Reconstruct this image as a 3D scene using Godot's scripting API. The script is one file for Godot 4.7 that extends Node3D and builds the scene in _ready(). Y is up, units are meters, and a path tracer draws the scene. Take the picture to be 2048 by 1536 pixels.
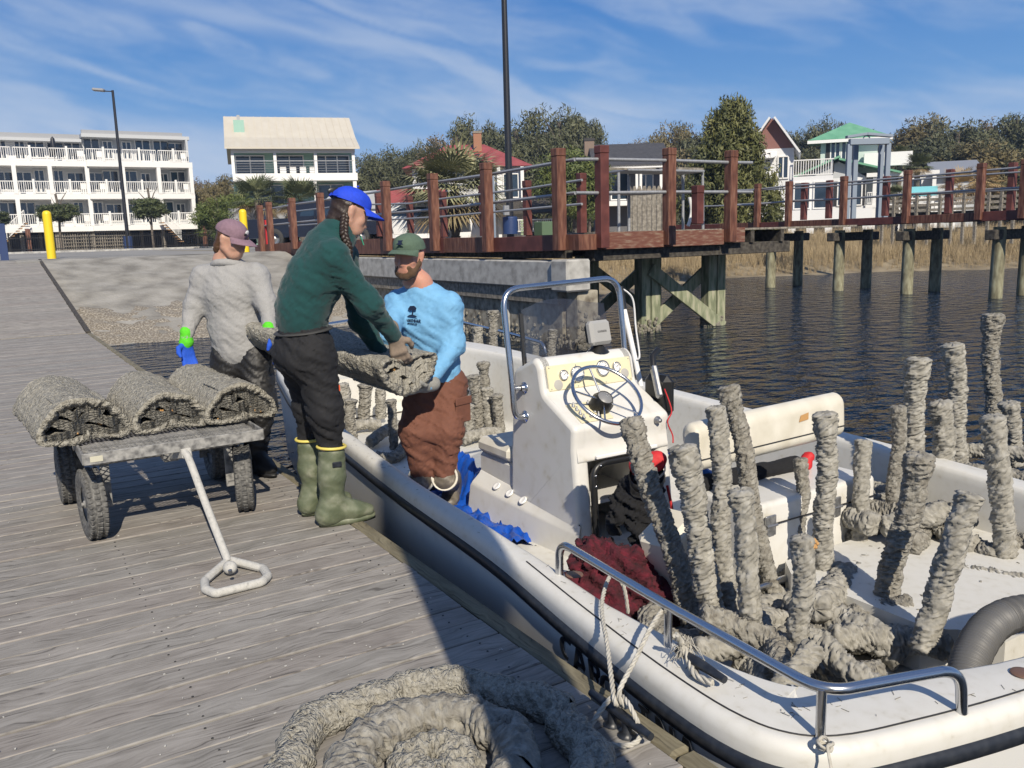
extends Node3D
# A skiff being loaded beside a timber dock; y up, metres. The dock runs along -z, its boards along x, its deck at y = 0.

const WATER_Y := -0.5
const LAND_Y := 1.15
const TONE := 0.84             # base colours, against the exposure
var M := {}
var taken := {}
var rng := RandomNumberGenerator.new()


# ---------------------------------------------------------------- naming and tagging
func numbered(called: String) -> String:
	var n: int = taken.get(called, 0)
	taken[called] = n + 1
	return called if n == 0 else "%s_%03d" % [called, n]


func tag(o: Node, label: String, category := "", group := "") -> Node:
	if label: o.set_meta("label", label)
	if category: o.set_meta("category", category)
	if group: o.set_meta("group", group)
	return o


func thing(called: String, label: String, category: String, at := Vector3.ZERO, group := "") -> Node3D:
	var o := Node3D.new()
	o.name = numbered(called)
	add_child(o)
	o.position = at
	tag(o, label, category, group)
	return o


func setting(called: String, at := Vector3.ZERO) -> Node3D:
	var o := Node3D.new()
	o.name = numbered(called)
	add_child(o)
	o.position = at
	o.set_meta("kind", "structure")
	return o


# a mesh whose vertices are in world coordinates, put under a thing (or a part of it)
func put(b: MB, called: String, m: Material, parent: Node = null, kind := "") -> MeshInstance3D:
	return put_mesh(b.mesh(), called, m, parent, kind)


func put_mesh(me: Mesh, called: String, m: Material, parent: Node = null, kind := "") -> MeshInstance3D:
	var o := MeshInstance3D.new()
	o.mesh = me
	o.material_override = m
	if kind: o.set_meta("kind", kind)
	if parent == null or parent == self:
		o.name = numbered(called)
		add_child(o)
	else:
		o.name = called
		parent.add_child(o, true)
		var p: Node = parent
		var off := Vector3.ZERO
		while p != self:
			off += (p as Node3D).position
			p = p.get_parent()
		o.position = -off
	return o


# the same mesh again, moved by a transform in the parent's own axes
func put_at(me: Mesh, called: String, m: Material, parent: Node, xf: Transform3D, kind := "") -> MeshInstance3D:
	var o := MeshInstance3D.new()
	o.mesh = me
	o.material_override = m
	if kind: o.set_meta("kind", kind)
	o.name = called
	parent.add_child(o, true)
	o.transform = xf
	return o


func copy(o: Node3D, label := "", group := "") -> Node3D:
	var c: Node3D = o.duplicate()
	var base := String(o.name)
	if base.length() > 4 and base[base.length() - 4] == "_" and base.right(3).is_valid_int():
		base = base.left(base.length() - 4)
	c.name = numbered(base)
	add_child(c)
	if label: c.set_meta("label", label)
	if group: c.set_meta("group", group)
	return c


# ---------------------------------------------------------------- mesh builder
class MB:
	var v := PackedVector3Array()
	var uv := PackedVector2Array()
	var ix := PackedInt32Array()
	var col := PackedColorArray()
	var tint := Color(1, 1, 1)
	var colored := false

	func add(p: Vector3, t := Vector2.ZERO) -> int:
		v.append(p)
		uv.append(t)
		if colored: col.append(tint)
		return v.size() - 1

	func tri(a: Vector3, b: Vector3, c: Vector3) -> void:
		var i := add(a, Vector2(0, 0)); add(b, Vector2(1, 0)); add(c, Vector2(0.5, 1))
		ix.append_array(PackedInt32Array([i, i + 1, i + 2]))

	func quad(a: Vector3, b: Vector3, c: Vector3, d: Vector3) -> void:
		var w := a.distance_to(b)
		var h := a.distance_to(d)
		var i := add(a, Vector2(0, 0)); add(b, Vector2(w, 0)); add(c, Vector2(w, h)); add(d, Vector2(0, h))
		ix.append_array(PackedInt32Array([i, i + 1, i + 2, i, i + 2, i + 3]))

	# box of size s at xf, its edges chamfered by bev
	func box(xf: Transform3D, s: Vector3, bev := 0.0) -> void:
		var h := s * 0.5
		var ax := [[0, 1, 2], [1, 2, 0], [2, 0, 1]]
		for a in ax:
			for sg in [-1.0, 1.0]:
				var n := Vector3.ZERO
				n[a[0]] = h[a[0]] * sg
				var p := Vector3.ZERO
				p[a[1]] = h[a[1]] - bev
				var q := Vector3.ZERO
				q[a[2]] = (h[a[2]] - bev) * sg
				quad(xf * (n - p - q), xf * (n + p - q), xf * (n + p + q), xf * (n - p + q))
		if bev <= 0.0: return
		for a in ax:
			for s1 in [-1.0, 1.0]:
				for s2 in [-1.0, 1.0]:
					var l := Vector3.ZERO
					l[a[0]] = h[a[0]] - bev
					var p := Vector3.ZERO
					p[a[1]] = h[a[1]] * s1
					p[a[2]] = (h[a[2]] - bev) * s2
					var q := Vector3.ZERO
					q[a[1]] = (h[a[1]] - bev) * s1
					q[a[2]] = h[a[2]] * s2
					if s1 * s2 > 0: quad(xf * (p - l), xf * (p + l), xf * (q + l), xf * (q - l))
					else: quad(xf * (p + l), xf * (p - l), xf * (q - l), xf * (q + l))
		for x in [-1.0, 1.0]:
			for y in [-1.0, 1.0]:
				for z in [-1.0, 1.0]:
					var a := Vector3(h.x * x, (h.y - bev) * y, (h.z - bev) * z)
					var b := Vector3((h.x - bev) * x, h.y * y, (h.z - bev) * z)
					var c := Vector3((h.x - bev) * x, (h.y - bev) * y, h.z * z)
					if x * y * z > 0: tri(xf * a, xf * b, xf * c)
					else: tri(xf * a, xf * c, xf * b)

	func abox(lo: Vector3, hi: Vector3, bev := 0.0) -> void:
		box(Transform3D(Basis(), (lo + hi) * 0.5), (hi - lo).abs(), bev)

	# a bar of width w and height h from a to b
	func bar(a: Vector3, b: Vector3, w: float, h: float, bev := 0.0, up := Vector3.UP) -> void:
		var z := (b - a).normalized()
		var x := up.cross(z)
		if x.length() < 0.01: x = Vector3(0, 0, 1).cross(z)
		x = x.normalized()
		box(Transform3D(Basis(x, z.cross(x), z), (a + b) * 0.5), Vector3(w, h, a.distance_to(b)), bev)

	# a round sweep along points; r is a number or one radius per point
	func tube(p: PackedVector3Array, r: Variant, sides := 8, cap := true, squash := 1.0) -> void:
		var n := p.size()
		var t0 := (p[1] - p[0]).normalized()
		var x := t0.cross(Vector3.UP if absf(t0.y) < 0.9 else Vector3.RIGHT).normalized()
		var first := v.size()
		var run := 0.0
		for i in n:
			var t := (p[mini(i + 1, n - 1)] - p[maxi(i - 1, 0)]).normalized()
			x = (x - t * x.dot(t)).normalized()
			var y := t.cross(x)
			var rr: float = r if r is float else r[i]
			if i > 0: run += p[i].distance_to(p[i - 1])
			for k in sides + 1:
				var a := TAU * k / sides
				add(p[i] + (x * cos(a) + y * sin(a) * squash) * rr, Vector2(float(k) / sides * TAU * rr, run))
		for i in n - 1:
			for k in sides:
				var a := first + i * (sides + 1) + k
				ix.append_array(PackedInt32Array([a, a + 1, a + sides + 2, a, a + sides + 2, a + sides + 1]))
		if cap:
			for e in [0, n - 1]:
				var c := add(p[e])
				var s0 := v.size()
				for k in sides + 1: add(v[first + e * (sides + 1) + k])
				for k in sides:
					if e == 0: ix.append_array(PackedInt32Array([c, s0 + k + 1, s0 + k]))
					else: ix.append_array(PackedInt32Array([c, s0 + k, s0 + k + 1]))

	func rod(a: Vector3, b: Vector3, r: float, sides := 8) -> void:
		tube(PackedVector3Array([a, b]), r, sides)

	# profile of (radius, height) turned round the y axis of xf
	func lathe(prof: Array, seg: int, xf: Transform3D, sharp := false) -> void:
		if sharp:
			for i in prof.size() - 1: lathe([prof[i], prof[i + 1]], seg, xf)
			return
		var first := v.size()
		for i in prof.size():
			for k in seg + 1:
				var a := TAU * k / seg
				add(xf * Vector3(prof[i].x * cos(a), prof[i].y, -prof[i].x * sin(a)), Vector2(float(k) / seg, float(i) / (prof.size() - 1)))
		for i in prof.size() - 1:
			for k in seg:
				var a := first + i * (seg + 1) + k
				ix.append_array(PackedInt32Array([a, a + 1, a + seg + 2, a, a + seg + 2, a + seg + 1]))

	func ball(c: Vector3, r: Vector3, seg := 12, rings := 8, bas := Basis()) -> void:
		var prof := []
		for i in rings + 1:
			var a := PI * i / rings - PI / 2
			prof.append(Vector2(maxf(cos(a), 0.0001), sin(a)))
		lathe(prof, seg, Transform3D(bas * Basis.from_scale(r), c))

	# rows of points, smooth; outside is where (along the row) x (from row to row) points
	func grid(rows: Array, closed := false) -> void:
		var first := v.size()
		var n: int = rows[0].size()
		for i in rows.size():
			for k in n + (1 if closed else 0):
				add(rows[i][k % n], Vector2(float(k) / n, float(i) / rows.size()))
		var w := n + (1 if closed else 0)
		for i in rows.size() - 1:
			for k in w - 1:
				var a := first + i * w + k
				ix.append_array(PackedInt32Array([a, a + 1, a + w + 1, a, a + w + 1, a + w]))

	# polygon in the xy plane of xf, drawn out along z from 0 to depth
	func prism(poly: PackedVector2Array, depth: float, xf: Transform3D) -> void:
		var pts := poly.duplicate()
		if Geometry2D.is_polygon_clockwise(pts): pts.reverse()
		var t := Geometry2D.triangulate_polygon(pts)
		var n := pts.size()
		for side in 2:
			var z := 0.0 if side == 0 else depth
			var first := v.size()
			for q in pts: add(xf * Vector3(q.x, q.y, z), q)
			for i in range(0, t.size(), 3):
				var a := pts[t[i]]; var b := pts[t[i + 1]]; var c := pts[t[i + 2]]
				var ccw := (b - a).cross(c - a) > 0
				if ccw == (side == 1): ix.append_array(PackedInt32Array([first + t[i], first + t[i + 1], first + t[i + 2]]))
				else: ix.append_array(PackedInt32Array([first + t[i], first + t[i + 2], first + t[i + 1]]))
		for i in n:
			var a := pts[i]; var b := pts[(i + 1) % n]
			quad(xf * Vector3(a.x, a.y, 0), xf * Vector3(b.x, b.y, 0), xf * Vector3(b.x, b.y, depth), xf * Vector3(a.x, a.y, depth))

	func normals() -> PackedVector3Array:
		var n := PackedVector3Array()
		n.resize(v.size())
		for i in range(0, ix.size(), 3):
			var a := ix[i]; var b := ix[i + 1]; var c := ix[i + 2]
			var f := (v[b] - v[a]).cross(v[c] - v[a])
			n[a] += f; n[b] += f; n[c] += f
		for i in n.size(): n[i] = n[i].normalized() if n[i].length_squared() > 1e-20 else Vector3.UP
		return n

	# joins the normals of vertices that lie on the same spot (seams of tubes)
	func mesh(weld := false) -> ArrayMesh:
		var n := normals()
		if weld:
			var at := {}
			for i in v.size():
				var k := Vector3i((v[i] * 4000.0).round())
				at[k] = at.get(k, Vector3.ZERO) + n[i]
			for i in v.size(): n[i] = (at[Vector3i((v[i] * 4000.0).round())] as Vector3).normalized()
		var a := []
		a.resize(Mesh.ARRAY_MAX)
		a[Mesh.ARRAY_VERTEX] = v
		a[Mesh.ARRAY_NORMAL] = n
		a[Mesh.ARRAY_TEX_UV] = uv
		if colored: a[Mesh.ARRAY_COLOR] = col
		var flip := ix.duplicate()
		for i in range(0, flip.size(), 3):
			var t := flip[i + 1]
			flip[i + 1] = flip[i + 2]
			flip[i + 2] = t
		a[Mesh.ARRAY_INDEX] = flip
		var m := ArrayMesh.new()
		m.add_surface_from_arrays(Mesh.PRIMITIVE_TRIANGLES, a)
		return m


# ---------------------------------------------------------------- soft bodies: smooth union of tapered capsules, meshed as surface nets
class Soft:
	var bones := []
	var k := 0.02
	var cell := 0.014

	func bone(a: Vector3, b: Vector3, ra: float, rb := -1.0, side := Vector3.ZERO, wide := 1.0) -> void:
		bones.append([a, b, ra, rb if rb >= 0.0 else ra, side.normalized(), 1.0 / wide - 1.0, wide])

	func dot(a: Vector3, r: float, side := Vector3.ZERO, wide := 1.0) -> void:
		bone(a, a + Vector3(0.0001, 0, 0), r, r, side, wide)

	func mesh_into(out: MB, wrinkle: FastNoiseLite = null, amount := 0.0) -> void:
		var lo := Vector3.INF
		var hi := -Vector3.INF
		for b in bones:
			var r: float = maxf(b[2], b[3]) * maxf(b[6], 1.0) + 3.0 * k
			lo = lo.min(b[0] - Vector3.ONE * r).min(b[1] - Vector3.ONE * r)
			hi = hi.max(b[0] + Vector3.ONE * r).max(b[1] + Vector3.ONE * r)
		var n := Vector3i(((hi - lo) / cell).ceil()) + Vector3i(2, 2, 2)
		var f := PackedFloat32Array()
		f.resize(n.x * n.y * n.z)
		var ik := 1.0 / k
		for b in bones:
			var A: Vector3 = b[0]
			var AB: Vector3 = b[1] - b[0]
			var ra: float = b[2]
			var dr: float = b[3] - b[2]
			var inv := 1.0 / maxf(AB.length_squared(), 1e-9)
			var side: Vector3 = b[4]
			var sq: float = b[5]
			var reach: float = maxf(ra, b[3]) * maxf(b[6], 1.0) + 3.0 * k
			var l := Vector3i(((A.min(b[1]) - Vector3.ONE * reach - lo) / cell).floor()).max(Vector3i.ZERO)
			var h := Vector3i(((A.max(b[1]) + Vector3.ONE * reach - lo) / cell).ceil()).min(n - Vector3i.ONE)
			for z in range(l.z, h.z + 1):
				for y in range(l.y, h.y + 1):
					var row := (z * n.y + y) * n.x
					var p := lo + Vector3(l.x, y, z) * cell - A
					for x in range(l.x, h.x + 1):
						var t := clampf(p.dot(AB) * inv, 0.0, 1.0)
						var d := p - AB * t
						if sq != 0.0: d += side * (d.dot(side) * sq)
						var e := (ra + dr * t - d.length()) * ik
						if e > -3.0: f[row + x] += exp(minf(e, 20.0))
						p.x += cell
		var sx := 1
		var sy := n.x
		var sz := n.x * n.y
		var id := PackedInt32Array()
		id.resize(f.size())
		var cs := [0, sx, sy, sx + sy, sz, sz + sx, sz + sy, sz + sx + sy]
		var off := [Vector3(0, 0, 0), Vector3(1, 0, 0), Vector3(0, 1, 0), Vector3(1, 1, 0), Vector3(0, 0, 1), Vector3(1, 0, 1), Vector3(0, 1, 1), Vector3(1, 1, 1)]
		var edges := [[0, 1], [2, 3], [4, 5], [6, 7], [0, 2], [1, 3], [4, 6], [5, 7], [0, 4], [1, 5], [2, 6], [3, 7]]
		var first := out.v.size()
		for z in n.z - 1:
			for y in n.y - 1:
				for x in n.x - 1:
					var i := z * sz + y * sy + x
					var m := 0
					for c in 8:
						if f[i + cs[c]] >= 1.0: m += 1
					if m == 0 or m == 8: continue
					var s := Vector3.ZERO
					var cnt := 0
					for e in edges:
						var fa := f[i + cs[e[0]]]
						var fb := f[i + cs[e[1]]]
						if (fa >= 1.0) == (fb >= 1.0): continue
						var ga := log(maxf(fa, 0.03))
						var gb := log(maxf(fb, 0.03))
						s += (off[e[0]] as Vector3).lerp(off[e[1]], clampf(ga / (ga - gb), 0.0, 1.0))
						cnt += 1
					id[i] = out.add(lo + (Vector3(x, y, z) + s / cnt) * cell) + 1
		for z in range(1, n.z - 1):
			for y in range(1, n.y - 1):
				for x in range(1, n.x - 1):
					var i := z * sz + y * sy + x
					if id[i] == 0 and id[i - sx] == 0 and id[i - sy] == 0 and id[i - sz] == 0: continue
					var ins := f[i] >= 1.0
					if ins != (f[i + sx] >= 1.0): face(out, id[i - sy - sz], id[i - sz], id[i], id[i - sy], ins)
					if ins != (f[i + sy] >= 1.0): face(out, id[i - sx - sz], id[i - sx], id[i], id[i - sz], ins)
					if ins != (f[i + sz] >= 1.0): face(out, id[i - sx - sy], id[i - sy], id[i], id[i - sx], ins)
		if wrinkle:
			var nn := out.normals()
			for i in range(first, out.v.size()):
				var q := out.v[i] * Vector3(0.55, 1.9, 0.55)
				var w := wrinkle.get_noise_3dv(q + Vector3(0, (out.v[i].x + out.v[i].z) * 0.9, 0))
				out.v[i] += nn[i] * (w * 0.75 - 0.55 * smoothstep(0.22, 0.0, absf(w + 0.1))) * amount

	func face(out: MB, a: int, b: int, c: int, d: int, ins: bool) -> void:
		if a == 0 or b == 0 or c == 0 or d == 0: return
		if ins: out.ix.append_array(PackedInt32Array([a - 1, b - 1, c - 1, a - 1, c - 1, d - 1]))
		else: out.ix.append_array(PackedInt32Array([a - 1, c - 1, b - 1, a - 1, d - 1, c - 1]))


# ---------------------------------------------------------------- curves
func curve(pts: Array, step := 0.03) -> PackedVector3Array:
	var c := Curve3D.new()
	c.bake_interval = step
	for i in pts.size():
		var a: Vector3 = pts[maxi(i - 1, 0)]
		var b: Vector3 = pts[mini(i + 1, pts.size() - 1)]
		var t := (b - a) / 6.0
		c.add_point(pts[i], -t, t)
	return c.get_baked_points()


# straight runs with rounded corners, as bent pipe has
func bent(pts: Array, r: float, n := 6) -> PackedVector3Array:
	var o := PackedVector3Array([pts[0]])
	for i in range(1, pts.size() - 1):
		var p: Vector3 = pts[i]
		var a: Vector3 = p + (pts[i - 1] - p).limit_length(minf(r, p.distance_to(pts[i - 1]) * 0.49))
		var b: Vector3 = p + (pts[i + 1] - p).limit_length(minf(r, p.distance_to(pts[i + 1]) * 0.49))
		for k in n + 1:
			var t := float(k) / n
			o.append(a.lerp(p, t).lerp(p.lerp(b, t), t))
	o.append(pts[-1])
	return o


# ---------------------------------------------------------------- materials
func noise(freq: float, kind := FastNoiseLite.TYPE_SIMPLEX_SMOOTH, oct := 4, s := 1) -> FastNoiseLite:
	var n := FastNoiseLite.new()
	n.noise_type = kind
	n.frequency = freq
	n.seed = s
	n.fractal_octaves = oct
	return n


func noise_tex(freq: float, stops: Array, size := 512, kind := FastNoiseLite.TYPE_SIMPLEX_SMOOTH, oct := 5, s := 1, stretch := Vector3.ONE) -> NoiseTexture2D:
	var t := NoiseTexture2D.new()
	t.width = size
	t.height = size
	t.seamless = true
	t.noise = noise(freq, kind, oct, s)
	var g := Gradient.new()
	g.offsets = PackedFloat32Array(stops.map(func(x): return x[0]))
	var k := TONE if (stops[0][1] as Color).r > 0.0 else 1.0
	g.colors = PackedColorArray(stops.map(func(x): return ((x[1] as Color) * k).linear_to_srgb()))
	t.color_ramp = g
	return t


func grey(x: float) -> Color:
	return Color(x, x, x)


func mat(c: Color, rough := 0.6, metal := 0.0) -> StandardMaterial3D:
	var m := StandardMaterial3D.new()
	m.albedo_color = Color(c.r * TONE, c.g * TONE, c.b * TONE, c.a).linear_to_srgb()
	m.roughness = rough
	m.metallic = metal
	return m


# colour that varies by a noise between stops, laid on by triplanar mapping: per metre
func tex(m: StandardMaterial3D, t: Texture2D, per_metre := 1.0) -> StandardMaterial3D:
	m.albedo_color = Color.WHITE
	m.albedo_texture = t
	m.uv1_triplanar = true
	m.uv1_scale = Vector3.ONE * per_metre
	return m


func relief(m: StandardMaterial3D, t: Texture2D, cm: float) -> StandardMaterial3D:
	m.heightmap_enabled = true
	m.heightmap_texture = t
	m.heightmap_scale = cm
	return m


func blotchy(a: Color, b: Color, rough: float, freq := 0.02, per_metre := 1.0, oct := 5, s := 1) -> StandardMaterial3D:
	return tex(mat(a, rough), noise_tex(freq, [[0.25, a], [0.75, b]], 512, FastNoiseLite.TYPE_SIMPLEX_SMOOTH, oct, s), per_metre)


# weathered grain that runs along u
func grain_image(a: Color, b: Color, dark: Color, s: int, w := 512, h := 256) -> ImageTexture:
	var n1 := noise(1.0, FastNoiseLite.TYPE_SIMPLEX_SMOOTH, 4, s)
	var n2 := noise(1.0, FastNoiseLite.TYPE_SIMPLEX_SMOOTH, 3, s + 7)
	var im := Image.create(w, h, false, Image.FORMAT_RGB8)
	for y in h:
		for x in w:
			var u := TAU * x / w
			var wob := n2.get_noise_2d(cos(u) * 0.9 + 5.0, sin(u) * 0.9 + y * 0.012) * 0.9
			var g := n1.get_noise_3d(cos(u) * 0.8, sin(u) * 0.8, y * 0.16 + wob * 3.0)
			var big := n2.get_noise_3d(cos(u) * 1.3, sin(u) * 1.3, y * 0.02 + 40.0)
			var fine := n2.get_noise_3d(cos(u) * 7.0, sin(u) * 7.0, y * 0.7)
			var t := clampf(0.5 + g * 0.75 + big * 0.5 + fine * 0.25, 0.0, 1.0)
			var c := a.lerp(b, t)
			if g < -0.33: c = c.lerp(dark, clampf((-0.33 - g) * 4.0, 0.0, 0.8))
			im.set_pixel(x, y, (c * TONE).linear_to_srgb())
	return ImageTexture.create_from_image(im)




func _ready() -> void:
	rng.seed = 11
	var cam := Camera3D.new()
	cam.name = "camera"
	cam.transform = Transform3D(Basis(Vector3(0.84889, -0.02751, 0.52785), Vector3(0.11347, 0.98484, -0.13116), Vector3(-0.51625, 0.17124, 0.83915)), Vector3(0, 1.5, 0))
	cam.fov = 48.12
	cam.near = 0.05
	cam.far = 1500.0
	add_child(cam)
	cam.current = true
	var env := Environment.new()
	env.background_mode = Environment.BG_SKY
	env.sky = Sky.new()
	var pano := PanoramaSkyMaterial.new()
	pano.panorama = sky_picture()
	env.sky.sky_material = pano
	env.tonemap_mode = Environment.TONE_MAPPER_LINEAR
	env.tonemap_exposure = 1.2
	env.sdfgi_enabled = true
	env.ssao_enabled = true
	env.ssil_enabled = true
	env.fog_enabled = true
	env.fog_density = 0.0004
	env.fog_light_color = Color(0.56, 0.65, 0.80)
	var we := WorldEnvironment.new()
	we.name = "world_environment"
	we.environment = env
	add_child(we)
	var sun := DirectionalLight3D.new()
	sun.name = "sun"
	sun.light_energy = 1.6
	sun.light_color = Color(1.0, 0.955, 0.88)
	sun.light_angular_distance = 0.5
	sun.shadow_enabled = true
	add_child(sun)
	sun.look_at_from_position(Vector3(0, 20, 0), Vector3(0, 20, 0) + Vector3(0.276 * 0.795, -0.607, -0.961 * 0.795))
	make_materials()
	make_ground()
	make_dock()
	make_pier()
	make_walkway()
	make_buildings()
	make_trees()
	make_street()
	make_boat()
	make_console()
	make_boat_gear()
	make_sticks()
	make_cart()
	make_ropes()
	make_people()
	make_litter()


# cirrus over blue, for every direction; the middle column looks along -z
func sky_picture() -> ImageTexture:
	var w := 2560
	var h := 1280
	var im := Image.create(w, h, false, Image.FORMAT_RGBF)
	im.fill(Color(0.10, 0.115, 0.125))
	var n1 := noise(1.0, FastNoiseLite.TYPE_SIMPLEX_SMOOTH, 5, 5)
	var n2 := noise(1.0, FastNoiseLite.TYPE_SIMPLEX_SMOOTH, 3, 9)
	var stops := [[0.0, Vector3(0.375, 0.475, 0.635)], [4.0, Vector3(0.275, 0.405, 0.61)], [8.0, Vector3(0.135, 0.29, 0.555)], [14.0, Vector3(0.062, 0.195, 0.485)], [30.0, Vector3(0.034, 0.125, 0.36)], [90.0, Vector3(0.02, 0.07, 0.235)]]
	for y in h / 2 + 2:
		var el := 90.0 - 180.0 * (y + 0.5) / h
		var e := maxf(el, 0.0)
		var base := Vector3.ZERO
		for i in stops.size() - 1:
			if e >= stops[i][0] and e <= stops[i + 1][0]:
				base = (stops[i][1] as Vector3).lerp(stops[i + 1][1], (e - stops[i][0]) / (stops[i + 1][0] - stops[i][0]))
		var fine := e < 50.0
		for x in w:
			var az := fposmod(360.0 * (x + 0.5) / w + 180.0, 360.0) - 180.0
			# sheets of cirrus: long wisps, leaning down to the right
			var u := az * 0.085 + e * 0.13
			var s := e * 0.22 + az * 0.03
			if absf(az) > 120.0: u = (240.0 - absf(az)) * 0.085 * signf(az) * smoothstep(180.0, 170.0, absf(az)) + e * 0.10
			var warp := n2.get_noise_2d(u * 0.8, s * 0.8)
			var a := n1.get_noise_2d(u * 0.9 + warp * 0.9, s * 1.1 + warp * 0.6)
			var b := n2.get_noise_2d(u * 0.28 + 31.0, s * 0.4 + 7.0)
			var d := smoothstep(-0.35, 0.95, a * 0.75 + b * 1.0 + 0.16 * n1.get_noise_2d(u * 4.0, s * 9.0 + a) + 0.16)
			d *= lerpf(0.95, 0.72, clampf((e - 6.0) / 8.0, 0.0, 1.0))
			if fine and az > -20.0 and az < 60.0:
				# one long streak running down to the right
				var along := (az - 8.0) / 24.0
				var mid := 14.6 - along * 4.4 - along * along * 0.4
				var wide := lerpf(0.55, 1.1, clampf(1.0 - along, 0.0, 1.0)) * (1.0 + 0.3 * warp)
				d = maxf(d, exp(-pow((e - mid) / wide, 2.0)) * clampf(1.25 - along, 0.0, 1.0) * smoothstep(-0.35, 0.1, along) * (0.62 + 0.35 * a))
			d = clampf(d, 0.0, 1.0) * 0.68
			var c := base.lerp(Vector3(0.465, 0.53, 0.64), d)
			im.set_pixel(x, y, Color(c.x, c.y, c.z))
	return ImageTexture.create_from_image(im)


func make_materials() -> void:
	for i in 5:
		var t := grain_image([Color(0.204, 0.187, 0.167), Color(0.185, 0.171, 0.153), Color(0.223, 0.205, 0.181), Color(0.196, 0.185, 0.166), Color(0.198, 0.178, 0.159)][i], [Color(0.341, 0.320, 0.291), Color(0.312, 0.294, 0.269), Color(0.359, 0.336, 0.305), Color(0.324, 0.308, 0.283), Color(0.319, 0.294, 0.266)][i], Color(0.095, 0.086, 0.079), 20 + i)
		var m := mat(Color.WHITE, 0.85)
		m.albedo_color = Color.WHITE
		m.albedo_texture = t
		M["plank%d" % i] = relief(m, t, 0.12)
	var pt := grain_image(Color(0.16, 0.14, 0.09), Color(0.27, 0.24, 0.16), Color(0.07, 0.06, 0.04), 41)
	M.beam = mat(Color.WHITE, 0.85)
	M.beam.albedo_texture = pt
	M.beam.uv1_triplanar = false
	# mud and cement on burlap
	M.mud = tex(mat(grey(0.3), 0.92), noise_tex(0.018, [[0.2, Color(0.20, 0.19, 0.165)], [0.5, Color(0.30, 0.287, 0.25)], [0.8, Color(0.41, 0.40, 0.365)]], 512, FastNoiseLite.TYPE_SIMPLEX_SMOOTH, 6, 3), 2.2)
	relief(M.mud, noise_tex(0.02, [[0.15, grey(0.0)], [0.85, grey(1.0)]], 512, FastNoiseLite.TYPE_CELLULAR, 3, 4), 0.55)
	M.mud2 = tex(mat(grey(0.3), 0.92), noise_tex(0.018, [[0.2, Color(0.16, 0.148, 0.125)], [0.5, Color(0.245, 0.232, 0.20)], [0.8, Color(0.345, 0.335, 0.30)]], 512, FastNoiseLite.TYPE_SIMPLEX_SMOOTH, 6, 8), 2.6)
	relief(M.mud2, noise_tex(0.028, [[0.15, grey(0.0)], [0.85, grey(1.0)]], 512, FastNoiseLite.TYPE_SIMPLEX_SMOOTH, 4, 6), 0.7)
	M.matting = tex(mat(grey(0.3), 0.95), noise_tex(0.03, [[0.15, Color(0.13, 0.12, 0.10)], [0.4, Color(0.30, 0.285, 0.24)], [0.8, Color(0.43, 0.415, 0.365)]], 512, FastNoiseLite.TYPE_SIMPLEX_SMOOTH, 6, 13), 3.0)
	relief(M.matting, noise_tex(0.05, [[0.1, grey(0.0)], [0.9, grey(1.0)]], 512, FastNoiseLite.TYPE_SIMPLEX_SMOOTH, 5, 16), 1.1)
	M.straw = mat(Color(0.48, 0.27, 0.10), 0.8)
	# fibreglass
	M.hull = tex(mat(grey(0.7), 0.32), noise_tex(0.02, [[0.0, Color(0.60, 0.595, 0.565)], [0.35, Color(0.685, 0.685, 0.665)], [1.0, Color(0.70, 0.70, 0.685)]], 512, FastNoiseLite.TYPE_SIMPLEX_SMOOTH, 6, 31), 0.5)
	M.deck = tex(mat(grey(0.7), 0.5), noise_tex(0.03, [[0.0, Color(0.46, 0.43, 0.36)], [0.2, Color(0.63, 0.615, 0.56)], [0.45, Color(0.665, 0.655, 0.61)], [1.0, Color(0.69, 0.68, 0.64)]], 1024, FastNoiseLite.TYPE_SIMPLEX_SMOOTH, 7, 33), 0.45)
	M.console = tex(mat(grey(0.7), 0.35), noise_tex(0.02, [[0.0, Color(0.52, 0.485, 0.39)], [0.22, Color(0.65, 0.635, 0.585)], [0.5, Color(0.69, 0.68, 0.645)], [1.0, Color(0.70, 0.69, 0.66)]], 512, FastNoiseLite.TYPE_SIMPLEX_SMOOTH, 6, 35), 0.7)
	M.stripe = blotchy(Color(0.012, 0.015, 0.022), Color(0.03, 0.034, 0.042), 0.42, 0.03, 1.5)
	M.rubber = blotchy(Color(0.02, 0.02, 0.021), Color(0.045, 0.045, 0.045), 0.75, 0.03, 3.0)
	M.black = mat(grey(0.012), 0.4)
	M.steel = mat(Color(0.62, 0.63, 0.65), 0.22, 1.0)
	M.steel_dull = tex(mat(grey(0.5), 0.42, 0.9), noise_tex(0.03, [[0.2, grey(0.34)], [0.8, grey(0.55)]], 256, FastNoiseLite.TYPE_SIMPLEX_SMOOTH, 4, 44), 4.0)
	M.galv = tex(mat(grey(0.4), 0.5, 0.35), noise_tex(0.03, [[0.2, Color(0.30, 0.31, 0.325)], [0.8, Color(0.42, 0.43, 0.45)]], 256), 2.0)
	M.cream = mat(Color(0.74, 0.68, 0.46), 0.5)
	M.vinyl = tex(mat(grey(0.7), 0.5), noise_tex(0.01, [[0.2, Color(0.60, 0.565, 0.47)], [0.8, Color(0.72, 0.69, 0.60)]], 256), 1.6)
	M.white = mat(Color(0.78, 0.78, 0.77), 0.5)
	M.tarp = mat(Color(0.008, 0.075, 0.42), 0.3)
	M.rope = relief(tex(mat(grey(0.5), 0.9), noise_tex(0.02, [[0.2, Color(0.38, 0.36, 0.31)], [0.8, Color(0.56, 0.54, 0.48)]], 256), 8.0), noise_tex(0.1, [[0.0, grey(0)], [1.0, grey(1)]], 256), 0.1)
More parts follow.
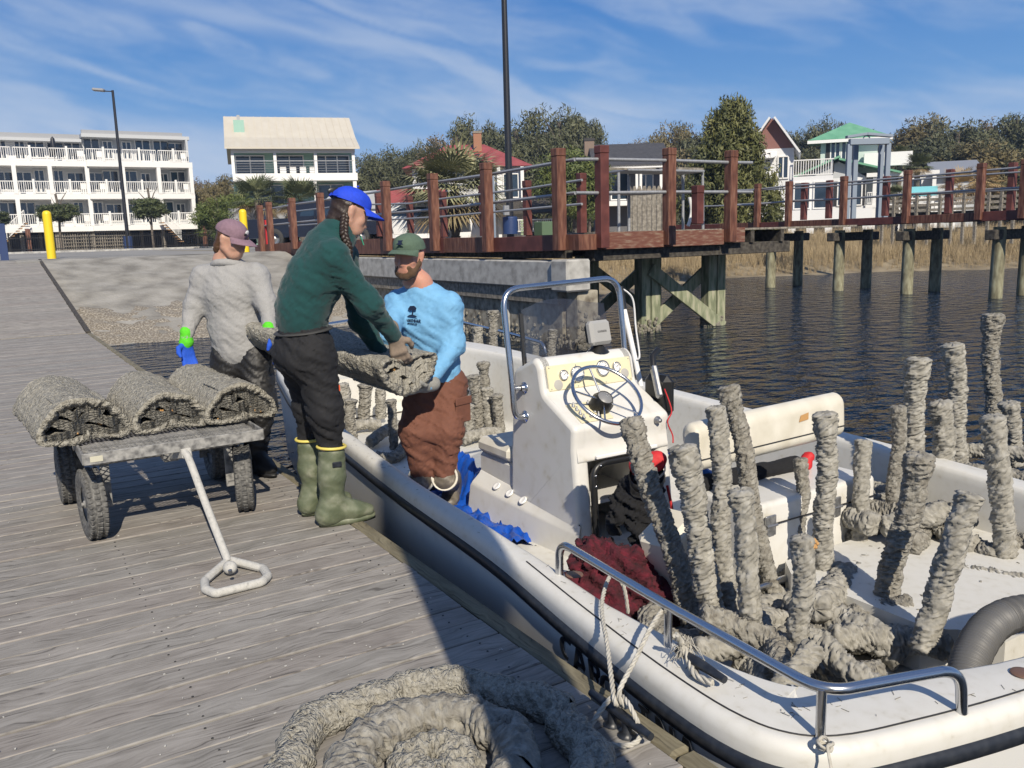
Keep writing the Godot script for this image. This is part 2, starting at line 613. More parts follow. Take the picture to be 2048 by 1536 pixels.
	# the cart, splashed with cement
	M.cart = tex(mat(grey(0.3), 0.7, 0.1), noise_tex(0.022, [[0.15, Color(0.12, 0.12, 0.12)], [0.5, Color(0.27, 0.268, 0.26)], [0.85, Color(0.40, 0.395, 0.375)]], 512, FastNoiseLite.TYPE_SIMPLEX_SMOOTH, 7, 51, ), 1.6)
	M.cart_pale = tex(mat(grey(0.4), 0.8), noise_tex(0.022, [[0.05, Color(0.16, 0.16, 0.155)], [0.25, Color(0.44, 0.435, 0.405)], [0.8, Color(0.54, 0.53, 0.495)]], 512, FastNoiseLite.TYPE_SIMPLEX_SMOOTH, 6, 52), 4.0)
	M.tyre = tex(mat(grey(0.1), 0.9), noise_tex(0.025, [[0.15, Color(0.06, 0.06, 0.06)], [0.55, Color(0.135, 0.133, 0.126)], [0.95, Color(0.27, 0.265, 0.25)]], 512, FastNoiseLite.TYPE_SIMPLEX_SMOOTH, 6, 53), 3.0)
	# shore
	M.concrete = tex(mat(grey(0.4), 0.9), noise_tex(0.012, [[0.15, Color(0.28, 0.275, 0.26)], [0.5, Color(0.42, 0.415, 0.395)], [0.85, Color(0.52, 0.515, 0.49)]], 512, FastNoiseLite.TYPE_SIMPLEX_SMOOTH, 6, 61), 0.5)
	M.seawall = tex(mat(grey(0.2), 0.9), noise_tex(0.015, [[0.1, Color(0.12, 0.10, 0.075)], [0.5, Color(0.27, 0.245, 0.19)], [0.9, Color(0.40, 0.37, 0.30)]], 512, FastNoiseLite.TYPE_SIMPLEX_SMOOTH, 6, 62), 0.6)
	M.ramp = relief(tex(mat(grey(0.3), 0.95), noise_tex(0.010, [[0.15, Color(0.17, 0.16, 0.14)], [0.5, Color(0.275, 0.262, 0.232)], [0.85, Color(0.36, 0.345, 0.31)]], 512, FastNoiseLite.TYPE_SIMPLEX_SMOOTH, 7, 63), 0.22), noise_tex(0.08, [[0.0, grey(0)], [1.0, grey(1)]], 512, FastNoiseLite.TYPE_SIMPLEX_SMOOTH, 4, 64), 1.5)
	M.shell = relief(tex(mat(grey(0.4), 0.95), noise_tex(0.09, [[0.2, Color(0.12, 0.10, 0.075)], [0.5, Color(0.30, 0.265, 0.21)], [0.75, Color(0.52, 0.48, 0.41)]], 512, FastNoiseLite.TYPE_CELLULAR, 3, 65), 0.5), noise_tex(0.09, [[0.0, grey(0)], [1.0, grey(1)]], 512, FastNoiseLite.TYPE_CELLULAR, 3, 65), 3.0)
	M.asphalt = tex(mat(grey(0.3), 0.95), noise_tex(0.006, [[0.2, Color(0.235, 0.228, 0.212)], [0.8, Color(0.315, 0.305, 0.285)]], 512, FastNoiseLite.TYPE_SIMPLEX_SMOOTH, 7, 66), 0.06)
	M.ground = tex(mat(grey(0.2), 1.0), noise_tex(0.008, [[0.2, Color(0.13, 0.105, 0.065)], [0.5, Color(0.23, 0.185, 0.115)], [0.8, Color(0.32, 0.265, 0.175)]], 512, FastNoiseLite.TYPE_SIMPLEX_SMOOTH, 7, 67), 0.12)
	M.ground.uv1_world_triplanar = true
	M.red_wood = tex(mat(grey(0.1), 0.65), noise_tex(0.012, [[0.2, Color(0.085, 0.030, 0.018)], [0.5, Color(0.145, 0.056, 0.034)], [0.82, Color(0.225, 0.11, 0.07)]], 512, FastNoiseLite.TYPE_SIMPLEX_SMOOTH, 6, 71, ), 0.9)
	M.red_wood.uv1_scale = Vector3(1.6, 0.3, 1.6)
	M.red_deep = tex(mat(grey(0.1), 0.6), noise_tex(0.012, [[0.2, Color(0.09, 0.024, 0.019)], [0.7, Color(0.145, 0.043, 0.034)]], 256, FastNoiseLite.TYPE_SIMPLEX_SMOOTH, 5, 72), 0.8)
	M.red_worn = tex(mat(grey(0.2), 0.8), noise_tex(0.02, [[0.3, Color(0.14, 0.05, 0.033)], [0.6, Color(0.18, 0.085, 0.058)], [0.95, Color(0.28, 0.22, 0.165)]], 512, FastNoiseLite.TYPE_SIMPLEX_SMOOTH, 7, 73), 0.7)
	M.red_worn.uv1_scale = Vector3(0.35, 1.8, 0.35)
	M.piling = tex(mat(grey(0.2), 0.9), noise_tex(0.012, [[0.2, Color(0.13, 0.12, 0.075)], [0.5, Color(0.23, 0.215, 0.14)], [0.8, Color(0.36, 0.36, 0.25)]], 512, FastNoiseLite.TYPE_SIMPLEX_SMOOTH, 6, 74), 0.8)
	M.piling.uv1_scale = Vector3(1.3, 0.35, 1.3)
	M.treated = tex(mat(grey(0.2), 0.85), noise_tex(0.012, [[0.2, Color(0.17, 0.19, 0.115)], [0.5, Color(0.28, 0.30, 0.195)], [0.8, Color(0.40, 0.39, 0.28)]], 512, FastNoiseLite.TYPE_SIMPLEX_SMOOTH, 6, 75), 0.7)
	M.treated.uv1_scale = Vector3(1.3, 0.3, 1.3)
	M.dark_wood = blotchy(Color(0.035, 0.03, 0.025), Color(0.09, 0.08, 0.065), 0.9, 0.02, 0.8)
	M.barnacle = relief(blotchy(Color(0.12, 0.11, 0.09), Color(0.40, 0.38, 0.32), 0.95, 0.08, 2.0), noise_tex(0.08, [[0.0, grey(0)], [1.0, grey(1)]], 256, FastNoiseLite.TYPE_CELLULAR), 3.0)
	M.grey_wood = blotchy(Color(0.16, 0.145, 0.12), Color(0.32, 0.29, 0.245), 0.9, 0.02, 0.8)
	M.siding = mat(Color(0.74, 0.75, 0.76), 0.6)
	M.siding_grey = mat(Color(0.50, 0.52, 0.54), 0.6)
	M.trim = mat(Color(0.80, 0.80, 0.79), 0.55)
	M.glass = mat(Color(0.02, 0.035, 0.055), 0.06)
	M.glass.metallic_specular = 0.9
	M.dark = mat(Color(0.02, 0.02, 0.022), 0.6)
	M.navy = mat(Color(0.012, 0.018, 0.045), 0.35)
	M.yellow = mat(Color(0.85, 0.62, 0.02), 0.45)
	M.orange = mat(Color(0.80, 0.09, 0.012), 0.7)
	M.red = mat(Color(0.55, 0.02, 0.025), 0.7)
	M.pole = mat(Color(0.016, 0.017, 0.022), 0.4)
	M.pole_base = mat(Color(0.02, 0.045, 0.14), 0.5)
	M.gate = mat(Color(0.23, 0.28, 0.35), 0.5)
	# leaves
	M.leaf = mat(Color.WHITE, 0.65)
	M.leaf.vertex_color_use_as_albedo = true
	M.leaf.backlight_enabled = true
	M.leaf.backlight = Color(0.25, 0.25, 0.2)
	M.bark = blotchy(Color(0.09, 0.075, 0.06), Color(0.22, 0.19, 0.16), 0.95, 0.03, 0.8)
	M.straw_grass = mat(Color.WHITE, 0.8)
	M.straw_grass.vertex_color_use_as_albedo = true
	var wn := noise_tex(0.012, [[0.0, grey(0)], [1.0, grey(1)]], 1024, FastNoiseLite.TYPE_SIMPLEX_SMOOTH, 5, 81)
	var wm := mat(Color(0.003, 0.010, 0.022), 0.07)
	wm.metallic_specular = 0.34
	wm.uv1_triplanar = true
	wm.uv1_world_triplanar = true
	wm.uv1_scale = Vector3(0.13, 0.13, 0.20)
	M.water = relief(wm, wn, 21.0)


# ---------------------------------------------------------------- water, land, ramp, road
const SHORE := [Vector2(8.7, -12.6), Vector2(9.4, -14.5), Vector2(10.5, -17.0), Vector2(14, -20.0), Vector2(20, -23.5), Vector2(26, -25.0), Vector2(31, -23.5), Vector2(37, -20.0), Vector2(48, -15), Vector2(80, -8), Vector2(900, 40)]


# metres behind the water's edge, about
func inland(p: Vector2) -> float:
	for i in SHORE.size() - 1:
		var a: Vector2 = SHORE[i]
		var b: Vector2 = SHORE[i + 1]
		if p.x <= b.x or i == SHORE.size() - 2:
			var t := (p.x - a.x) / (b.x - a.x)
			return (lerpf(a.y, b.y, t) + 0.5 * sin(p.x * 0.9) * 0.5 - p.y) * 0.8
	return 0.0


func land(x: float, z: float) -> float:
	if x < 8.7: return LAND_Y if z < -28.3 else lerpf(-2.0, LAND_Y, clampf((-27.6 - z) / 0.7, 0.0, 1.0))
	var d := inland(Vector2(x, z))
	if d < 0.0: return maxf(-2.0, -0.5 + d * 0.35)
	var r := -0.5 + 0.5 * smoothstep(0.0, 4.0, d) + 0.95 * smoothstep(6.0, 20.0, d)
	if z < -27.5 and x < 18.0: r = maxf(r, lerpf(LAND_Y, r, clampf((x - 10.0) / 8.0, 0.0, 1.0)))
	return r + 0.06 * sin(x * 1.7) * cos(z * 1.3) * smoothstep(0.3, 3.0, d)


func make_ground() -> void:
	var b := MB.new()
	b.quad(Vector3(-700, WATER_Y, 120), Vector3(700, WATER_Y, 120), Vector3(700, WATER_Y, -60), Vector3(-700, WATER_Y, -60))
	put(b, "water", M.water, self, "structure")
	b = MB.new()
	var xs := []
	var zs := []
	var x := -700.0
	while x < 700.0:
		xs.append(x)
		x += 60.0 if x < -60.0 or x > 110.0 else (6.0 if x < 6.0 or x > 52.0 else 0.9)
	var z := 30.0
	while z > -800.0:
		zs.append(z)
		z -= 5.0 if z > -8.0 else (0.8 if z > -34.0 else (5.0 if z > -120.0 else 60.0))
	var rows := []
	for zz in zs:
		var r := []
		for xx in xs: r.append(Vector3(xx, land(xx, zz), zz))
		rows.append(r)
	b.grid(rows)
	put(b, "ground", M.ground, self, "structure")
	# parking lot and street: one pale sheet, with a strip of grass and a kerb beyond it
	b = MB.new()
	b.quad(Vector3(-90, 1.165, -28.0), Vector3(15.5, 1.165, -28.0), Vector3(24, 1.165, -61), Vector3(-90, 1.165, -61))
	put(b, "road", M.asphalt, self, "structure")
	b = MB.new()
	b.abox(Vector3(-60, 1.1, -61.4), Vector3(24, 1.28, -61.0), 0.02)
	put(b, "kerb", M.concrete, self, "structure")
	b = MB.new()
	b.quad(Vector3(-60, 1.22, -66), Vector3(26, 1.22, -66), Vector3(26, 1.24, -69), Vector3(-60, 1.24, -69))
	put(b, "pavement", M.concrete, self, "structure")
	# boat ramp between the dock and the sea wall: broken old slab above, shells below
	b = MB.new()
	var n1 := noise(0.5, FastNoiseLite.TYPE_SIMPLEX_SMOOTH, 4, 3)
	rows = []
	for i in 66:
		var zz := -28.2 + i * 0.15
		var r := []
		for k in 19:
			var xx := 1.0 + 7.45 * k / 18.0
			r.append(Vector3(xx, ramp_y(zz) + 0.05 * n1.get_noise_2d(xx, zz), zz))
		rows.append(r)
	b.grid(rows)
	put(b, "boat_ramp", M.ramp, self, "structure")
	b = MB.new()
	rows = []
	for i in 50:
		var zz := -22.6 + i * 0.1
		var r := []
		for k in 46:
			var xx := 1.0 + 7.45 * k / 45.0
			var e := smoothstep(-22.3 + n1.get_noise_2d(xx * 2.0, 4.0) * 0.7, -21.7 + n1.get_noise_2d(xx * 2.0, 4.0) * 0.7, zz)
			r.append(Vector3(xx, ramp_y(zz) - 0.10 + 0.115 * e + 0.06 * n1.get_noise_2d(xx * 4.0, zz * 4.0), zz))
		rows.append(r)
	b.grid(rows)
	put(b, "shell_bank", M.shell, self, "structure")


func ramp_y(z: float) -> float:
	return 1.16 if z < -27.2 else 1.16 - (z + 27.2) * 0.205


# ---------------------------------------------------------------- the dock
func plank_mesh(l: float, w: float, t: float, u: float) -> ArrayMesh:
	var b := MB.new()
	b.box(Transform3D(), Vector3(l, t, w), 0.004)
	for i in b.v.size(): b.uv[i] = Vector2(b.v[i].x / 1.9 + u, (b.v[i].z + b.v[i].y) / 0.55 + u * 3.7)
	return b.mesh()


func make_dock() -> void:
	var d := setting("dock")
	var boards := []
	for i in 9: boards.append(plank_mesh(3.55, 0.14, 0.04, i * 0.37))
	var i := 0
	var z := 1.2
	while z > -16.75:
		put_at(boards[rng.randi() % 9], "board", M["plank%d" % (rng.randi() % 5)], d, Transform3D(Basis(Vector3.UP, rng.randf_range(-0.0012, 0.0012)) * Basis(Vector3.RIGHT, rng.randf_range(-0.006, 0.006)), Vector3(-0.22 + rng.randf_range(-0.006, 0.006), -0.02 + rng.randf_range(-0.0025, 0.0015), z)))
		z -= 0.146
	for k in 6:
		var e := MB.new()
		e.box(Transform3D(Basis(), Vector3(1.596, -0.075, -0.2 - 3.0 * k)), Vector3(0.075, 0.16, 2.99), 0.012)
		for q in e.v.size(): e.uv[q] = Vector2(e.v[q].z / 1.6, (e.v[q].x + e.v[q].y) / 0.5)
		put(e, "edge_beam", M.beam, d)
	var s := MB.new()
	s.abox(Vector3(1.48, -0.42, -16.7), Vector3(1.555, -0.12, 1.2))
	s.abox(Vector3(-2.0, -0.42, -16.7), Vector3(-1.9, -0.1, 1.2))
	for k in 8: s.abox(Vector3(-1.9, -0.3, -16.0 + k * 2.2), Vector3(1.5, -0.06, -15.8 + k * 2.2))
	put(s, "frame", M.dark_wood, d)
	s = MB.new()
	var zz := 1.2
	while zz > -11.0:
		for x in [1.44, 0.46, -0.52]:
			for o in [-0.035, 0.035]:
				s.lathe([Vector2(0.0045, 0.0), Vector2(0.004, 0.0016), Vector2(0.0001, 0.0012)], 6, Transform3D(Basis(), Vector3(x + rng.randf_range(-0.012, 0.012), 0.0005, zz + o)))
		zz -= 0.146
	put(s, "screws", M.rubber, d, "stuff")
	s = MB.new()
	for k in 6: s.abox(Vector3(-1.7, -0.75, -16.2 + k * 2.9), Vector3(1.45, -0.35, -14.2 + k * 2.9), 0.05)
	put(s, "float", M.rubber, d)
	# the hinged ramp up to the shore
	var r := setting("dock_ramp")
	var a := Vector3(0, 0.0, -16.85)
	var e := Vector3(0, 1.17, -27.6)
	var dir := (e - a).normalized()
	var n := int(a.distance_to(e) / 0.146)
	var tilt := Basis(Vector3.RIGHT, atan2(e.y - a.y, a.z - e.z))
	for k in n:
		var p := a + dir * (0.146 * k + 0.07)
		put_at(boards[rng.randi() % 9], "board", M["plank%d" % (rng.randi() % 5)], r, Transform3D(tilt * Basis(Vector3.RIGHT, rng.randf_range(-0.006, 0.006)), Vector3(-0.22 + rng.randf_range(-0.006, 0.006), p.y - 0.02, p.z)))
	s = MB.new()
	s.bar(a + Vector3(1.60, -0.08, 0), e + Vector3(1.60, -0.08, 0), 0.08, 0.2, 0.01)
	put(s, "edge_beam", M.dark_wood, r)
	# piling beside the dock, behind the camera: its shadow crosses the dock and the skiff
	var t := thing("dock_piling", "round timber piling whose dark shadow band crosses the dock and the skiff side", "piling", Vector3(0.71, 0, 0.1))
	var pb := MB.new()
	pb.tube(PackedVector3Array([t.position, t.position + Vector3(0, 1.9, 0), t.position + Vector3(0, 3.8, 0)]), [0.195, 0.19, 0.185], 20)
	put(pb, "post", M.piling, t)


# ---------------------------------------------------------------- sea wall and the red pier on it
func post_mesh(b: MB, lo: Vector3, hi: Vector3, w: float, turn := 0.0) -> void:
	var bas := Basis(Vector3.UP, turn)
	b.box(Transform3D(bas, (lo + hi) * 0.5 - Vector3(0, 0.07, 0)), Vector3(w, hi.y - lo.y - 0.14, w), 0.008)
	b.box(Transform3D(bas, Vector3(hi.x, hi.y - 0.155, hi.z)), Vector3(w - 0.03, 0.03, w - 0.03))
	b.box(Transform3D(bas, Vector3(hi.x, hi.y - 0.075, hi.z)), Vector3(w + 0.012, 0.13, w + 0.012), 0.012)


func rail_run(pts: Array, parent: Node, r := 0.03) -> void:
	for i in pts.size() - 1:
		var b := MB.new()
		b.rod(pts[i], pts[i + 1], r, 10)
		put(b, "rail", M.galv, parent)


func make_pier() -> void:
	var w := thing("sea_wall", "concrete sea wall with pale cap and stained panels beside the boat ramp", "sea wall", Vector3(8.75, -0.5, -20))
	var b := MB.new()
	b.abox(Vector3(8.42, 0.56, -28.5), Vector3(9.0, 1.03, -12.25), 0.02)
	put(b, "cap", M.concrete, w)
	b = MB.new()
	b.abox(Vector3(8.36, 0.52, -12.24), Vector3(8.86, 1.06, -11.75), 0.03)
	put(b, "end_block", M.concrete, w)
	b = MB.new()
	b.abox(Vector3(8.66, -2.0, -12.22), Vector3(9.1, 0.52, -11.86), 0.02)
	put(b, "end_column", M.seawall, w)
	for k in 9:
		b = MB.new()
		b.abox(Vector3(8.6, -2.0, -14.02 - k * 1.8), Vector3(8.9, 0.28, -12.24 - k * 1.8), 0.01)
		put(b, "wall_panel", M.seawall, w)
		b = MB.new()
		b.abox(Vector3(8.50, 0.28, -14.02 - k * 1.8), Vector3(8.95, 0.56, -12.24 - k * 1.8), 0.008)
		put(b, "cap_beam", M.grey_wood, w)
		b = MB.new()
		b.tube(PackedVector3Array([Vector3(8.6, -2, -14.03 - k * 1.8), Vector3(8.6, 0.5, -14.03 - k * 1.8)]), 0.035, 8)
		put(b, "joint", M.concrete, w)
	b = MB.new()
	var r := RandomNumberGenerator.new()
	r.seed = 5
	for k in 500:
		var z := r.randf_range(-21.0, -11.8)
		var y := -0.5 + absf(r.randfn(0.0, 0.16))
		b.ball(Vector3(8.6 + r.randf_range(-0.02, 0.03), y, z), Vector3(1, 1, 1) * r.randf_range(0.015, 0.05), 5, 3)
	for k in 160:
		b.ball(Vector3(8.66 + r.randf() * 0.45, -0.5 + absf(r.randfn(0.0, 0.2)), -11.86), Vector3(1, 1, 1) * r.randf_range(0.02, 0.06), 5, 3)
	put(b, "oysters", M.barnacle, w, "stuff")

	var p := thing("pier", "red painted timber pier with grey pipe rails climbing along the sea wall", "pier", Vector3(9.2, 1.1, -18))
	# near row of posts, then the three across the head
	var near := [[Vector3(8.45, 1.077, -29.726), Vector3(8.45, 2.716, -29.726)], [Vector3(8.45, 1.13, -28.666), Vector3(8.45, 2.775, -28.666)], [Vector3(8.45, 1.244, -26.231), Vector3(8.45, 2.789, -26.231)], [Vector3(8.45, 1.298, -23.716), Vector3(8.45, 2.803, -23.716)], [Vector3(8.45, 1.193, -19.186), Vector3(8.45, 2.827, -19.186)], [Vector3(8.45, 1.196, -16.712), Vector3(8.45, 2.822, -16.712)], [Vector3(8.45, 1.18, -14.463), Vector3(8.45, 2.856, -14.463)], [Vector3(8.45, 1.211, -12.067), Vector3(8.45, 2.893, -12.067)]]
	var head := [[Vector3(9.225, 1.228, -11.9), Vector3(9.225, 2.944, -11.9)], [Vector3(10.741, 1.234, -11.9), Vector3(10.741, 2.945, -11.9)], [Vector3(12.279, 1.245, -11.9), Vector3(12.279, 2.942, -11.9)]]
	var back := [[Vector3(10.5, 1.523, -32.882), Vector3(10.5, 2.935, -32.882)], [Vector3(10.5, 1.532, -26.86), Vector3(10.5, 2.896, -26.86)], [Vector3(10.5, 1.549, -24.414), Vector3(10.5, 2.841, -24.414)], [Vector3(10.5, 1.563, -22.238), Vector3(10.5, 2.638, -22.238)], [Vector3(10.5, 1.483, -20.216), Vector3(10.5, 2.648, -20.216)], [Vector3(10.5, 1.482, -18.161), Vector3(10.5, 2.678, -18.161)], [Vector3(10.5, 1.468, -16.217), Vector3(10.5, 2.662, -16.217)], [Vector3(10.5, 1.49, -14.211), Vector3(10.5, 2.677, -14.211)], [Vector3(10.5, 1.588, -10.926), Vector3(10.5, 2.235, -10.926)]]
	for q in near + head:
		var pb := MB.new()
		post_mesh(pb, q[0], q[1], 0.18)
		put(pb, "post", M.red_wood if q != head[0] else M.red_deep, p)
	for q in back:
		var pb := MB.new()
		post_mesh(pb, q[0], q[1], 0.15)
		put(pb, "post", M.red_deep, p)
	# pipe rails
	rail_run([Vector3(8.62, 2.549, -30.165), Vector3(8.62, 2.598, -26.601), Vector3(8.62, 2.601, -23.499), Vector3(8.62, 2.623, -19.536), Vector3(8.62, 2.649, -17.174), Vector3(8.62, 2.647, -14.698), Vector3(8.62, 2.68, -12.308), Vector3(8.62, 2.688, -11.833)], p)
	rail_run([Vector3(8.62, 2.024, -30.126), Vector3(8.62, 2.05, -26.577), Vector3(8.62, 2.062, -24.299), Vector3(8.62, 2.08, -19.517), Vector3(8.62, 2.082, -17.108), Vector3(8.62, 2.11, -14.733), Vector3(8.62, 2.142, -12.325), Vector3(8.62, 2.149, -11.833)], p)
	rail_run([Vector3(8.62, 2.688, -11.833), Vector3(9.158, 2.709, -11.9), Vector3(10.745, 2.721, -11.9), Vector3(12.273, 2.715, -11.9), Vector3(12.831, 2.721, -11.9)], p)
	rail_run([Vector3(8.62, 2.149, -11.833), Vector3(9.15, 2.153, -11.9), Vector3(10.748, 2.172, -11.9), Vector3(12.285, 2.175, -11.9), Vector3(12.847, 2.176, -11.9)], p)
	rail_run([Vector3(10.4, 2.572, -32.694), Vector3(10.4, 2.565, -26.438), Vector3(10.4, 2.414, -21.932), Vector3(10.4, 2.451, -19.937), Vector3(10.4, 2.46, -17.995), Vector3(10.4, 2.472, -16.017), Vector3(10.4, 2.521, -14.053)], p, 0.026)
	rail_run([Vector3(10.4, 2.052, -32.814), Vector3(10.4, 2.051, -26.521), Vector3(10.4, 2.01, -21.977), Vector3(10.4, 2.001, -19.977), Vector3(10.4, 2.021, -18.024), Vector3(10.4, 2.037, -16.037), Vector3(10.4, 2.057, -14.063)], p, 0.026)
	# side boards, deck and what carries it
	var f := [Vector3(8.55, 1.382, -30.861), Vector3(8.55, 1.455, -26.493), Vector3(8.55, 1.477, -22.243), Vector3(8.55, 1.468, -18.717), Vector3(8.55, 1.465, -16.44), Vector3(8.55, 1.448, -14.464), Vector3(8.55, 1.469, -12.231), Vector3(8.55, 1.469, -11.628)]
	var g := [Vector3(8.55, 0.998, -30.969), Vector3(8.55, 1.056, -26.583), Vector3(8.55, 1.105, -22.305), Vector3(8.55, 1.143, -18.756), Vector3(8.55, 1.161, -16.467), Vector3(8.55, 1.177, -14.481), Vector3(8.55, 1.207, -12.24), Vector3(8.55, 1.216, -11.634)]
	for i in f.size() - 1:
		var fb := MB.new()
		var hgt: float = f[i].y - g[i].y
		fb.bar((f[i] + g[i]) * 0.5, (f[i + 1] + g[i + 1]) * 0.5 + Vector3(0, 0, 0.01), 0.06, hgt, 0.006)
		put(fb, "side_board", M.red_deep if i % 2 else M.red_wood, p)
	for q in [[1152, 1204, 469, 500, M.red_deep], [1204, 1335, 465, 497, M.red_worn], [1335, 1452, 460, 490, M.red_worn], [1452, 1490, 456, 484, M.red_worn]]:
		pass
	var hb := [[Vector3(8.703, 1.47, -11.95), Vector3(9.252, 1.201, -11.95)], [Vector3(9.277, 1.482, -11.95), Vector3(10.69, 1.2, -11.95)], [Vector3(10.713, 1.485, -11.95), Vector3(12.173, 1.201, -11.95)], [Vector3(12.193, 1.5, -11.95), Vector3(12.735, 1.232, -11.95)]]
	for i in hb.size():
		var fb := MB.new()
		var a: Vector3 = hb[i][0]
		var c: Vector3 = hb[i][1]
		fb.abox(Vector3(a.x, c.y, -12.02), Vector3(c.x, a.y + 0.012 * (i % 2), -11.95), 0.006)
		put(fb, "side_board", M.red_worn if i > 0 else M.red_wood, p)
	for i in 60:
		var z := -12.15 - i * 0.27
		var y: float = 1.40 - 0.0115 * i * 0.27
		var db := MB.new()
		db.abox(Vector3(8.6, y, z - 0.26), Vector3(10.6, y + 0.04, z), 0.004)
		put(db, "deck_board", M.grey_wood, p)
	for i in 28:
		var db := MB.new()
		db.abox(Vector3(9.0 + i * 0.2 + 1.62, 1.46, -15.4), Vector3(9.0 + i * 0.2 + 1.81, 1.50, -12.03), 0.004)
		put(db, "deck_board", M.grey_wood, p)
	b = MB.new()
	b.abox(Vector3(8.8, 1.06, -28), Vector3(8.95, 1.28, -12.4))
	b.abox(Vector3(10.2, 1.06, -28), Vector3(10.35, 1.28, -12.4))
	b.abox(Vector3(9.2, 1.0, -12.4), Vector3(14.2, 1.22, -12.1), 0.01)
	b.abox(Vector3(9.2, 1.0, -15.2), Vector3(14.2, 1.22, -14.9), 0.01)
	for k in 6: b.abox(Vector3(9.6 + k * 0.85, 1.22, -15.3), Vector3(9.7 + k * 0.85, 1.45, -12.05))
	put(b, "joists", M.dark_wood, p)
	# braced bents under the head
	for k in 2:
		var z := -13.2 - k * 2.0
		for x in [11.35, 13.15]:
			for o in [-0.13, 0.13]:
				var cb := MB.new()
				cb.abox(Vector3(x + o - 0.115, -2.0, z - 0.12), Vector3(x + o + 0.115, 1.1, z + 0.12), 0.012)
				put(cb, "pile", M.treated, p)
		for s in [[11.3, 0.75, 13.3, -0.55], [13.25, 0.75, 11.2, -0.62]]:
			var cb := MB.new()
			var dz := 0.155 if s[0] < 12.0 else -0.155
			cb.bar(Vector3(s[0], s[1], z + dz), Vector3(s[2], s[3], z + dz), 0.06, 0.26, 0.008)
			put(cb, "brace", M.treated, p)
	b = MB.new()
	for x in [11.35, 13.15]:
		for k in 120:
			var a := r.randf() * TAU
			b.ball(Vector3(x + cos(a) * 0.27, -0.52 + absf(r.randfn(0, 0.1)), -13.2 + sin(a) * 0.16), Vector3(1, 1, 1) * r.randf_range(0.02, 0.06), 5, 3)
	put(b, "oysters", M.barnacle, p, "stuff")

	# things on and behind the head
	var t := thing("cleaning_table", "galvanised fish cleaning table with pipe legs on the pier head", "table", Vector3(12.029, 1.487, -13.6))
	b = MB.new()
	b.abox(Vector3(10.88, 2.641, -13.9), Vector3(12.879, 2.685, -13.2) + Vector3(0, 0.0, 0), 0.01)
	put(b, "table_top", M.galv, t)
	b = MB.new()
	b.abox(Vector3(10.424, 2.703, -13.3), Vector3(11.613, 2.661, -13.25))
	b.abox(Vector3(12.183, 2.732, -13.3), Vector3(12.886, 2.679, -13.25))
	put(b, "splash_back", M.grey_wood, t)
	for q in [[Vector3(10.717, 1.48, -13.3), Vector3(10.713, 2.615, -13.3)], [Vector3(12.937, 1.503, -13.3), Vector3(12.907, 2.644, -13.3)], [Vector3(12.94, 1.504, -13.9), Vector3(12.93, 2.636, -13.9)], [Vector3(11.461, 1.504, -13.9), Vector3(11.467, 2.619, -13.9)]]:
		b = MB.new()
		b.rod(q[0], q[1], 0.03, 10)
		put(b, "leg", M.galv, t)
	b = MB.new()
	b.abox(Vector3(10.926, 2.214, -13.9), Vector3(11.788, 2.231, -13.3), 0.01)
	put(b, "shelf", M.galv, t)
	b = MB.new()
	b.tube(curve([Vector3(12.742, 2.152, -13.5), Vector3(12.801, 1.898, -13.5), Vector3(12.761, 1.694, -13.5), Vector3(12.706, 1.573, -13.5)], 0.05), 0.035, 8)
	put(b, "hose", M.white, t)

	var pf := thing("picket_fence", "weathered grey picket screen behind the cleaning table", "fence", Vector3(15.789, 1.493, -18.464))
	for k in 9:
		b = MB.new()
		var lo := Vector3(0.13, 0.0, 0.0)
		b.prism(PackedVector2Array([Vector2(-0.065, 0), Vector2(0.065, 0), Vector2(0.065, 1.1), Vector2(0.03, 1.2), Vector2(-0.03, 1.2), Vector2(-0.065, 1.1)]), 0.025, Transform3D(Basis(Vector3.UP, -0.3), pf.position + Vector3(-0.55 + k * 0.137, 0, k * 0.042)))
		put(b, "picket", M.grey_wood, pf)


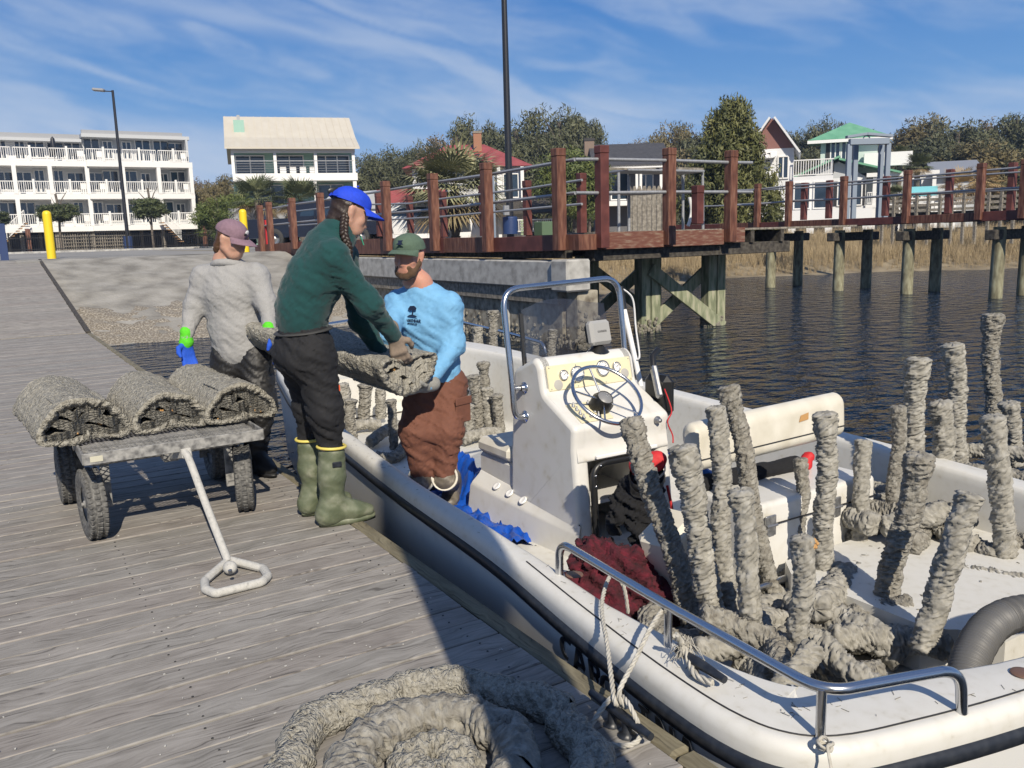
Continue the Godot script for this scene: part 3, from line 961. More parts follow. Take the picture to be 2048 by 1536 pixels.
func make_walkway() -> void:
	var p := thing("walkway", "long red railed walkway on round pilings over the marsh edge", "walkway", Vector3(23.3, -0.5, -16))
	var near := [[Vector3(22.4, 1.504, -20.499), Vector3(22.4, 2.941, -20.499)], [Vector3(22.4, 1.476, -19.197), Vector3(22.4, 2.938, -19.197)], [Vector3(22.4, 1.507, -17.136), Vector3(22.4, 2.951, -17.136)], [Vector3(22.4, 1.499, -15.051), Vector3(22.4, 2.967, -15.051)], [Vector3(22.4, 1.537, -12.965), Vector3(22.4, 2.987, -12.965)], [Vector3(22.4, 1.542, -11.858), Vector3(22.4, 2.994, -11.858)]]
	var back := [[Vector3(24.3, 1.713, -20.168), Vector3(24.3, 2.967, -20.168)], [Vector3(24.3, 1.733, -19.147), Vector3(24.3, 2.983, -19.147)], [Vector3(24.3, 1.747, -17.042), Vector3(24.3, 2.965, -17.042)], [Vector3(24.3, 1.752, -14.983), Vector3(24.3, 3.019, -14.983)], [Vector3(24.3, 1.745, -13.199), Vector3(24.3, 3.057, -13.199)]]
	for q in near:
		var b := MB.new()
		post_mesh(b, q[0], q[1], 0.17)
		put(b, "post", M.red_wood, p)
	for q in back:
		var b := MB.new()
		post_mesh(b, q[0], q[1], 0.17)
		put(b, "post", M.red_deep, p)
	rail_run([Vector3(22.55, 2.822, -23.353), Vector3(22.55, 2.755, -20.649), Vector3(22.55, 2.79, -19.351), Vector3(22.55, 2.769, -17.29), Vector3(22.55, 2.773, -15.208), Vector3(22.55, 2.795, -13.122), Vector3(22.55, 2.806, -11.364)], p)
	rail_run([Vector3(22.55, 2.309, -23.346), Vector3(22.55, 2.263, -20.635), Vector3(22.55, 2.317, -19.334), Vector3(22.55, 2.281, -17.268), Vector3(22.55, 2.304, -15.181), Vector3(22.55, 2.309, -13.09), Vector3(22.55, 2.304, -11.326)], p)
	rail_run([Vector3(24.2, 2.864, -23.745), Vector3(24.2, 2.78, -20.125), Vector3(24.2, 2.769, -19.112), Vector3(24.2, 2.779, -17.026), Vector3(24.2, 2.789, -14.986), Vector3(24.2, 2.774, -12.186)], p, 0.026)
	rail_run([Vector3(24.2, 2.369, -23.735), Vector3(24.2, 2.347, -20.109), Vector3(24.2, 2.333, -19.093), Vector3(24.2, 2.34, -17.003), Vector3(24.2, 2.335, -14.958), Vector3(24.2, 2.312, -12.151)], p, 0.026)
	var f := [Vector3(22.45, 1.684, -24.684), Vector3(22.45, 1.678, -22.245), Vector3(22.45, 1.661, -20.549), Vector3(22.45, 1.682, -19.227), Vector3(22.45, 1.685, -17.164), Vector3(22.45, 1.707, -15.081), Vector3(22.45, 1.742, -12.994), Vector3(22.45, 1.782, -11.121)]
	var g := [Vector3(22.45, 1.518, -24.683), Vector3(22.45, 1.471, -22.241), Vector3(22.45, 1.471, -20.544), Vector3(22.45, 1.46, -19.219), Vector3(22.45, 1.477, -17.155), Vector3(22.45, 1.485, -15.069), Vector3(22.45, 1.498, -12.978), Vector3(22.45, 1.519, -11.101)]
	for i in f.size() - 1:
		var b := MB.new()
		b.bar((f[i] + g[i]) * 0.5, (f[i + 1] + g[i + 1]) * 0.5, 0.08, f[i].y - g[i].y, 0.008)
		put(b, "side_board", M.red_wood if i % 2 else M.red_deep, p)
		b = MB.new()
		b.bar((f[i] + g[i]) * 0.5 + Vector3(1.85, 0, 0), (f[i + 1] + g[i + 1]) * 0.5 + Vector3(1.85, 0, 0), 0.08, f[i].y - g[i].y, 0.008)
		put(b, "side_board", M.red_deep, p)
		b = MB.new()
		b.bar(f[i] + Vector3(0.93, -0.03, 0), f[i + 1] + Vector3(0.93, -0.03, 0), 1.8, 0.05)
		put(b, "deck", M.grey_wood, p)
	for q in [Vector3(22.75, 1.244, -20.18), Vector3(22.75, 1.267, -17.483), Vector3(22.75, 1.286, -15.15), Vector3(22.75, 1.317, -12.584)]:
		for s in 2:
			var b := MB.new()
			var x: float = q.x + 1.35 * s
			var z: float = q.z
			b.tube(PackedVector3Array([Vector3(x, -2.0, z), Vector3(x, 0.2, z), Vector3(x, 1.35, z)]), [0.17, 0.165, 0.155], 14)
			put(b, "pile", M.piling, p)
		var b := MB.new()
		b.abox(Vector3(22.3, 1.02, q.z - 0.14), Vector3(24.5, 1.28, q.z + 0.14), 0.02)
		put(b, "cap_beam", M.dark_wood, p)
	# the older boardwalk beyond, bare grey wood
	var w := thing("boardwalk", "bare grey timber boardwalk with slatted rails beyond the red walkway", "boardwalk", Vector3(43.932, 2.004, -26.981))
	var a := Vector3(39.128, 2.001, -27.588)
	var c := Vector3(41.702, 2.05, -21.308)
	for k in 14:
		var q := a.lerp(c, k / 13.0)
		var b := MB.new()
		b.abox(q + Vector3(-0.06, -1.6, -0.06), q + Vector3(0.06, 0.95, 0.06))
		put(b, "post", M.grey_wood, w)
	for h in [0.1, 0.35, 0.6, 0.9]:
		var b := MB.new()
		b.bar(a + Vector3(0, h, 0), c + Vector3(0, h, 0), 0.05, 0.13)
		put(b, "slat", M.grey_wood, w)
	for h in [-0.1]:
		var b := MB.new()
		b.bar(a + Vector3(0.8, h, -0.5), c + Vector3(0.8, h, -0.5), 1.6, 0.2)
		put(b, "deck", M.dark_wood, w)
	# gateway
	var gt := thing("gateway", "tall blue grey steel gateway with a pitched top and round emblem", "gateway", Vector3(28.866, 1.817, -20.986))
	var r2 := Vector3(0.852, 0, 0.524)
	for q in [[1690, 0.0], [1704, 0.25], [1760, 0.0], [1774, 0.25]]:
		pass
	var gx := [Vector3(28.19, 1.839, -21.402), Vector3(28.915, 1.838, -21.66), Vector3(29.75, 1.83, -21.147), Vector3(29.428, 1.836, -20.641)]
	for q in gx:
		var b := MB.new()
		b.box(Transform3D(Basis(Vector3.UP, -0.55), q + Vector3(0, 1.25, 0)), Vector3(0.17, 2.75, 0.17), 0.01)
		put(b, "column", M.gate, gt)
	var b := MB.new()
	b.bar(gx[0] + Vector3(0, 2.70, 0), gx[3] + Vector3(0, 2.70, 0), 0.25, 0.22, 0.01)
	put(b, "lintel", M.gate, gt)
	for s in [[0, -0.12], [3, 0.12]]:
		b = MB.new()
		var e: Vector3 = gx[s[0]] + r2 * s[1] + Vector3(0, 2.88, 0)
		b.bar(e, Vector3(28.724, 4.813, -21.074), 0.25, 0.1, 0.01)
		put(b, "pitched_beam", M.gate, gt)
	b = MB.new()
	b.lathe([Vector2(0.10, -0.03), Vector2(0.13, -0.03), Vector2(0.13, 0.03), Vector2(0.10, 0.03), Vector2(0.10, -0.03)], 16, Transform3D(Basis(Vector3(0.852, 0, 0.524), Vector3(-0.524, 0, 0.852), Vector3(0, -1, 0)), Vector3(28.73, 4.642, -21.07)), true)
	put(b, "emblem", M.gate, gt)


# ---------------------------------------------------------------- houses
# a window: frame bars round a pane, both in the wall plane of xf (x along the wall, z outwards)
func window(parent: Node3D, xf: Transform3D, w: float, h: float, bars := 1, trim: Material = null) -> void:
	var b := MB.new()
	var t := 0.09
	for s in [-1.0, 1.0]:
		b.box(xf * Transform3D(Basis(), Vector3(s * (w + t) * 0.5, 0, 0.04)), Vector3(t, h + 2 * t, 0.1))
		b.box(xf * Transform3D(Basis(), Vector3(0, s * (h + t) * 0.5, 0.043)), Vector3(w, t, 0.106))
	for k in bars:
		b.box(xf * Transform3D(Basis(), Vector3(w * (float(k + 1) / (bars + 1) - 0.5), 0, 0.03)), Vector3(0.09, h, 0.06))
	var f := put(b, "window", trim if trim else M.trim, parent)
	b = MB.new()
	b.box(xf * Transform3D(Basis(), Vector3(0, 0, 0.005)), Vector3(w, h, 0.03))
	put(b, "pane", M.glass, f)


func railing(parent: Node3D, a: Vector3, c: Vector3, h: float, gap := 0.14, m: Material = null) -> void:
	var b := MB.new()
	b.bar(a + Vector3(0, h, 0), c + Vector3(0, h, 0), 0.08, 0.07)
	b.bar(a + Vector3(0, 0.1, 0), c + Vector3(0, 0.1, 0), 0.06, 0.06)
	var n := int(a.distance_to(c) / gap)
	for i in n + 1:
		var q := a.lerp(c, float(i) / n)
		b.bar(q + Vector3(0, 0.1, 0), q + Vector3(0, h, 0), 0.045, 0.045, 0.0, Vector3(0, 0, 1))
	put(b, "railing", m if m else M.trim, parent)


func slab(parent: Node3D, called: String, lo: Vector3, hi: Vector3, m: Material, bev := 0.0) -> MeshInstance3D:
	var b := MB.new()
	b.abox(lo, hi, bev)
	return put(b, called, m, parent)


# a house in its own axes: xf carries local points to the world
func hslab(parent: Node3D, xf: Transform3D, called: String, lo: Vector3, hi: Vector3, m: Material) -> MeshInstance3D:
	var b := MB.new()
	b.box(xf * Transform3D(Basis(), (lo + hi) * 0.5), (hi - lo).abs())
	return put(b, called, m, parent)


# a roof (or gable) whose profile in (z, y) is drawn along x from x0 to x1
func hprism(parent: Node, xf: Transform3D, called: String, prof: PackedVector2Array, x0: float, x1: float, m: Material) -> MeshInstance3D:
	var b := MB.new()
	b.prism(prof, x1 - x0, xf * Transform3D(Basis(Vector3(0, 0, 1), Vector3(0, 1, 0), Vector3(1, 0, 0)), Vector3(x0, 0, 0)))
	return put(b, called, m, parent)


func make_buildings() -> void:
	# ---- white apartments on stilts with three tiers of balconies
	var o := thing("apartment_house", "long white three storey apartment house with tiers of railed balconies on stilts", "building", Vector3(5, 1.2, -92))
	var zf := -89.0
	var xs := [1.3413, 3.9819, 6.8007, 9.8125, 12.8182, 15.9445, 18.8719]
	var fl := [3.2444, 6.1351, 9.0468, 11.4766]
	var x0: float = xs[0]
	var x1: float = xs[6]
	slab(o, "wall", Vector3(x0, fl[0], -102), Vector3(xs[3], fl[3] - 0.25, zf - 2.4), M.siding)
	slab(o, "wall", Vector3(xs[3] + 0.002, fl[0], -102), Vector3(x1 - 0.1, fl[3] + 0.1, zf - 2.2), M.siding_grey)
	for k in 3:
		slab(o, "balcony", Vector3(x0, fl[k] - 0.38, zf - 2.6), Vector3(xs[3], fl[k] + 0.1, zf), M.trim)
		slab(o, "balcony", Vector3(xs[3], fl[k] - 0.36, zf - 2.6), Vector3(x1 + 0.2, fl[k] + 0.14, zf + 0.25), M.trim)
	var rf := slab(o, "roof", Vector3(x0, fl[3] - 0.55, -102.5), Vector3(xs[3] - 0.1, fl[3] - 0.28, zf - 0.9), M.siding_grey)
	slab(o, "roof", Vector3(xs[3] - 0.1, fl[3] - 0.1, -102.5), Vector3(x1 + 0.3, fl[3] + 0.22, zf - 0.6), M.siding_grey)
	slab(o, "parapet", Vector3(x0, fl[3] - 0.28, zf - 1.6), Vector3(xs[3] - 0.2, fl[3] + 0.15, zf - 1.3), M.galv)
	slab(o, "parapet", Vector3(xs[3], fl[3] + 0.22, zf - 1.5), Vector3(x1 - 0.2, fl[3] + 0.6, zf - 1.2), M.galv)
	slab(o, "side_wall", Vector3(x1 - 0.1, fl[0], -102), Vector3(x1 + 0.1, fl[3], zf - 0.5), M.siding_grey)
	slab(o, "chimney_vent", Vector3(x0 + 24, fl[3] + 0.3, -96), Vector3(x0 + 24.4, fl[3] + 0.9, -95.6), M.dark)
	for i in 6:
		for k in 3:
			var z: float = zf - (2.4 if i < 3 else 2.2)
			railing(o, Vector3(xs[i] + 0.1, fl[k] + 0.12, zf - 0.08 + (0.25 if i > 2 else 0.0)), Vector3(xs[i + 1] - 0.1, fl[k] + 0.12, zf - 0.08 + (0.25 if i > 2 else 0.0)), 1.08, 0.17)
			slab(o, "rail_post", Vector3((xs[i] + xs[i + 1]) * 0.5 - 0.09, fl[k] + 0.1, zf - 0.16 + (0.25 if i > 2 else 0.0)), Vector3((xs[i] + xs[i + 1]) * 0.5 + 0.09, fl[k] + 1.4, zf + 0.02 + (0.25 if i > 2 else 0.0)), M.trim)
			for s in 2:
				var wx: float = lerpf(xs[i], xs[i + 1], 0.28 + 0.46 * s)
				window(o, Transform3D(Basis(), Vector3(wx, fl[k] + 1.35, z)), 1.25 if (i + k + s) % 3 else 0.7, 1.9 if (i + s + k) % 2 else 1.5, 1)
				if (i * 7 + k * 3 + s) % 3 == 0:
					var cb := MB.new()
					var p0 := Vector3(wx + 0.2, fl[k] + 0.12, zf - 1.0)
					cb.abox(p0, p0 + Vector3(0.55, 0.45, 0.5))
					cb.abox(p0 + Vector3(0, 0.45, -0.05), p0 + Vector3(0.55, 1.0, 0.0))
					put(cb, "balcony_chair", M.trim, o)
			if k < 2:
				slab(o, "column", Vector3(xs[i + 1] - 0.17, fl[k] + 0.1, zf - 0.3), Vector3(xs[i + 1] + 0.17, fl[k + 1] - 0.38, zf + 0.03 + (0.26 if i > 2 else 0.0)), M.trim)
		slab(o, "stilt", Vector3(xs[i] - 0.15, 1.1, zf - 0.6), Vector3(xs[i] + 0.15, fl[0] - 0.38, zf - 0.3), M.grey_wood)
		slab(o, "stilt", Vector3(xs[i] + 1.5, 1.1, zf - 3.6), Vector3(xs[i] + 1.8, fl[0] - 0.38, zf - 3.3), M.grey_wood)
	slab(o, "under_storey", Vector3(x0, 1.1, zf - 8.0), Vector3(x1, fl[0] - 0.3, zf - 7.0), M.dark)
	for q in [[Vector3(7.021, 1.909, -89), Vector3(9.783, 3.063, -89)], [Vector3(9.912, 1.827, -89), Vector3(12.604, 3.052, -89)]]:
		var b := MB.new()
		var a: Vector3 = q[0]
		var c: Vector3 = q[1]
		var n := 13
		for i in n + 1: b.bar(Vector3(lerpf(a.x, c.x, float(i) / n), 1.2, zf - 0.33), Vector3(lerpf(a.x, c.x, float(i) / n), c.y, zf - 0.33), 0.09, 0.03, 0.0, Vector3(0, 0, 1))
		for i in 7: b.bar(Vector3(a.x, lerpf(1.25, c.y, i / 6.0), zf - 0.29), Vector3(c.x, lerpf(1.25, c.y, i / 6.0), zf - 0.29), 0.03, 0.09)
		put(b, "lattice", M.grey_wood, o)
	for s in [[Vector3(4.274, 3.599, -88.5), Vector3(2.517, 1.946, -88.5)], [Vector3(15.666, 3.498, -88.5), Vector3(17.143, 1.716, -88.5)]]:
		var st := MB.new()
		for i in 9:
			var q: Vector3 = (s[0] as Vector3).lerp(s[1], i / 8.0)
			st.box(Transform3D(Basis(), q + Vector3(0, 0, 0.7)), Vector3(0.36, 0.08, 1.3))
		put(st, "steps", blotchy(Color(0.30, 0.17, 0.08), Color(0.42, 0.26, 0.13), 0.8), o)
		railing(o, s[0] + Vector3(0, 0.05, 1.4), s[1] + Vector3(0, 0.05, 1.4), 1.1, 0.17)
	var um := MB.new()
	um.lathe([Vector2(0.02, 1.9), Vector2(0.17, 1.7), Vector2(0.27, 0.7), Vector2(0.12, 0.35), Vector2(0.03, 0.3), Vector2(0.03, -0.8)], 10, Transform3D(Basis(), Vector3(7.327, 9.895, -89.4) + Vector3(0, -0.5, 0)))
	var ut := thing("umbrella", "closed dark patio umbrella standing on the top apartment balcony", "umbrella", Vector3(7.327, 9.895, -89.4))
	put(um, "canopy", M.pole, ut)

	# ---- mint house with a broad cream metal roof
	var m := thing("mint_house", "mint green beach house with a broad cream metal roof and railed balcony", "house", Vector3(23.444, 1.532, -71.286))
	var xf := Transform3D(Basis(Vector3.UP, deg_to_rad(-15)), Vector3(m.position.x, 0, m.position.z))
	var mint := mat(Color(0.30, 0.50, 0.42), 0.7)
	var cream_roof := tex(mat(grey(0.6), 0.6), noise_tex(0.01, [[0.0, Color(0.54, 0.50, 0.42)], [1.0, Color(0.60, 0.565, 0.485)]], 256), 0.3)
	hslab(m, xf, "wall", Vector3(-4.95, 1.1, -11.0), Vector3(4.95, 9.1, -2.2), mint)
	hprism(m, xf, "gable", PackedVector2Array([Vector2(-11, 9.1), Vector2(-2.2, 9.1), Vector2(-2.2, 9.75), Vector2(-5.5, 11.85)]), -4.95, 4.95, mint)
	var roof := hprism(m, xf, "roof", PackedVector2Array([Vector2(0.75, 9.0), Vector2(-1.7, 10.0), Vector2(-5.5, 12.15), Vector2(-11.6, 8.8), Vector2(-11.6, 8.65), Vector2(-5.5, 11.95), Vector2(-1.7, 9.85), Vector2(0.75, 8.85)]), -5.4, 5.3, cream_roof)
	for k in 18:
		var sb := MB.new()
		var x := -5.3 + k * 0.6
		sb.bar(xf * Vector3(x, 10.02, -1.7), xf * Vector3(x, 12.17, -5.5), 0.03, 0.05)
		sb.bar(xf * Vector3(x, 9.02, 0.74), xf * Vector3(x, 10.02, -1.7), 0.03, 0.05)
		put(sb, "seam", cream_roof, roof)
	hslab(m, xf, "chimney", Vector3(-4.6, 9.8, -3.6), Vector3(-3.75, 11.5, -2.6), mint)
	hslab(m, xf, "flue", Vector3(-4.3, 11.5, -3.3), Vector3(-4.05, 11.95, -3.0), M.galv)
	hslab(m, xf, "balcony", Vector3(-4.95, 6.35, -2.3), Vector3(5.05, 6.95, 0.3), M.trim)
	hslab(m, xf, "eave_beam", Vector3(-4.95, 8.6, -0.1), Vector3(4.95, 8.95, 0.15), M.trim)
	for x in [-4.85, -1.55, 1.7, 4.8]:
		hslab(m, xf, "column", Vector3(x - 0.12, 6.95, -0.1), Vector3(x + 0.12, 8.6, 0.14), M.trim)
	hslab(m, xf, "corner_post", Vector3(4.65, 1.1, -0.1), Vector3(4.95, 6.35, 0.2), M.trim)
	hslab(m, xf, "corner_post", Vector3(1.4, 4.6, -0.1), Vector3(1.65, 6.35, 0.2), M.trim)
	for q in [[-3.5, 2.2, 1], [-0.3, 2.2, 1], [3.2, 2.9, 2]]:
		window(m, xf * Transform3D(Basis(), Vector3(q[0], 7.75, -2.2)), q[1], 1.55, q[2])
	window(m, xf * Transform3D(Basis(), Vector3(3.0, 5.2, -2.2)), 2.0, 1.8, 1)
	window(m, xf * Transform3D(Basis(), Vector3(-2.0, 5.2, -2.2)), 2.0, 1.8, 1)
	for h in [7.15, 7.35, 7.55, 7.75, 7.95]:
		var rb := MB.new()
		rb.bar(xf * Vector3(-4.8, h, 0.12), xf * Vector3(4.8, h, 0.12), 0.02 if h < 7.9 else 0.06, 0.02 if h < 7.9 else 0.06)
		put(rb, "cable_rail", M.galv, m)
	for k in 4:
		hslab(m, xf, "balcony_chair", Vector3(-1.2 + k * 0.8, 6.95, -0.7), Vector3(-0.7 + k * 0.8, 7.5, -0.3), M.trim)

	# ---- red roofed cottage with a brick chimney
	var red_roof := tex(mat(grey(0.2), 0.5), noise_tex(0.01, [[0.1, Color(0.27, 0.055, 0.05)], [0.9, Color(0.36, 0.09, 0.08)]], 256), 0.4)
	var c := thing("red_roof_house", "white cottage with a hipped red metal roof and brick chimney behind the palm", "house", Vector3(31.173, 1.546, -55.963))
	var cx := Transform3D(Basis(Vector3.UP, deg_to_rad(-28)), Vector3(c.position.x, 0, c.position.z))
	hslab(c, cx, "wall", Vector3(-4.0, 1.1, -7), Vector3(4.0, 6.4, 0), M.siding)
	var hb := MB.new()
	var e := [Vector3(-4.7, 6.35, 0.7), Vector3(4.7, 6.35, 0.7), Vector3(4.7, 6.35, -7.7), Vector3(-4.7, 6.35, -7.7), Vector3(-1.4, 8.3, -3.5), Vector3(1.4, 8.3, -3.5)]
	for i in 6: e[i] = cx * e[i]
	hb.quad(e[0], e[1], e[5], e[4]); hb.tri(e[1], e[2], e[5]); hb.quad(e[2], e[3], e[4], e[5]); hb.tri(e[3], e[0], e[4]); hb.quad(e[3], e[2], e[1], e[0])
	put(hb, "roof", red_roof, c)
	hslab(c, cx, "chimney", Vector3(0.55, 7.4, -2.8), Vector3(1.15, 9.0, -2.2), blotchy(Color(0.27, 0.13, 0.075), Color(0.40, 0.22, 0.14), 0.9, 0.06, 1.5))
	hslab(c, cx, "chimney_cap", Vector3(0.5, 9.0, -2.85), Vector3(1.2, 9.15, -2.15), M.grey_wood)
	for x in [2.2, 3.9]: hslab(c, cx, "column", Vector3(x - 0.12, 1.1, 0.4), Vector3(x + 0.12, 6.3, 0.64), M.trim)
	window(c, cx * Transform3D(Basis(), Vector3(3.1, 5.0, 0)), 1.0, 1.6)
	window(c, cx * Transform3D(Basis(), Vector3(-2.0, 5.0, 0)), 1.0, 1.6)
	hprism(c, cx, "porch_roof", PackedVector2Array([Vector2(0, 4.1), Vector2(2.4, 3.0), Vector2(2.4, 2.9), Vector2(0, 3.9)]), 0.5, 6.0, M.dark_wood)
	railing(c, cx * Vector3(3.0, 1.6, 2.2), cx * Vector3(6.2, 1.6, 2.2), 0.9)
	# its low wing, and the white shed by the cars
	var wg := thing("red_roof_wing", "low red roofed outbuilding left of the large palm", "building", Vector3(24.718, 1.656, -52.891))
	var wx2 := Transform3D(Basis(Vector3.UP, deg_to_rad(-28)), Vector3(wg.position.x, 0, wg.position.z))
	hslab(wg, wx2, "wall", Vector3(-1.6, 1.1, -3), Vector3(2.2, 3.6, 0), M.siding)
	hprism(wg, wx2, "roof", PackedVector2Array([Vector2(0.5, 3.5), Vector2(-1.5, 4.7), Vector2(-3.5, 3.5)]), -2.0, 2.6, red_roof)
	var sh := thing("white_shed", "small white gabled shed behind the parked cars", "shed", Vector3(22.229, 1.704, -52.074))
	var sx := Transform3D(Basis(Vector3.UP, deg_to_rad(20)), Vector3(sh.position.x, 0, sh.position.z))
	hslab(sh, sx, "wall", Vector3(-1.6, 1.1, -4), Vector3(1.6, 3.4, 0), M.siding)
	var gb := MB.new()
	gb.prism(PackedVector2Array([Vector2(-1.8, 3.35), Vector2(1.8, 3.35), Vector2(0, 4.5)]), 4.3, sx * Transform3D(Basis(), Vector3(0, 0, -4.15)))
	put(gb, "roof", M.siding_grey, sh)

	# ---- dark roofed house behind the pier head
	var dark_roof := tex(mat(grey(0.05), 0.7), noise_tex(0.02, [[0.2, Color(0.045, 0.045, 0.05)], [0.8, Color(0.075, 0.075, 0.08)]], 256), 0.5)
	var d := thing("dark_roof_house", "grey house with a wide charcoal roof and white porch columns", "house", Vector3(42.614, 1.209, -51.273))
	var dx := Transform3D(Basis(Vector3.UP, deg_to_rad(-33)), Vector3(d.position.x, 0, d.position.z))
	hslab(d, dx, "wall", Vector3(-2.4, 1.1, -7), Vector3(2.4, 6.4, -1.5), mat(Color(0.12, 0.12, 0.13), 0.7))
	hprism(d, dx, "roof", PackedVector2Array([Vector2(0.5, 6.35), Vector2(-3.6, 8.25), Vector2(-7.7, 6.35), Vector2(-7.7, 6.25), Vector2(0.5, 6.2)]), -3.0, 2.9, dark_roof)
	hslab(d, dx, "fascia", Vector3(-3.0, 6.1, 0.42), Vector3(2.9, 6.25, 0.5), M.trim)
	for x in [-2.2, -1.9, 0.3, 0.6]: hslab(d, dx, "column", Vector3(x - 0.09, 3.7, 0.1), Vector3(x + 0.09, 6.2, 0.3), M.trim)
	hslab(d, dx, "corner_wall", Vector3(2.0, 3.7, 0.1), Vector3(2.7, 6.2, 0.35), M.trim)
	hslab(d, dx, "porch_floor", Vector3(-2.6, 3.4, -1.5), Vector3(2.8, 3.75, 0.4), M.trim)
	window(d, dx * Transform3D(Basis(), Vector3(-0.8, 4.9, -1.5)), 1.2, 1.9)
	window(d, dx * Transform3D(Basis(), Vector3(1.2, 4.9, -1.5)), 1.0, 1.6)
	hslab(d, dx, "chimney", Vector3(-3.35, 6.0, -3.6), Vector3(-2.6, 8.5, -2.9), blotchy(Color(0.16, 0.12, 0.10), Color(0.30, 0.23, 0.18), 0.9, 0.06, 1.5))
	hslab(d, dx, "chimney_cap", Vector3(-3.4, 8.5, -3.65), Vector3(-2.55, 8.7, -2.85), M.dark)
	var cn := thing("blue_canopy", "navy blue boat canopy behind the picket screen", "canopy", Vector3(26.316, 1.984, -30.774))
	var nb := MB.new()
	nb.prism(PackedVector2Array([Vector2(-0.85, 1.45), Vector2(-0.6, 2.35), Vector2(0.75, 2.35), Vector2(1.0, 1.45)]), 1.6, Transform3D(Basis(Vector3.UP, -0.5), cn.position * Vector3(1, 0, 1)))
	put(nb, "cover", mat(Color(0.012, 0.03, 0.12), 0.6), cn)

	# ---- white house with a shingled pink gable
	var g := thing("gable_house", "white two storey house with a brick red shingled gable and roof deck", "house", Vector3(48.517, 0.953, -42.946))
	var gx := Transform3D(Basis(Vector3.UP, deg_to_rad(-50)), Vector3(g.position.x, 0, g.position.z))
	hslab(g, gx, "wall", Vector3(-1.7, 1.1, -6), Vector3(1.3, 6.9, 0), M.siding)
	var pg := MB.new()
	pg.prism(PackedVector2Array([Vector2(-1.7, 6.9), Vector2(1.3, 6.9), Vector2(-0.2, 9.0)]), 6.0, gx * Transform3D(Basis(), Vector3(0, 0, -6)))
	put(pg, "gable", blotchy(Color(0.22, 0.10, 0.085), Color(0.29, 0.155, 0.135), 0.9, 0.05, 1.0), g)
	for s in [-1.0, 1.0]:
		var rb := MB.new()
		rb.box(gx * Transform3D(Basis(Vector3(0, 0, 1), -s * 0.95), Vector3(-0.2 + s * 1.02, 7.75, -2.8)), Vector3(3.0, 0.13, 7.0))
		put(rb, "roof", M.siding, g)
	window(g, gx * Transform3D(Basis(), Vector3(-1.0, 5.6, 0)), 0.6, 1.4)
	window(g, gx * Transform3D(Basis(), Vector3(0.6, 5.6, 0)), 0.6, 1.4)
	hprism(g, gx, "awning", PackedVector2Array([Vector2(0.02, 6.75), Vector2(0.9, 6.3), Vector2(0.9, 6.22), Vector2(0.02, 6.6)]), -1.6, 0.2, M.trim)
	hslab(g, gx, "deck_block", Vector3(1.3, 1.1, -3.5), Vector3(3.9, 4.9, 0.4), M.siding)
	railing(g, gx * Vector3(1.3, 4.9, 0.35), gx * Vector3(3.9, 4.9, 0.35), 1.1, 0.16)
	railing(g, gx * Vector3(3.9, 4.9, 0.35), gx * Vector3(3.9, 4.9, -3.0), 1.1, 0.16)
	for x in [1.9, 3.2]: window(g, gx * Transform3D(Basis(), Vector3(x, 3.6, 0.4)), 0.95, 1.7, 0)

	# ---- white house with a green metal roof and belvedere
	var green := tex(mat(grey(0.3), 0.55), noise_tex(0.01, [[0.2, Color(0.12, 0.33, 0.20)], [0.8, Color(0.18, 0.42, 0.27)]], 256), 0.4)
	var h := thing("green_roof_house", "white clapboard house with a green metal roof and upper lookout", "house", Vector3(58.011, 1.513, -44.149))
	var hx := Transform3D(Basis(Vector3.UP, deg_to_rad(-52)), Vector3(h.position.x, 0, h.position.z))
	hslab(h, hx, "wall", Vector3(-3.6, 1.1, -6), Vector3(1.4, 5.1, 0), M.siding)
	var hg := MB.new()
	hg.prism(PackedVector2Array([Vector2(-3.6, 5.1), Vector2(1.4, 5.1), Vector2(-0.6, 6.35)]), 6.0, hx * Transform3D(Basis(), Vector3(0, 0, -6)))
	put(hg, "gable", M.siding_grey, h)
	for s in [[-2.2, 6.05, 3.6, -0.4], [1.6, 5.95, 4.6, 0.27]]:
		var rb := MB.new()
		rb.box(hx * Transform3D(Basis(Vector3(0, 0, 1), -s[3] if s[3] > 0 else -s[3]), Vector3(s[0], s[1] - 0.05, -2.8)), Vector3(s[2], 0.14, 7.2))
		put(rb, "roof", green, h)
	for x in [-2.9, -1.9, -0.2, 0.7]:
		window(h, hx * Transform3D(Basis(), Vector3(x, 3.9, 0)), 0.75, 1.7)
	for x in [-3.45, -1.3, -0.75, 1.2]:
		hslab(h, hx, "shutter", Vector3(x - 0.16, 3.0, 0.01), Vector3(x + 0.16, 4.85, 0.07), M.dark)
	hslab(h, hx, "lookout", Vector3(-2.0, 5.5, -5.5), Vector3(2.2, 8.2, -2.0), mat(Color(0.55, 0.66, 0.62), 0.6))
	for x in [-0.9, -0.1]: window(h, hx * Transform3D(Basis(), Vector3(x, 7.3, -2.0)), 0.6, 1.3)
	for x in [-1.45, 0.45]: hslab(h, hx, "shutter", Vector3(x - 0.16, 6.6, -1.99), Vector3(x + 0.16, 8.0, -1.93), M.dark)
	var lr := MB.new()
	var le := [Vector3(-3.0, 8.15, -1.2), Vector3(3.2, 8.15, -1.2), Vector3(3.2, 8.15, -6.3), Vector3(-3.0, 8.15, -6.3), Vector3(0.1, 9.6, -3.7)]
	for i in 5: le[i] = hx * le[i]
	lr.tri(le[0], le[1], le[4]); lr.tri(le[1], le[2], le[4]); lr.tri(le[2], le[3], le[4]); lr.tri(le[3], le[0], le[4]); lr.quad(le[3], le[2], le[1], le[0])
	put(lr, "lookout_roof", green, h)
	hslab(h, hx, "lookout_fascia", Vector3(-3.0, 7.9, -1.28), Vector3(3.2, 8.14, -1.2), M.trim)
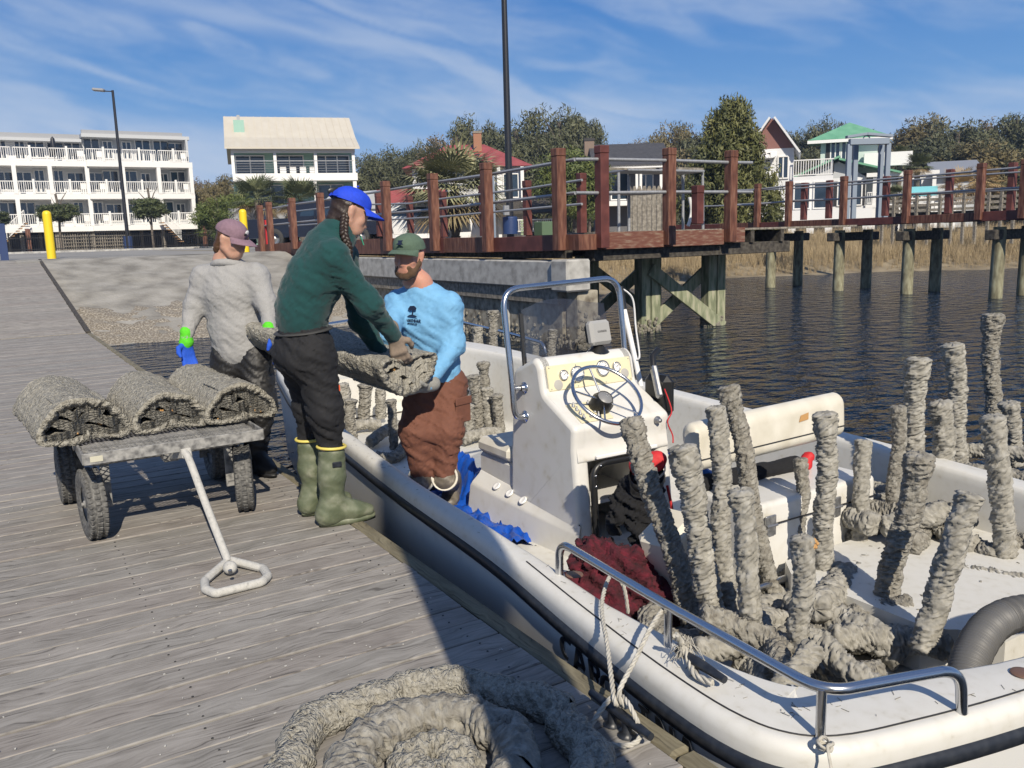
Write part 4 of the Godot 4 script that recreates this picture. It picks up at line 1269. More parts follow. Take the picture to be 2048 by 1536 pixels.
	hslab(h, hx, "roof_balcony", Vector3(1.2, 5.9, -1.8), Vector3(4.6, 6.9, -0.6), M.trim)
	hslab(h, hx, "porch_wall", Vector3(1.4, 1.1, -6), Vector3(6.2, 5.3, -1.8), mat(Color(0.45, 0.47, 0.48), 0.7))
	hslab(h, hx, "porch_floor", Vector3(1.4, 2.75, -1.8), Vector3(6.2, 3.0, 0.4), M.trim)
	hslab(h, hx, "porch_beam", Vector3(1.4, 5.05, 0.1), Vector3(6.4, 5.35, 0.5), M.trim)
	for x in [2.0, 4.2, 6.1]:
		hslab(h, hx, "column", Vector3(x - 0.13, 1.1, 0.1), Vector3(x + 0.13, 5.05, 0.36), M.trim)
	railing(h, hx * Vector3(1.5, 3.0, 0.3), hx * Vector3(6.1, 3.0, 0.3), 0.9)
	for x in [2.8, 5.0]: window(h, hx * Transform3D(Basis(), Vector3(x, 4.1, -1.8)), 0.8, 1.5)
	hslab(h, hx, "lean_to", Vector3(6.2, 1.1, -5.0), Vector3(9.0, 5.2, -1.0), M.siding_grey)
	hprism(h, hx, "lean_to_roof", PackedVector2Array([Vector2(-0.4, 5.1), Vector2(-5.4, 6.3), Vector2(-5.4, 6.15), Vector2(-0.4, 4.95)]), 6.0, 9.6, M.galv)
	var kk := thing("kiosk", "low white open kiosk with a pale blue top right of the gateway", "kiosk", Vector3(54.001, 1.692, -34.875))
	var kx := Transform3D(Basis(Vector3.UP, deg_to_rad(-45)), Vector3(kk.position.x, 0, kk.position.z))
	hslab(kk, kx, "roof", Vector3(-1.9, 3.0, -2), Vector3(1.9, 3.15, 0.4), M.trim)
	hslab(kk, kx, "canopy", Vector3(-0.9, 3.3, -1.6), Vector3(0.8, 3.9, -0.6), mat(Color(0.18, 0.55, 0.62), 0.6))
	for x in [-1.7, -0.6, 0.6, 1.7]: hslab(kk, kx, "post", Vector3(x - 0.1, 1.0, 0.0), Vector3(x + 0.1, 3.0, 0.2), M.trim)
	# low white wall under the green roofed house
	var lw := thing("garden_wall", "long white garden wall with dark openings under the houses", "wall", Vector3(50.004, 1.887, -39.683))
	var lx := Transform3D(Basis(Vector3.UP, deg_to_rad(-48)), Vector3(lw.position.x, 0, lw.position.z))
	hslab(lw, lx, "wall", Vector3(-3.6, 0.8, -0.4), Vector3(3.0, 2.6, 0), M.siding)
	for k in 5: hslab(lw, lx, "opening", Vector3(-3.1 + k * 1.2, 0.85, -0.02), Vector3(-2.4 + k * 1.2, 1.9, 0.03), M.dark_wood)


# ---------------------------------------------------------------- trees
# a unit crown: leaf faces on many lobes through the volume; tones vary from lobe to lobe
func crown_mesh(s: int, lobes: int, leaves: int, size: float, a: Color, b: Color, shape := 0) -> ArrayMesh:
	var r := RandomNumberGenerator.new()
	r.seed = s
	var m := MB.new()
	m.colored = true
	for i in lobes:
		var d := Vector3(r.randfn(), r.randfn() * 0.8 + 0.15, r.randfn()).normalized()
		var c := d * r.randf_range(0.35, 0.82)
		var lr := r.randf_range(0.16, 0.34)
		if shape == 1:                                             # conical, feathery
			var y := pow(r.randf(), 1.25) * 2.0 - 1.0
			var w := (1.0 - y) * 0.5
			var an := r.randf() * TAU
			var q := sqrt(r.randf()) * (0.15 + 0.85 * pow(w, 0.75))
			if y < -0.6: q *= 0.85
			c = Vector3(cos(an) * q, y * 0.97, sin(an) * q)
			lr = r.randf_range(0.09, 0.17)
		elif shape == 2:                                           # clipped street tree: rounder
			c = d * Vector3(0.72, 0.6, 0.72) * sqrt(r.randf())
			lr = r.randf_range(0.2, 0.32)
		var tone := a.lerp(b, clampf(r.randf() * 0.8 + 0.1 * c.y, 0, 1))
		for k in leaves:
			var e := Vector3(r.randfn(), r.randfn(), r.randfn()).normalized()
			var p := c + e * lr * pow(r.randf(), 0.4) * Vector3(1, 0.75 if shape != 1 else 1.5, 1)
			var t := Vector3(r.randfn(), r.randfn() + (0.9 if shape == 1 else 0.0), r.randfn()).normalized()
			var u := t.cross(e + Vector3(0.01, 0.02, 0.03)).normalized()
			var z := size * r.randf_range(0.6, 1.3)
			m.tint = tone.lerp(b, r.randf() * 0.35)
			m.tri(p - t * z, p + u * z * 0.55, p + t * z)
	return m.mesh()


func trunk_mesh(s: int) -> ArrayMesh:
	var r := RandomNumberGenerator.new()
	r.seed = s
	var b := MB.new()
	b.tube(curve([Vector3(0, -1.4, 0), Vector3(0.03, -0.7, 0.02), Vector3(-0.02, 0.1, 0.0), Vector3(0.04, 0.6, 0.03)], 0.2), 0.07, 7)
	for i in 9:
		var an := r.randf() * TAU
		var y := r.randf_range(-0.6, 0.2)
		var d := Vector3(cos(an), r.randf_range(0.4, 1.0), sin(an)).normalized() * r.randf_range(0.5, 0.85)
		b.tube(PackedVector3Array([Vector3(0, y, 0), Vector3(0, y, 0) + d * 0.5 + Vector3(0, 0.05, 0), Vector3(0, y, 0) + d]), [0.04, 0.025, 0.008], 5)
	return b.mesh()


var palm_m: ArrayMesh


func palm_crown(s: int, fronds: int, a: Color, b: Color) -> ArrayMesh:
	var r := RandomNumberGenerator.new()
	r.seed = s
	var m := MB.new()
	m.colored = true
	for i in fronds:
		var y := r.randf_range(-0.75, 1.0)
		var an := r.randf() * TAU
		var d := Vector3(cos(an) * sqrt(1 - y * y * 0.9), y, sin(an) * sqrt(1 - y * y * 0.9)).normalized()
		var c := d * r.randf_range(0.35, 0.55)
		var side := d.cross(Vector3.UP + Vector3(0.1, 0, 0)).normalized()
		var nor := side.cross(d)
		m.tint = (a.lerp(b, r.randf()) if y > -0.25 else Color(0.30, 0.21, 0.11).lerp(a, r.randf() * 0.5))
		m.tri(Vector3.ZERO - side * 0.012, Vector3.ZERO + side * 0.012, c)
		for k in 17:
			var f := (k / 16.0 - 0.5) * 3.4
			var e := (d * cos(f) + side * sin(f)).normalized()
			var l := 0.5 * (1.0 - 0.32 * absf(f) / 1.7) * r.randf_range(0.85, 1.1)
			var tip := c + e * l + Vector3(0, -0.13 * l * (1.2 + absf(f)), 0) + nor * 0.04
			var mid := c + e * l * 0.55 + nor * 0.02
			var q := e.cross(nor).normalized() * 0.017
			m.tri(c - q * 0.5, mid + q, mid - q)
			m.tri(mid - q, mid + q, tip)
	return m.mesh()


func tree(called: String, label: String, base: Vector3, top: float, wide: float, crown: ArrayMesh, trunk: ArrayMesh, group: String, low := 0.0, leafm: Material = null) -> void:
	var t := thing(called, label, "tree", base, group)
	var h := top - base.y - low
	var c := Basis.from_scale(Vector3(wide * 0.5, h * 0.5, wide * 0.5))
	var turn := Basis(Vector3.UP, rng.randf() * TAU)
	put_at(trunk, "trunk", M.bark, t, Transform3D(turn * Basis.from_scale(Vector3(wide * 0.35, h * 0.5 + low * 0.7, wide * 0.35)), Vector3(0, low + h * 0.5, 0)))
	put_at(crown, "crown", leafm if leafm else M.leaf, t, Transform3D(turn * c, Vector3(0, low + h * 0.5, 0)))


func make_trees() -> void:
	var oaks := []
	for i in 4: oaks.append(crown_mesh(100 + i, 110, 210, 0.046, Color(0.043, 0.052, 0.026), Color(0.123, 0.128, 0.058)))
	var brown := crown_mesh(111, 80, 90, 0.045, Color(0.109, 0.084, 0.052), Color(0.203, 0.160, 0.102))
	var olive := crown_mesh(112, 110, 200, 0.046, Color(0.087, 0.080, 0.032), Color(0.189, 0.152, 0.065))
	var bright := crown_mesh(113, 100, 150, 0.05, Color(0.051, 0.080, 0.020), Color(0.167, 0.196, 0.043))
	var cedar := crown_mesh(114, 520, 75, 0.042, Color(0.046, 0.061, 0.019), Color(0.174, 0.174, 0.051), 1)
	var round_ := crown_mesh(115, 70, 150, 0.07, Color(0.032, 0.049, 0.017), Color(0.102, 0.123, 0.043), 2)
	var tr := [trunk_mesh(1), trunk_mesh(2)]
	# [base, top height, width, kind, where it stands]
	var list := [[Vector3(36.784, 1.875, -88.909), 10.6689, 6.0756, 0], [Vector3(41.399, 1.808, -91.94), 11.6671, 6.9767, 1], [Vector3(43.197, 1.717, -88.486), 12.447, 5.1279, 2], [Vector3(44.654, 1.637, -85.241), 13.6572, 6.1395, 4], [Vector3(49.44, 1.549, -86.993), 14.8817, 6.9767, 1], [Vector3(51.442, 1.418, -81.065), 14.8433, 7.814, 0], [Vector3(54.846, 1.292, -77.797), 15.704, 7.4564, 2], [Vector3(58.604, 1.203, -77.833), 14.6742, 4.5116, 3], [Vector3(51.542, 1.349, -76.307), 12.532, 6.9535, 3], [Vector3(47.503, 1.479, -78.792), 11.6605, 6.4186, 2], [Vector3(35.371, 1.345, -48.684), 7.5004, 4.5349, 6], [Vector3(69.412, 1.068, -86.447), 13.3758, 3.8372, 4], [Vector3(75.375, 0.957, -88.648), 14.8265, 4.6802, 4], [Vector3(75.323, 0.877, -82.811), 14.8616, 7.0349, 5], [Vector3(77.648, 0.769, -79.032), 15.321, 7.5349, 0], [Vector3(88.465, 0.485, -77.074), 14.0125, 5.2093, 5], [Vector3(89.038, 0.434, -74.373), 14.1995, 6.3953, 2], [Vector3(88.393, 0.389, -70.073), 14.4033, 5.5465, 1], [Vector3(94.69, 0.251, -70.895), 14.1439, 6.3953, 3], [Vector3(94.102, 0.204, -66.561), 13.1359, 6.7791, 0], [Vector3(90.36, 0.193, -59.471), 13.216, 7.9767, 5], [Vector3(90.126, 0.135, -54.918), 12.8346, 8.1977, 2], [Vector3(99.311, -0.063, -56.312), 14.1007, 7.5581, 4], [Vector3(97.927, -0.084, -52.467), 13.9831, 7.2558, 3], [Vector3(96.555, -0.106, -48.615), 12.8835, 7.4884, 0], [Vector3(74.939, 0.395, -47.824), 8.8533, 7.907, 1], [Vector3(74.358, 0.348, -43.485), 8.1793, 7.5116, 5], [Vector3(77.899, 0.234, -41.307), 8.2768, 6.6279, 0], [Vector3(68.814, 0.659, -56.288), 9.0697, 5.8605, 3], [Vector3(78.135, 0.457, -57.599), 10.2102, 5.7558, 2], [Vector3(72.796, 0.498, -51.491), 8.2651, 4.2907, 5], [Vector3(25.198, 2.496, -113.648), 10.3164, 4.4767, 4], [Vector3(26.094, 2.385, -107.226), 9.3901, 4.8837, 5], [Vector3(19.96, 2.336, -93.388), 7.2489, 3.1395, 5], [Vector3(33.606, 1.928, -87.341), 9.6889, 3.7442, 3]]
	var kinds := {0: oaks[0], 1: oaks[1], 2: oaks[2], 3: oaks[3], 4: brown, 5: olive, 6: bright}
	var labels := ["dark oak just right of the mint house roof", "dense oak over the white shed roof", "spreading oak left above the red roofed cottage", "bare brown tree with thin top above the red roof", "dense oak left of the tall black lamp pole", "dark oak directly behind the tall black lamp pole", "spreading oak forming the highest crown behind the pier", "broad oak on the right shoulder of the highest crown", "broad oak low under the highest crown", "spreading oak low beside the brick chimney", "bright green leafy tree before the dark roofed house, behind the tallest pier posts", "bare brown tree left of the dark roof", "bare brown tree above the charcoal roof", "olive leaved tree above the right end of the charcoal roof", "dark oak behind the large cedar tip", "olive leaved tree between cedar and brick red gable", "spreading oak right of the brick red gable", "dense oak highest behind the green lookout roof", "broad oak above the green lookout roof", "dark oak behind the gateway top", "olive leaved tree with yellowish rounded top right of the gateway", "spreading oak with broad top over the dry palms", "bare brown tree thin and greyish at far right skyline", "broad oak tallest at the right edge", "dark oak cut by the right edge", "dense oak low behind the squat fan palm", "olive leaved tree low behind the dry brown palms", "dark oak low at the right edge above the walkway", "broad oak left of the green lookout", "spreading oak behind the green lookout", "olive leaved tree right behind the gateway columns", "bare brown tree between apartments and mint house, tallest", "olive leaved tree between apartments and mint house, nearest the mint wall", "olive leaved tree low beside the apartment side wall", "broad oak low at the mint house right corner"]
	for i in list.size():
		var q: Array = list[i]
		var k := int(q[3])
		var p: Vector3 = q[0]
		p.y = land(p.x, p.z) - 0.1
		tree(["oak_tree", "oak_tree", "oak_tree", "oak_tree", "brown_tree", "olive_tree", "leafy_tree"][k], labels[i], p, q[1] + 0.4, q[2] * 1.35, kinds[k], tr[i % 2], "trees behind the houses", 0.2)
	var p := Vector3(33.343, 1.163, -32.321)
	tree("cedar_tree", "large bushy cedar with feathery upright tips behind the pier head", Vector3(p.x, 0.4, p.z), 7.571, 6.6, cedar, tr[0], "", 0.0)
	for q in [[Vector3(5.975, 2.41, -74.988), 5.2477, 3.6, "round clipped street tree beside the yellow bollard and apartment steps"], [Vector3(11.962, 2.216, -71.305), 5.5388, 3.5, "round clipped street tree just right of the blue based lamp post"], [Vector3(1.814, 2.544, -77.548), 4.7123, 2.6, "round clipped street tree cut by the left edge of the view"]]:
		var b: Vector3 = q[0]
		tree("street_tree", q[3], Vector3(b.x, 1.2, b.z), q[1], q[2], round_, tr[1], "street trees before the apartments", 1.7)
	for q in [[Vector3(14.132, 1.998, -59.403), 5.0686, 4.0, "bushy green tree left of the mint house palms"], [Vector3(15.786, 1.978, -60.733), 5.4526, 3.0, "green bush standing behind the purple cap wearer"]]:
		var b: Vector3 = q[0]
		tree("bush", q[3], Vector3(b.x, 1.2, b.z), q[1], q[2], bright, tr[1], "bushes by the mint house", 0.1)
	# palms
	var pm := [palm_crown(7, 70, Color(0.072, 0.094, 0.043), Color(0.217, 0.232, 0.109)), palm_crown(8, 110, Color(0.131, 0.145, 0.080), Color(0.348, 0.341, 0.189)), palm_crown(9, 60, Color(0.348, 0.246, 0.116), Color(0.522, 0.392, 0.203))]
	for q in [[Vector3(15.258, 1.896, -54.014), 4.0083, 2.1, 0, "fan palm before the mint house, left of a pair"], [Vector3(17.491, 1.824, -52.64), 3.7871, 2.1, 0, "fan palm before the mint house, right of a pair"], [Vector3(17.991, 1.544, -33.547), 3.4137, 2.9, 1, "large shaggy fan palm before the red roofed cottage"], [Vector3(61.451, 1.785, -42.033), 6.8509, 0.85, 0, "slim tall fan palm beside the green roofed house"], [Vector3(55.277, 1.717, -36.439), 5.2967, 1.3, 0, "squat dark fan palm right of the gateway"], [Vector3(46.215, 1.609, -27.925), 3.3303, 1.5, 2, "dry brown palm sprawling behind the walkway rail"], [Vector3(49.362, 1.575, -28.336), 3.6458, 1.3, 2, "dry brown palm behind the last walkway posts"], [Vector3(46.891, 1.721, -32.205), 3.1203, 0.9, 0, "low green fan palm behind the gateway foot"]]:
		var b: Vector3 = q[0]
		var t := thing("palm_tree", q[4], "palm tree", Vector3(b.x, land(b.x, b.z), b.z))
		var tb := MB.new()
		var hh: float = q[1] - t.position.y
		for k in 14:
			tb.lathe([Vector2(0.16, 0), Vector2(0.21, hh / 14.0)], 9, Transform3D(Basis(), t.position + Vector3(0, hh * k / 14.0, 0)))
		if q[3] != 2: put(tb, "trunk", M.bark, t)
		put_at(pm[q[3]], "crown", M.leaf, t, Transform3D(Basis(Vector3.UP, b.x) * Basis.from_scale(Vector3.ONE * q[2]), Vector3(0, hh, 0)))
	# the low woods that close the view behind the houses
	var wm := MultiMesh.new()
	wm.transform_format = MultiMesh.TRANSFORM_3D
	wm.mesh = oaks[1]
	wm.instance_count = 60
	for i in 60:
		var an := deg_to_rad(10.0 + i * 1.05)
		var dd := 122.0 + 14.0 * sin(i * 2.4)
		wm.set_instance_transform(i, Transform3D(Basis(Vector3.UP, i * 1.7) * Basis.from_scale(Vector3(4.2, 3.0 + 0.8 * sin(i * 1.9), 4.2)), Vector3(sin(an) * dd, 2.6, -cos(an) * dd)))
	var wo := MultiMeshInstance3D.new()
	wo.name = "woods"
	wo.multimesh = wm
	wo.material_override = M.leaf
	add_child(wo)
	wo.set_meta("kind", "stuff")
	tag(wo, "low dark woods closing the view far behind the houses", "woods")
	# marsh grass: far too many blades to count
	var gm := MB.new()
	gm.colored = true
	var r := RandomNumberGenerator.new()
	r.seed = 77
	for i in 26:
		var a := r.randf() * TAU
		var d := Vector3(cos(a), 0, sin(a))
		var q := d * r.randf() * 0.22
		var lean := Vector3(r.randfn() * 0.16, 0, r.randfn() * 0.16)
		var hgt := r.randf_range(0.5, 1.1)
		var s := d.cross(Vector3.UP) * 0.010
		gm.tint = Color(0.26, 0.195, 0.105).lerp(Color(0.50, 0.40, 0.25), r.randf())
		gm.tri(q - s, q + s, q + lean * 0.5 + Vector3(0, hgt * 0.6, 0))
		gm.tri(q + lean * 0.5 + Vector3(0, hgt * 0.5, 0) - s * 0.8, q + lean * 0.5 + Vector3(0, hgt * 0.5, 0) + s * 0.8, q + lean + Vector3(0, hgt, 0))
	var mm := MultiMesh.new()
	mm.transform_format = MultiMesh.TRANSFORM_3D
	mm.mesh = gm.mesh()
	var put_ := []
	while put_.size() < 11000:
		var x := r.randf_range(9.5, 75.0)
		var z := r.randf_range(-46.0, 6.0)
		var d := inland(Vector2(x, z))
		if d < 0.6 or d > 17.0 or r.randf() < d / 26.0: continue
		if x < 16.0 and d > 9.0: continue
		var s := r.randf_range(0.55, 1.05) * (0.45 + 0.55 * smoothstep(0.6, 3.0, d)) * (0.65 if x < 22.0 else 0.85)
		put_.append(Transform3D(Basis(Vector3.UP, r.randf() * TAU) * Basis.from_scale(Vector3(s, s, s)), Vector3(x, land(x, z) - 0.03, z)))
	mm.instance_count = put_.size()
	for i in put_.size(): mm.set_instance_transform(i, put_[i])
	var g := MultiMeshInstance3D.new()
	g.name = "marsh_grass"
	g.multimesh = mm
	g.material_override = M.straw_grass
	add_child(g)
	g.set_meta("kind", "stuff")
	tag(g, "tall dry tan marsh grass along the water edge under the walkway", "marsh grass")


# ---------------------------------------------------------------- street furniture and vehicles
func car(called: String, label: String, cat: String, at: Vector3, turn: float, body: PackedVector2Array, glass: Array, width: float, paint: Material, wheels: Array, wr: float) -> Node3D:
	var o := thing(called, label, cat, at)
	var xf := Transform3D(Basis(Vector3.UP, turn), at)
	var b := MB.new()
	# three slices: the middle full, the outer ones drawn in towards the roof
	var n := body.size()
	var rows := []
	for s in [[-1.0, 0.93, 0.90], [-0.97, 0.98, 0.96], [-0.85, 1.0, 1.0], [0.85, 1.0, 1.0], [0.97, 0.98, 0.96], [1.0, 0.93, 0.90]]:
		var row := []
		for q in body:
			var inset := 0.10 * smoothstep(0.95, 1.75, q.y)
			row.append(xf * Vector3((q.x) * lerpf(1.0, s[1], 0.15), q.y, s[0] * width * 0.5 * (1.0 - inset)))
		rows.append(row)
	for i in rows.size() - 1:
		for k in n:
			b.quad(rows[i][k], rows[i + 1][k], rows[i + 1][(k + 1) % n], rows[i][(k + 1) % n])
	var t := Geometry2D.triangulate_polygon(body)
	for e in [0, rows.size() - 1]:
		for i in range(0, t.size(), 3): b.tri(rows[e][t[i]], rows[e][t[i + 1]], rows[e][t[i + 2]])
	put(b, "body", paint, o)
	for g in glass:
		for s in [-1.0, 1.0]:
			b = MB.new()
			var poly := PackedVector2Array(g)
			var row := []
			for q in poly: row.append(xf * Vector3(q.x, q.y, s * (width * 0.5 * (1.0 - 0.10 * smoothstep(0.95, 1.75, q.y)) + 0.006)))
			var tt := Geometry2D.triangulate_polygon(poly)
			for i in range(0, tt.size(), 3):
				if s > 0: b.tri(row[tt[i]], row[tt[i + 1]], row[tt[i + 2]])
				else: b.tri(row[tt[i]], row[tt[i + 2]], row[tt[i + 1]])
			put(b, "window", M.glass, o)
	for wx in wheels:
		for s in [-1.0, 1.0]:
			var wxf := xf * Transform3D(Basis(Vector3.RIGHT, PI / 2 * s), Vector3(wx, wr, s * (width * 0.5 - 0.12)))
			b = MB.new()
			b.lathe([Vector2(wr * 0.6, 0.15), Vector2(wr * 0.9, 0.155), Vector2(wr, 0.11), Vector2(wr, -0.1), Vector2(0.01, -0.1)], 20, wxf)
			var w := put(b, "wheel", M.rubber, o)
			b = MB.new()
			b.lathe([Vector2(0.01, 0.13), Vector2(wr * 0.2, 0.14), Vector2(wr * 0.3, 0.08), Vector2(wr * 0.52, 0.1), Vector2(wr * 0.62, 0.16)], 20, wxf)
			put(b, "rim", M.steel_dull, w)
	return o


func cxl(parent: Node, called: String, xf: Transform3D, lo: Vector3, hi: Vector3, m: Material, bev := 0.0) -> void:
	var b := MB.new()
	b.box(xf * Transform3D(Basis(), (lo + hi) * 0.5), (hi - lo).abs(), bev)
	put(b, called, m, parent)


func make_street() -> void:
	# lamp posts
	var p := Vector3(10.142, 1.102, -71.25)
	p.y = 1.2
	var o := thing("lamp_post", "tall dark street lamp with a square head and blue base before the apartments", "lamp post", p)
	var top := Vector3(9.732, 12.723, -71.503)
	var b := MB.new()
	b.tube(PackedVector3Array([p, Vector3(p.x, top.y, p.z)]), [0.14, 0.09], 12)
	put(b, "pole", M.pole, o)
	b = MB.new()
	b.lathe([Vector2(0.34, 0), Vector2(0.34, 0.95), Vector2(0.30, 1.0), Vector2(0.01, 1.02)], 20, Transform3D(Basis(), p))
	put(b, "base", M.pole_base, o)
	b = MB.new()
	b.bar(Vector3(p.x, top.y - 0.08, p.z), Vector3(p.x - 0.6, top.y - 0.05, p.z - 0.3), 0.07, 0.07)
	put(b, "arm", M.pole, o)
	b = MB.new()
	b.bar(Vector3(p.x - 0.5, top.y + 0.0, p.z - 0.25), Vector3(p.x - 1.25, top.y + 0.08, p.z - 0.62), 0.5, 0.2, 0.06)
	put(b, "lamp_head", M.galv, o)
	p = Vector3(17.904, 1.481, -28.904)
	p.y = land(p.x, p.z)
	top = Vector3(17.881, 11.154, -28.919)
	o = thing("lamp_post", "very tall black pole with a dark blue base rising past the top of the view", "lamp post", p)
	b = MB.new()
	b.tube(PackedVector3Array([p, Vector3(p.x, top.y * 0.55, p.z), Vector3(p.x, top.y, p.z)]), [0.15, 0.125, 0.10], 14)
	put(b, "pole", M.pole, o)
	b = MB.new()
	b.lathe([Vector2(0.29, 0), Vector2(0.29, 0.62), Vector2(0.26, 0.66), Vector2(0.01, 0.68)], 20, Transform3D(Basis(), Vector3(17.905, 1.519, -28.904)))
	put(b, "base", M.pole_base, o)
	b = MB.new()
	b.abox(Vector3(17.414, 2.224, -28.619), Vector3(17.638, 2.596, -28.598) + Vector3(0, 0, 0.1), 0.01)
	put(b, "meter_box", M.galv, o)
	# grey square post by the pier
	var gp := Vector3(11.22, 1.5, -18.927)
	o = thing("steel_post", "plain grey square steel post standing inside the pier rails", "post", gp)
	b = MB.new()
	b.abox(gp + Vector3(-0.05, -0.3, -0.05), Vector3(gp.x + 0.05, 2.948, gp.z + 0.05), 0.006)
	put(b, "post", M.gate, o)
	# bollards
	for q in [[Vector3(2.019, 1.023, -29.284), 2.5759, "yellow bollard at the top of the dock ramp, left one"], [Vector3(7.754, 1.07, -29.278), 2.5731, "yellow bollard behind the purple cap, right one"]]:
		var bp: Vector3 = q[0]
		o = thing("bollard", q[2], "bollard", bp)
		b = MB.new()
		var hh: float = q[1] - bp.y
		b.lathe([Vector2(0.125, -0.1), Vector2(0.125, hh - 0.11), Vector2(0.11, hh - 0.05), Vector2(0.065, hh - 0.01), Vector2(0.001, hh)], 18, Transform3D(Basis(), bp))
		put(b, "post", M.yellow, o)
		b = MB.new()
		b.lathe([Vector2(0.15, -0.08), Vector2(0.15, 0.0), Vector2(0.12, 0.02)], 16, Transform3D(Basis(), bp))
		put(b, "collar", M.concrete, o)
	# blue board at the left edge of the view
	o = thing("blue_sign", "dark blue upright board cut by the left edge of the view", "sign", Vector3(0.559, 1.044, -29.008))
	b = MB.new()
	b.abox(Vector3(0.185, 1.198, -29.239) + Vector3(0, 0.15, 0), Vector3(0.84, 2.213, -29.07), 0.01)
	put(b, "board", M.pole_base, o)
	b = MB.new()
	b.abox(Vector3(0.693, 1.039, -28.926), Vector3(0.898, 2.209, -28.917), 0.005)
	put(b, "leg", M.pole_base, o)
	# iron fence along the street
	o = thing("iron_fence", "black iron picket fence with a few brick red posts along the street", "fence", Vector3(5, 1.2, -66.5))
	b = MB.new()
	for k in 230:
		var x := -6.0 + k * 0.13
		b.bar(Vector3(x, 1.2, -66.5), Vector3(x, 2.35, -66.5), 0.03, 0.03, 0.0, Vector3(0, 0, 1))
	put(b, "pickets", M.black, o, "stuff")
	b = MB.new()
	for h in [1.4, 2.15]: b.bar(Vector3(-6, h, -66.5), Vector3(24, h, -66.5), 0.04, 0.05)
	put(b, "rail", M.black, o)
	for k in 12:
		b = MB.new()
		b.abox(Vector3(-5.0 + k * 2.4 - 0.04, 1.2, -66.54), Vector3(-5.0 + k * 2.4 + 0.04, 2.5, -66.46))
		put(b, "post", M.black, o)
	for q in [Vector3(3.351, 1.358, -78.951), Vector3(14.757, 1.184, -71.933)]:
		b = MB.new()
		b.abox(Vector3(q.x - 0.14, 1.1, -66.8), Vector3(q.x + 0.14, 2.75, -66.6), 0.02)
		put(b, "red_post", M.red_wood, o)
	# dark pickup
	var w := Vector3(12.393, 1.306, -34.643)
	var navy := mat(Color(0.012, 0.015, 0.028), 0.25)
	var pk := car("pickup_truck", "black pickup truck parked behind the foot of the red pier", "truck", Vector3(w.x, 1.17, w.z), deg_to_rad(-36), PackedVector2Array([Vector2(-2.9, 0.45), Vector2(-2.9, 1.2), Vector2(-0.95, 1.22), Vector2(-0.75, 1.86), Vector2(0.6, 1.9), Vector2(1.2, 1.25), Vector2(2.6, 1.15), Vector2(2.75, 0.5)]), [[Vector2(-0.62, 1.28), Vector2(-0.55, 1.76), Vector2(-0.05, 1.78), Vector2(-0.05, 1.28)], [Vector2(0.05, 1.28), Vector2(0.05, 1.78), Vector2(0.52, 1.78), Vector2(0.95, 1.28)]], 2.0, navy, [-1.75, 1.75], 0.42)
	var px := Transform3D(Basis(Vector3.UP, deg_to_rad(-36)), pk.position)
	cxl(pk, "bumper", px, Vector3(-3.05, 0.5, -0.95), Vector3(-2.9, 0.72, 0.95), M.steel_dull, 0.02)
	for s in [-0.85, 0.85]: cxl(pk, "tail_lamp", px, Vector3(-2.93, 0.85, s - 0.1), Vector3(-2.88, 1.15, s + 0.1), M.red)
	cxl(pk, "door_line", px, Vector3(-0.02, 0.5, -1.004), Vector3(0.0, 1.25, 1.004), M.dark)
	# white sport utility with its nose to the left
	w = Vector3(16.743, 1.337, -35.489)
	var white_paint := mat(Color(0.72, 0.73, 0.74), 0.25)
	var sv := car("white_car", "white four door utility vehicle parked behind the pier posts", "car", Vector3(w.x, 1.17, w.z), deg_to_rad(-32), PackedVector2Array([Vector2(-2.5, 0.45), Vector2(-2.55, 0.95), Vector2(-2.3, 1.12), Vector2(-1.15, 1.2), Vector2(-0.45, 1.82), Vector2(1.0, 1.9), Vector2(1.35, 1.3), Vector2(2.6, 1.25), Vector2(2.65, 0.5)]), [[Vector2(-0.85, 1.25), Vector2(-0.35, 1.72), Vector2(0.15, 1.74), Vector2(0.15, 1.25)], [Vector2(0.25, 1.25), Vector2(0.25, 1.74), Vector2(0.92, 1.76), Vector2(1.18, 1.25)]], 1.95, white_paint, [-1.6, 1.7], 0.4)
	var vx := Transform3D(Basis(Vector3.UP, deg_to_rad(-32)), sv.position)
	cxl(sv, "windscreen", vx * Transform3D(Basis(Vector3(0, 0, 1), 0.73), Vector3(-0.86, 1.52, 0)), Vector3(-0.4, -0.01, -0.75), Vector3(0.4, 0.012, 0.75), M.glass)
	cxl(sv, "grille", vx, Vector3(-2.58, 0.72, -0.5), Vector3(-2.53, 0.95, 0.5), M.dark)
	for s in [-0.75, 0.75]: cxl(sv, "headlight", vx, Vector3(-2.58, 0.75, s - 0.17), Vector3(-2.5, 0.98, s + 0.17), M.galv, 0.02)
	cxl(sv, "bumper", vx, Vector3(-2.66, 0.42, -0.95), Vector3(-2.5, 0.66, 0.95), white_paint, 0.03)
	cxl(sv, "door_line", vx, Vector3(0.19, 0.5, -0.981), Vector3(0.21, 1.25, 0.981), M.dark)
	for x in [-0.1, 1.0]: cxl(sv, "door_handle", vx, Vector3(x, 1.05, -0.99), Vector3(x + 0.16, 1.09, 0.99), M.dark)
	# grey van at the back, seen over the pickup's bed
	w = Vector3(16.79, 1.585, -57.767)
	var vn := car("grey_van", "pale grey box van behind the black pickup", "van", Vector3(w.x, 1.17, w.z), deg_to_rad(-30), PackedVector2Array([Vector2(-2.2, 0.5), Vector2(-2.2, 2.5), Vector2(2.0, 2.5), Vector2(2.2, 0.5)]), [], 2.0, M.galv, [-1.3, 1.3], 0.36)
	# red cabinet, green box
	o = thing("red_cabinet", "narrow red cabinet between the first pier posts", "cabinet", Vector3(8.686, 1.34, -29.879))
	b = MB.new()
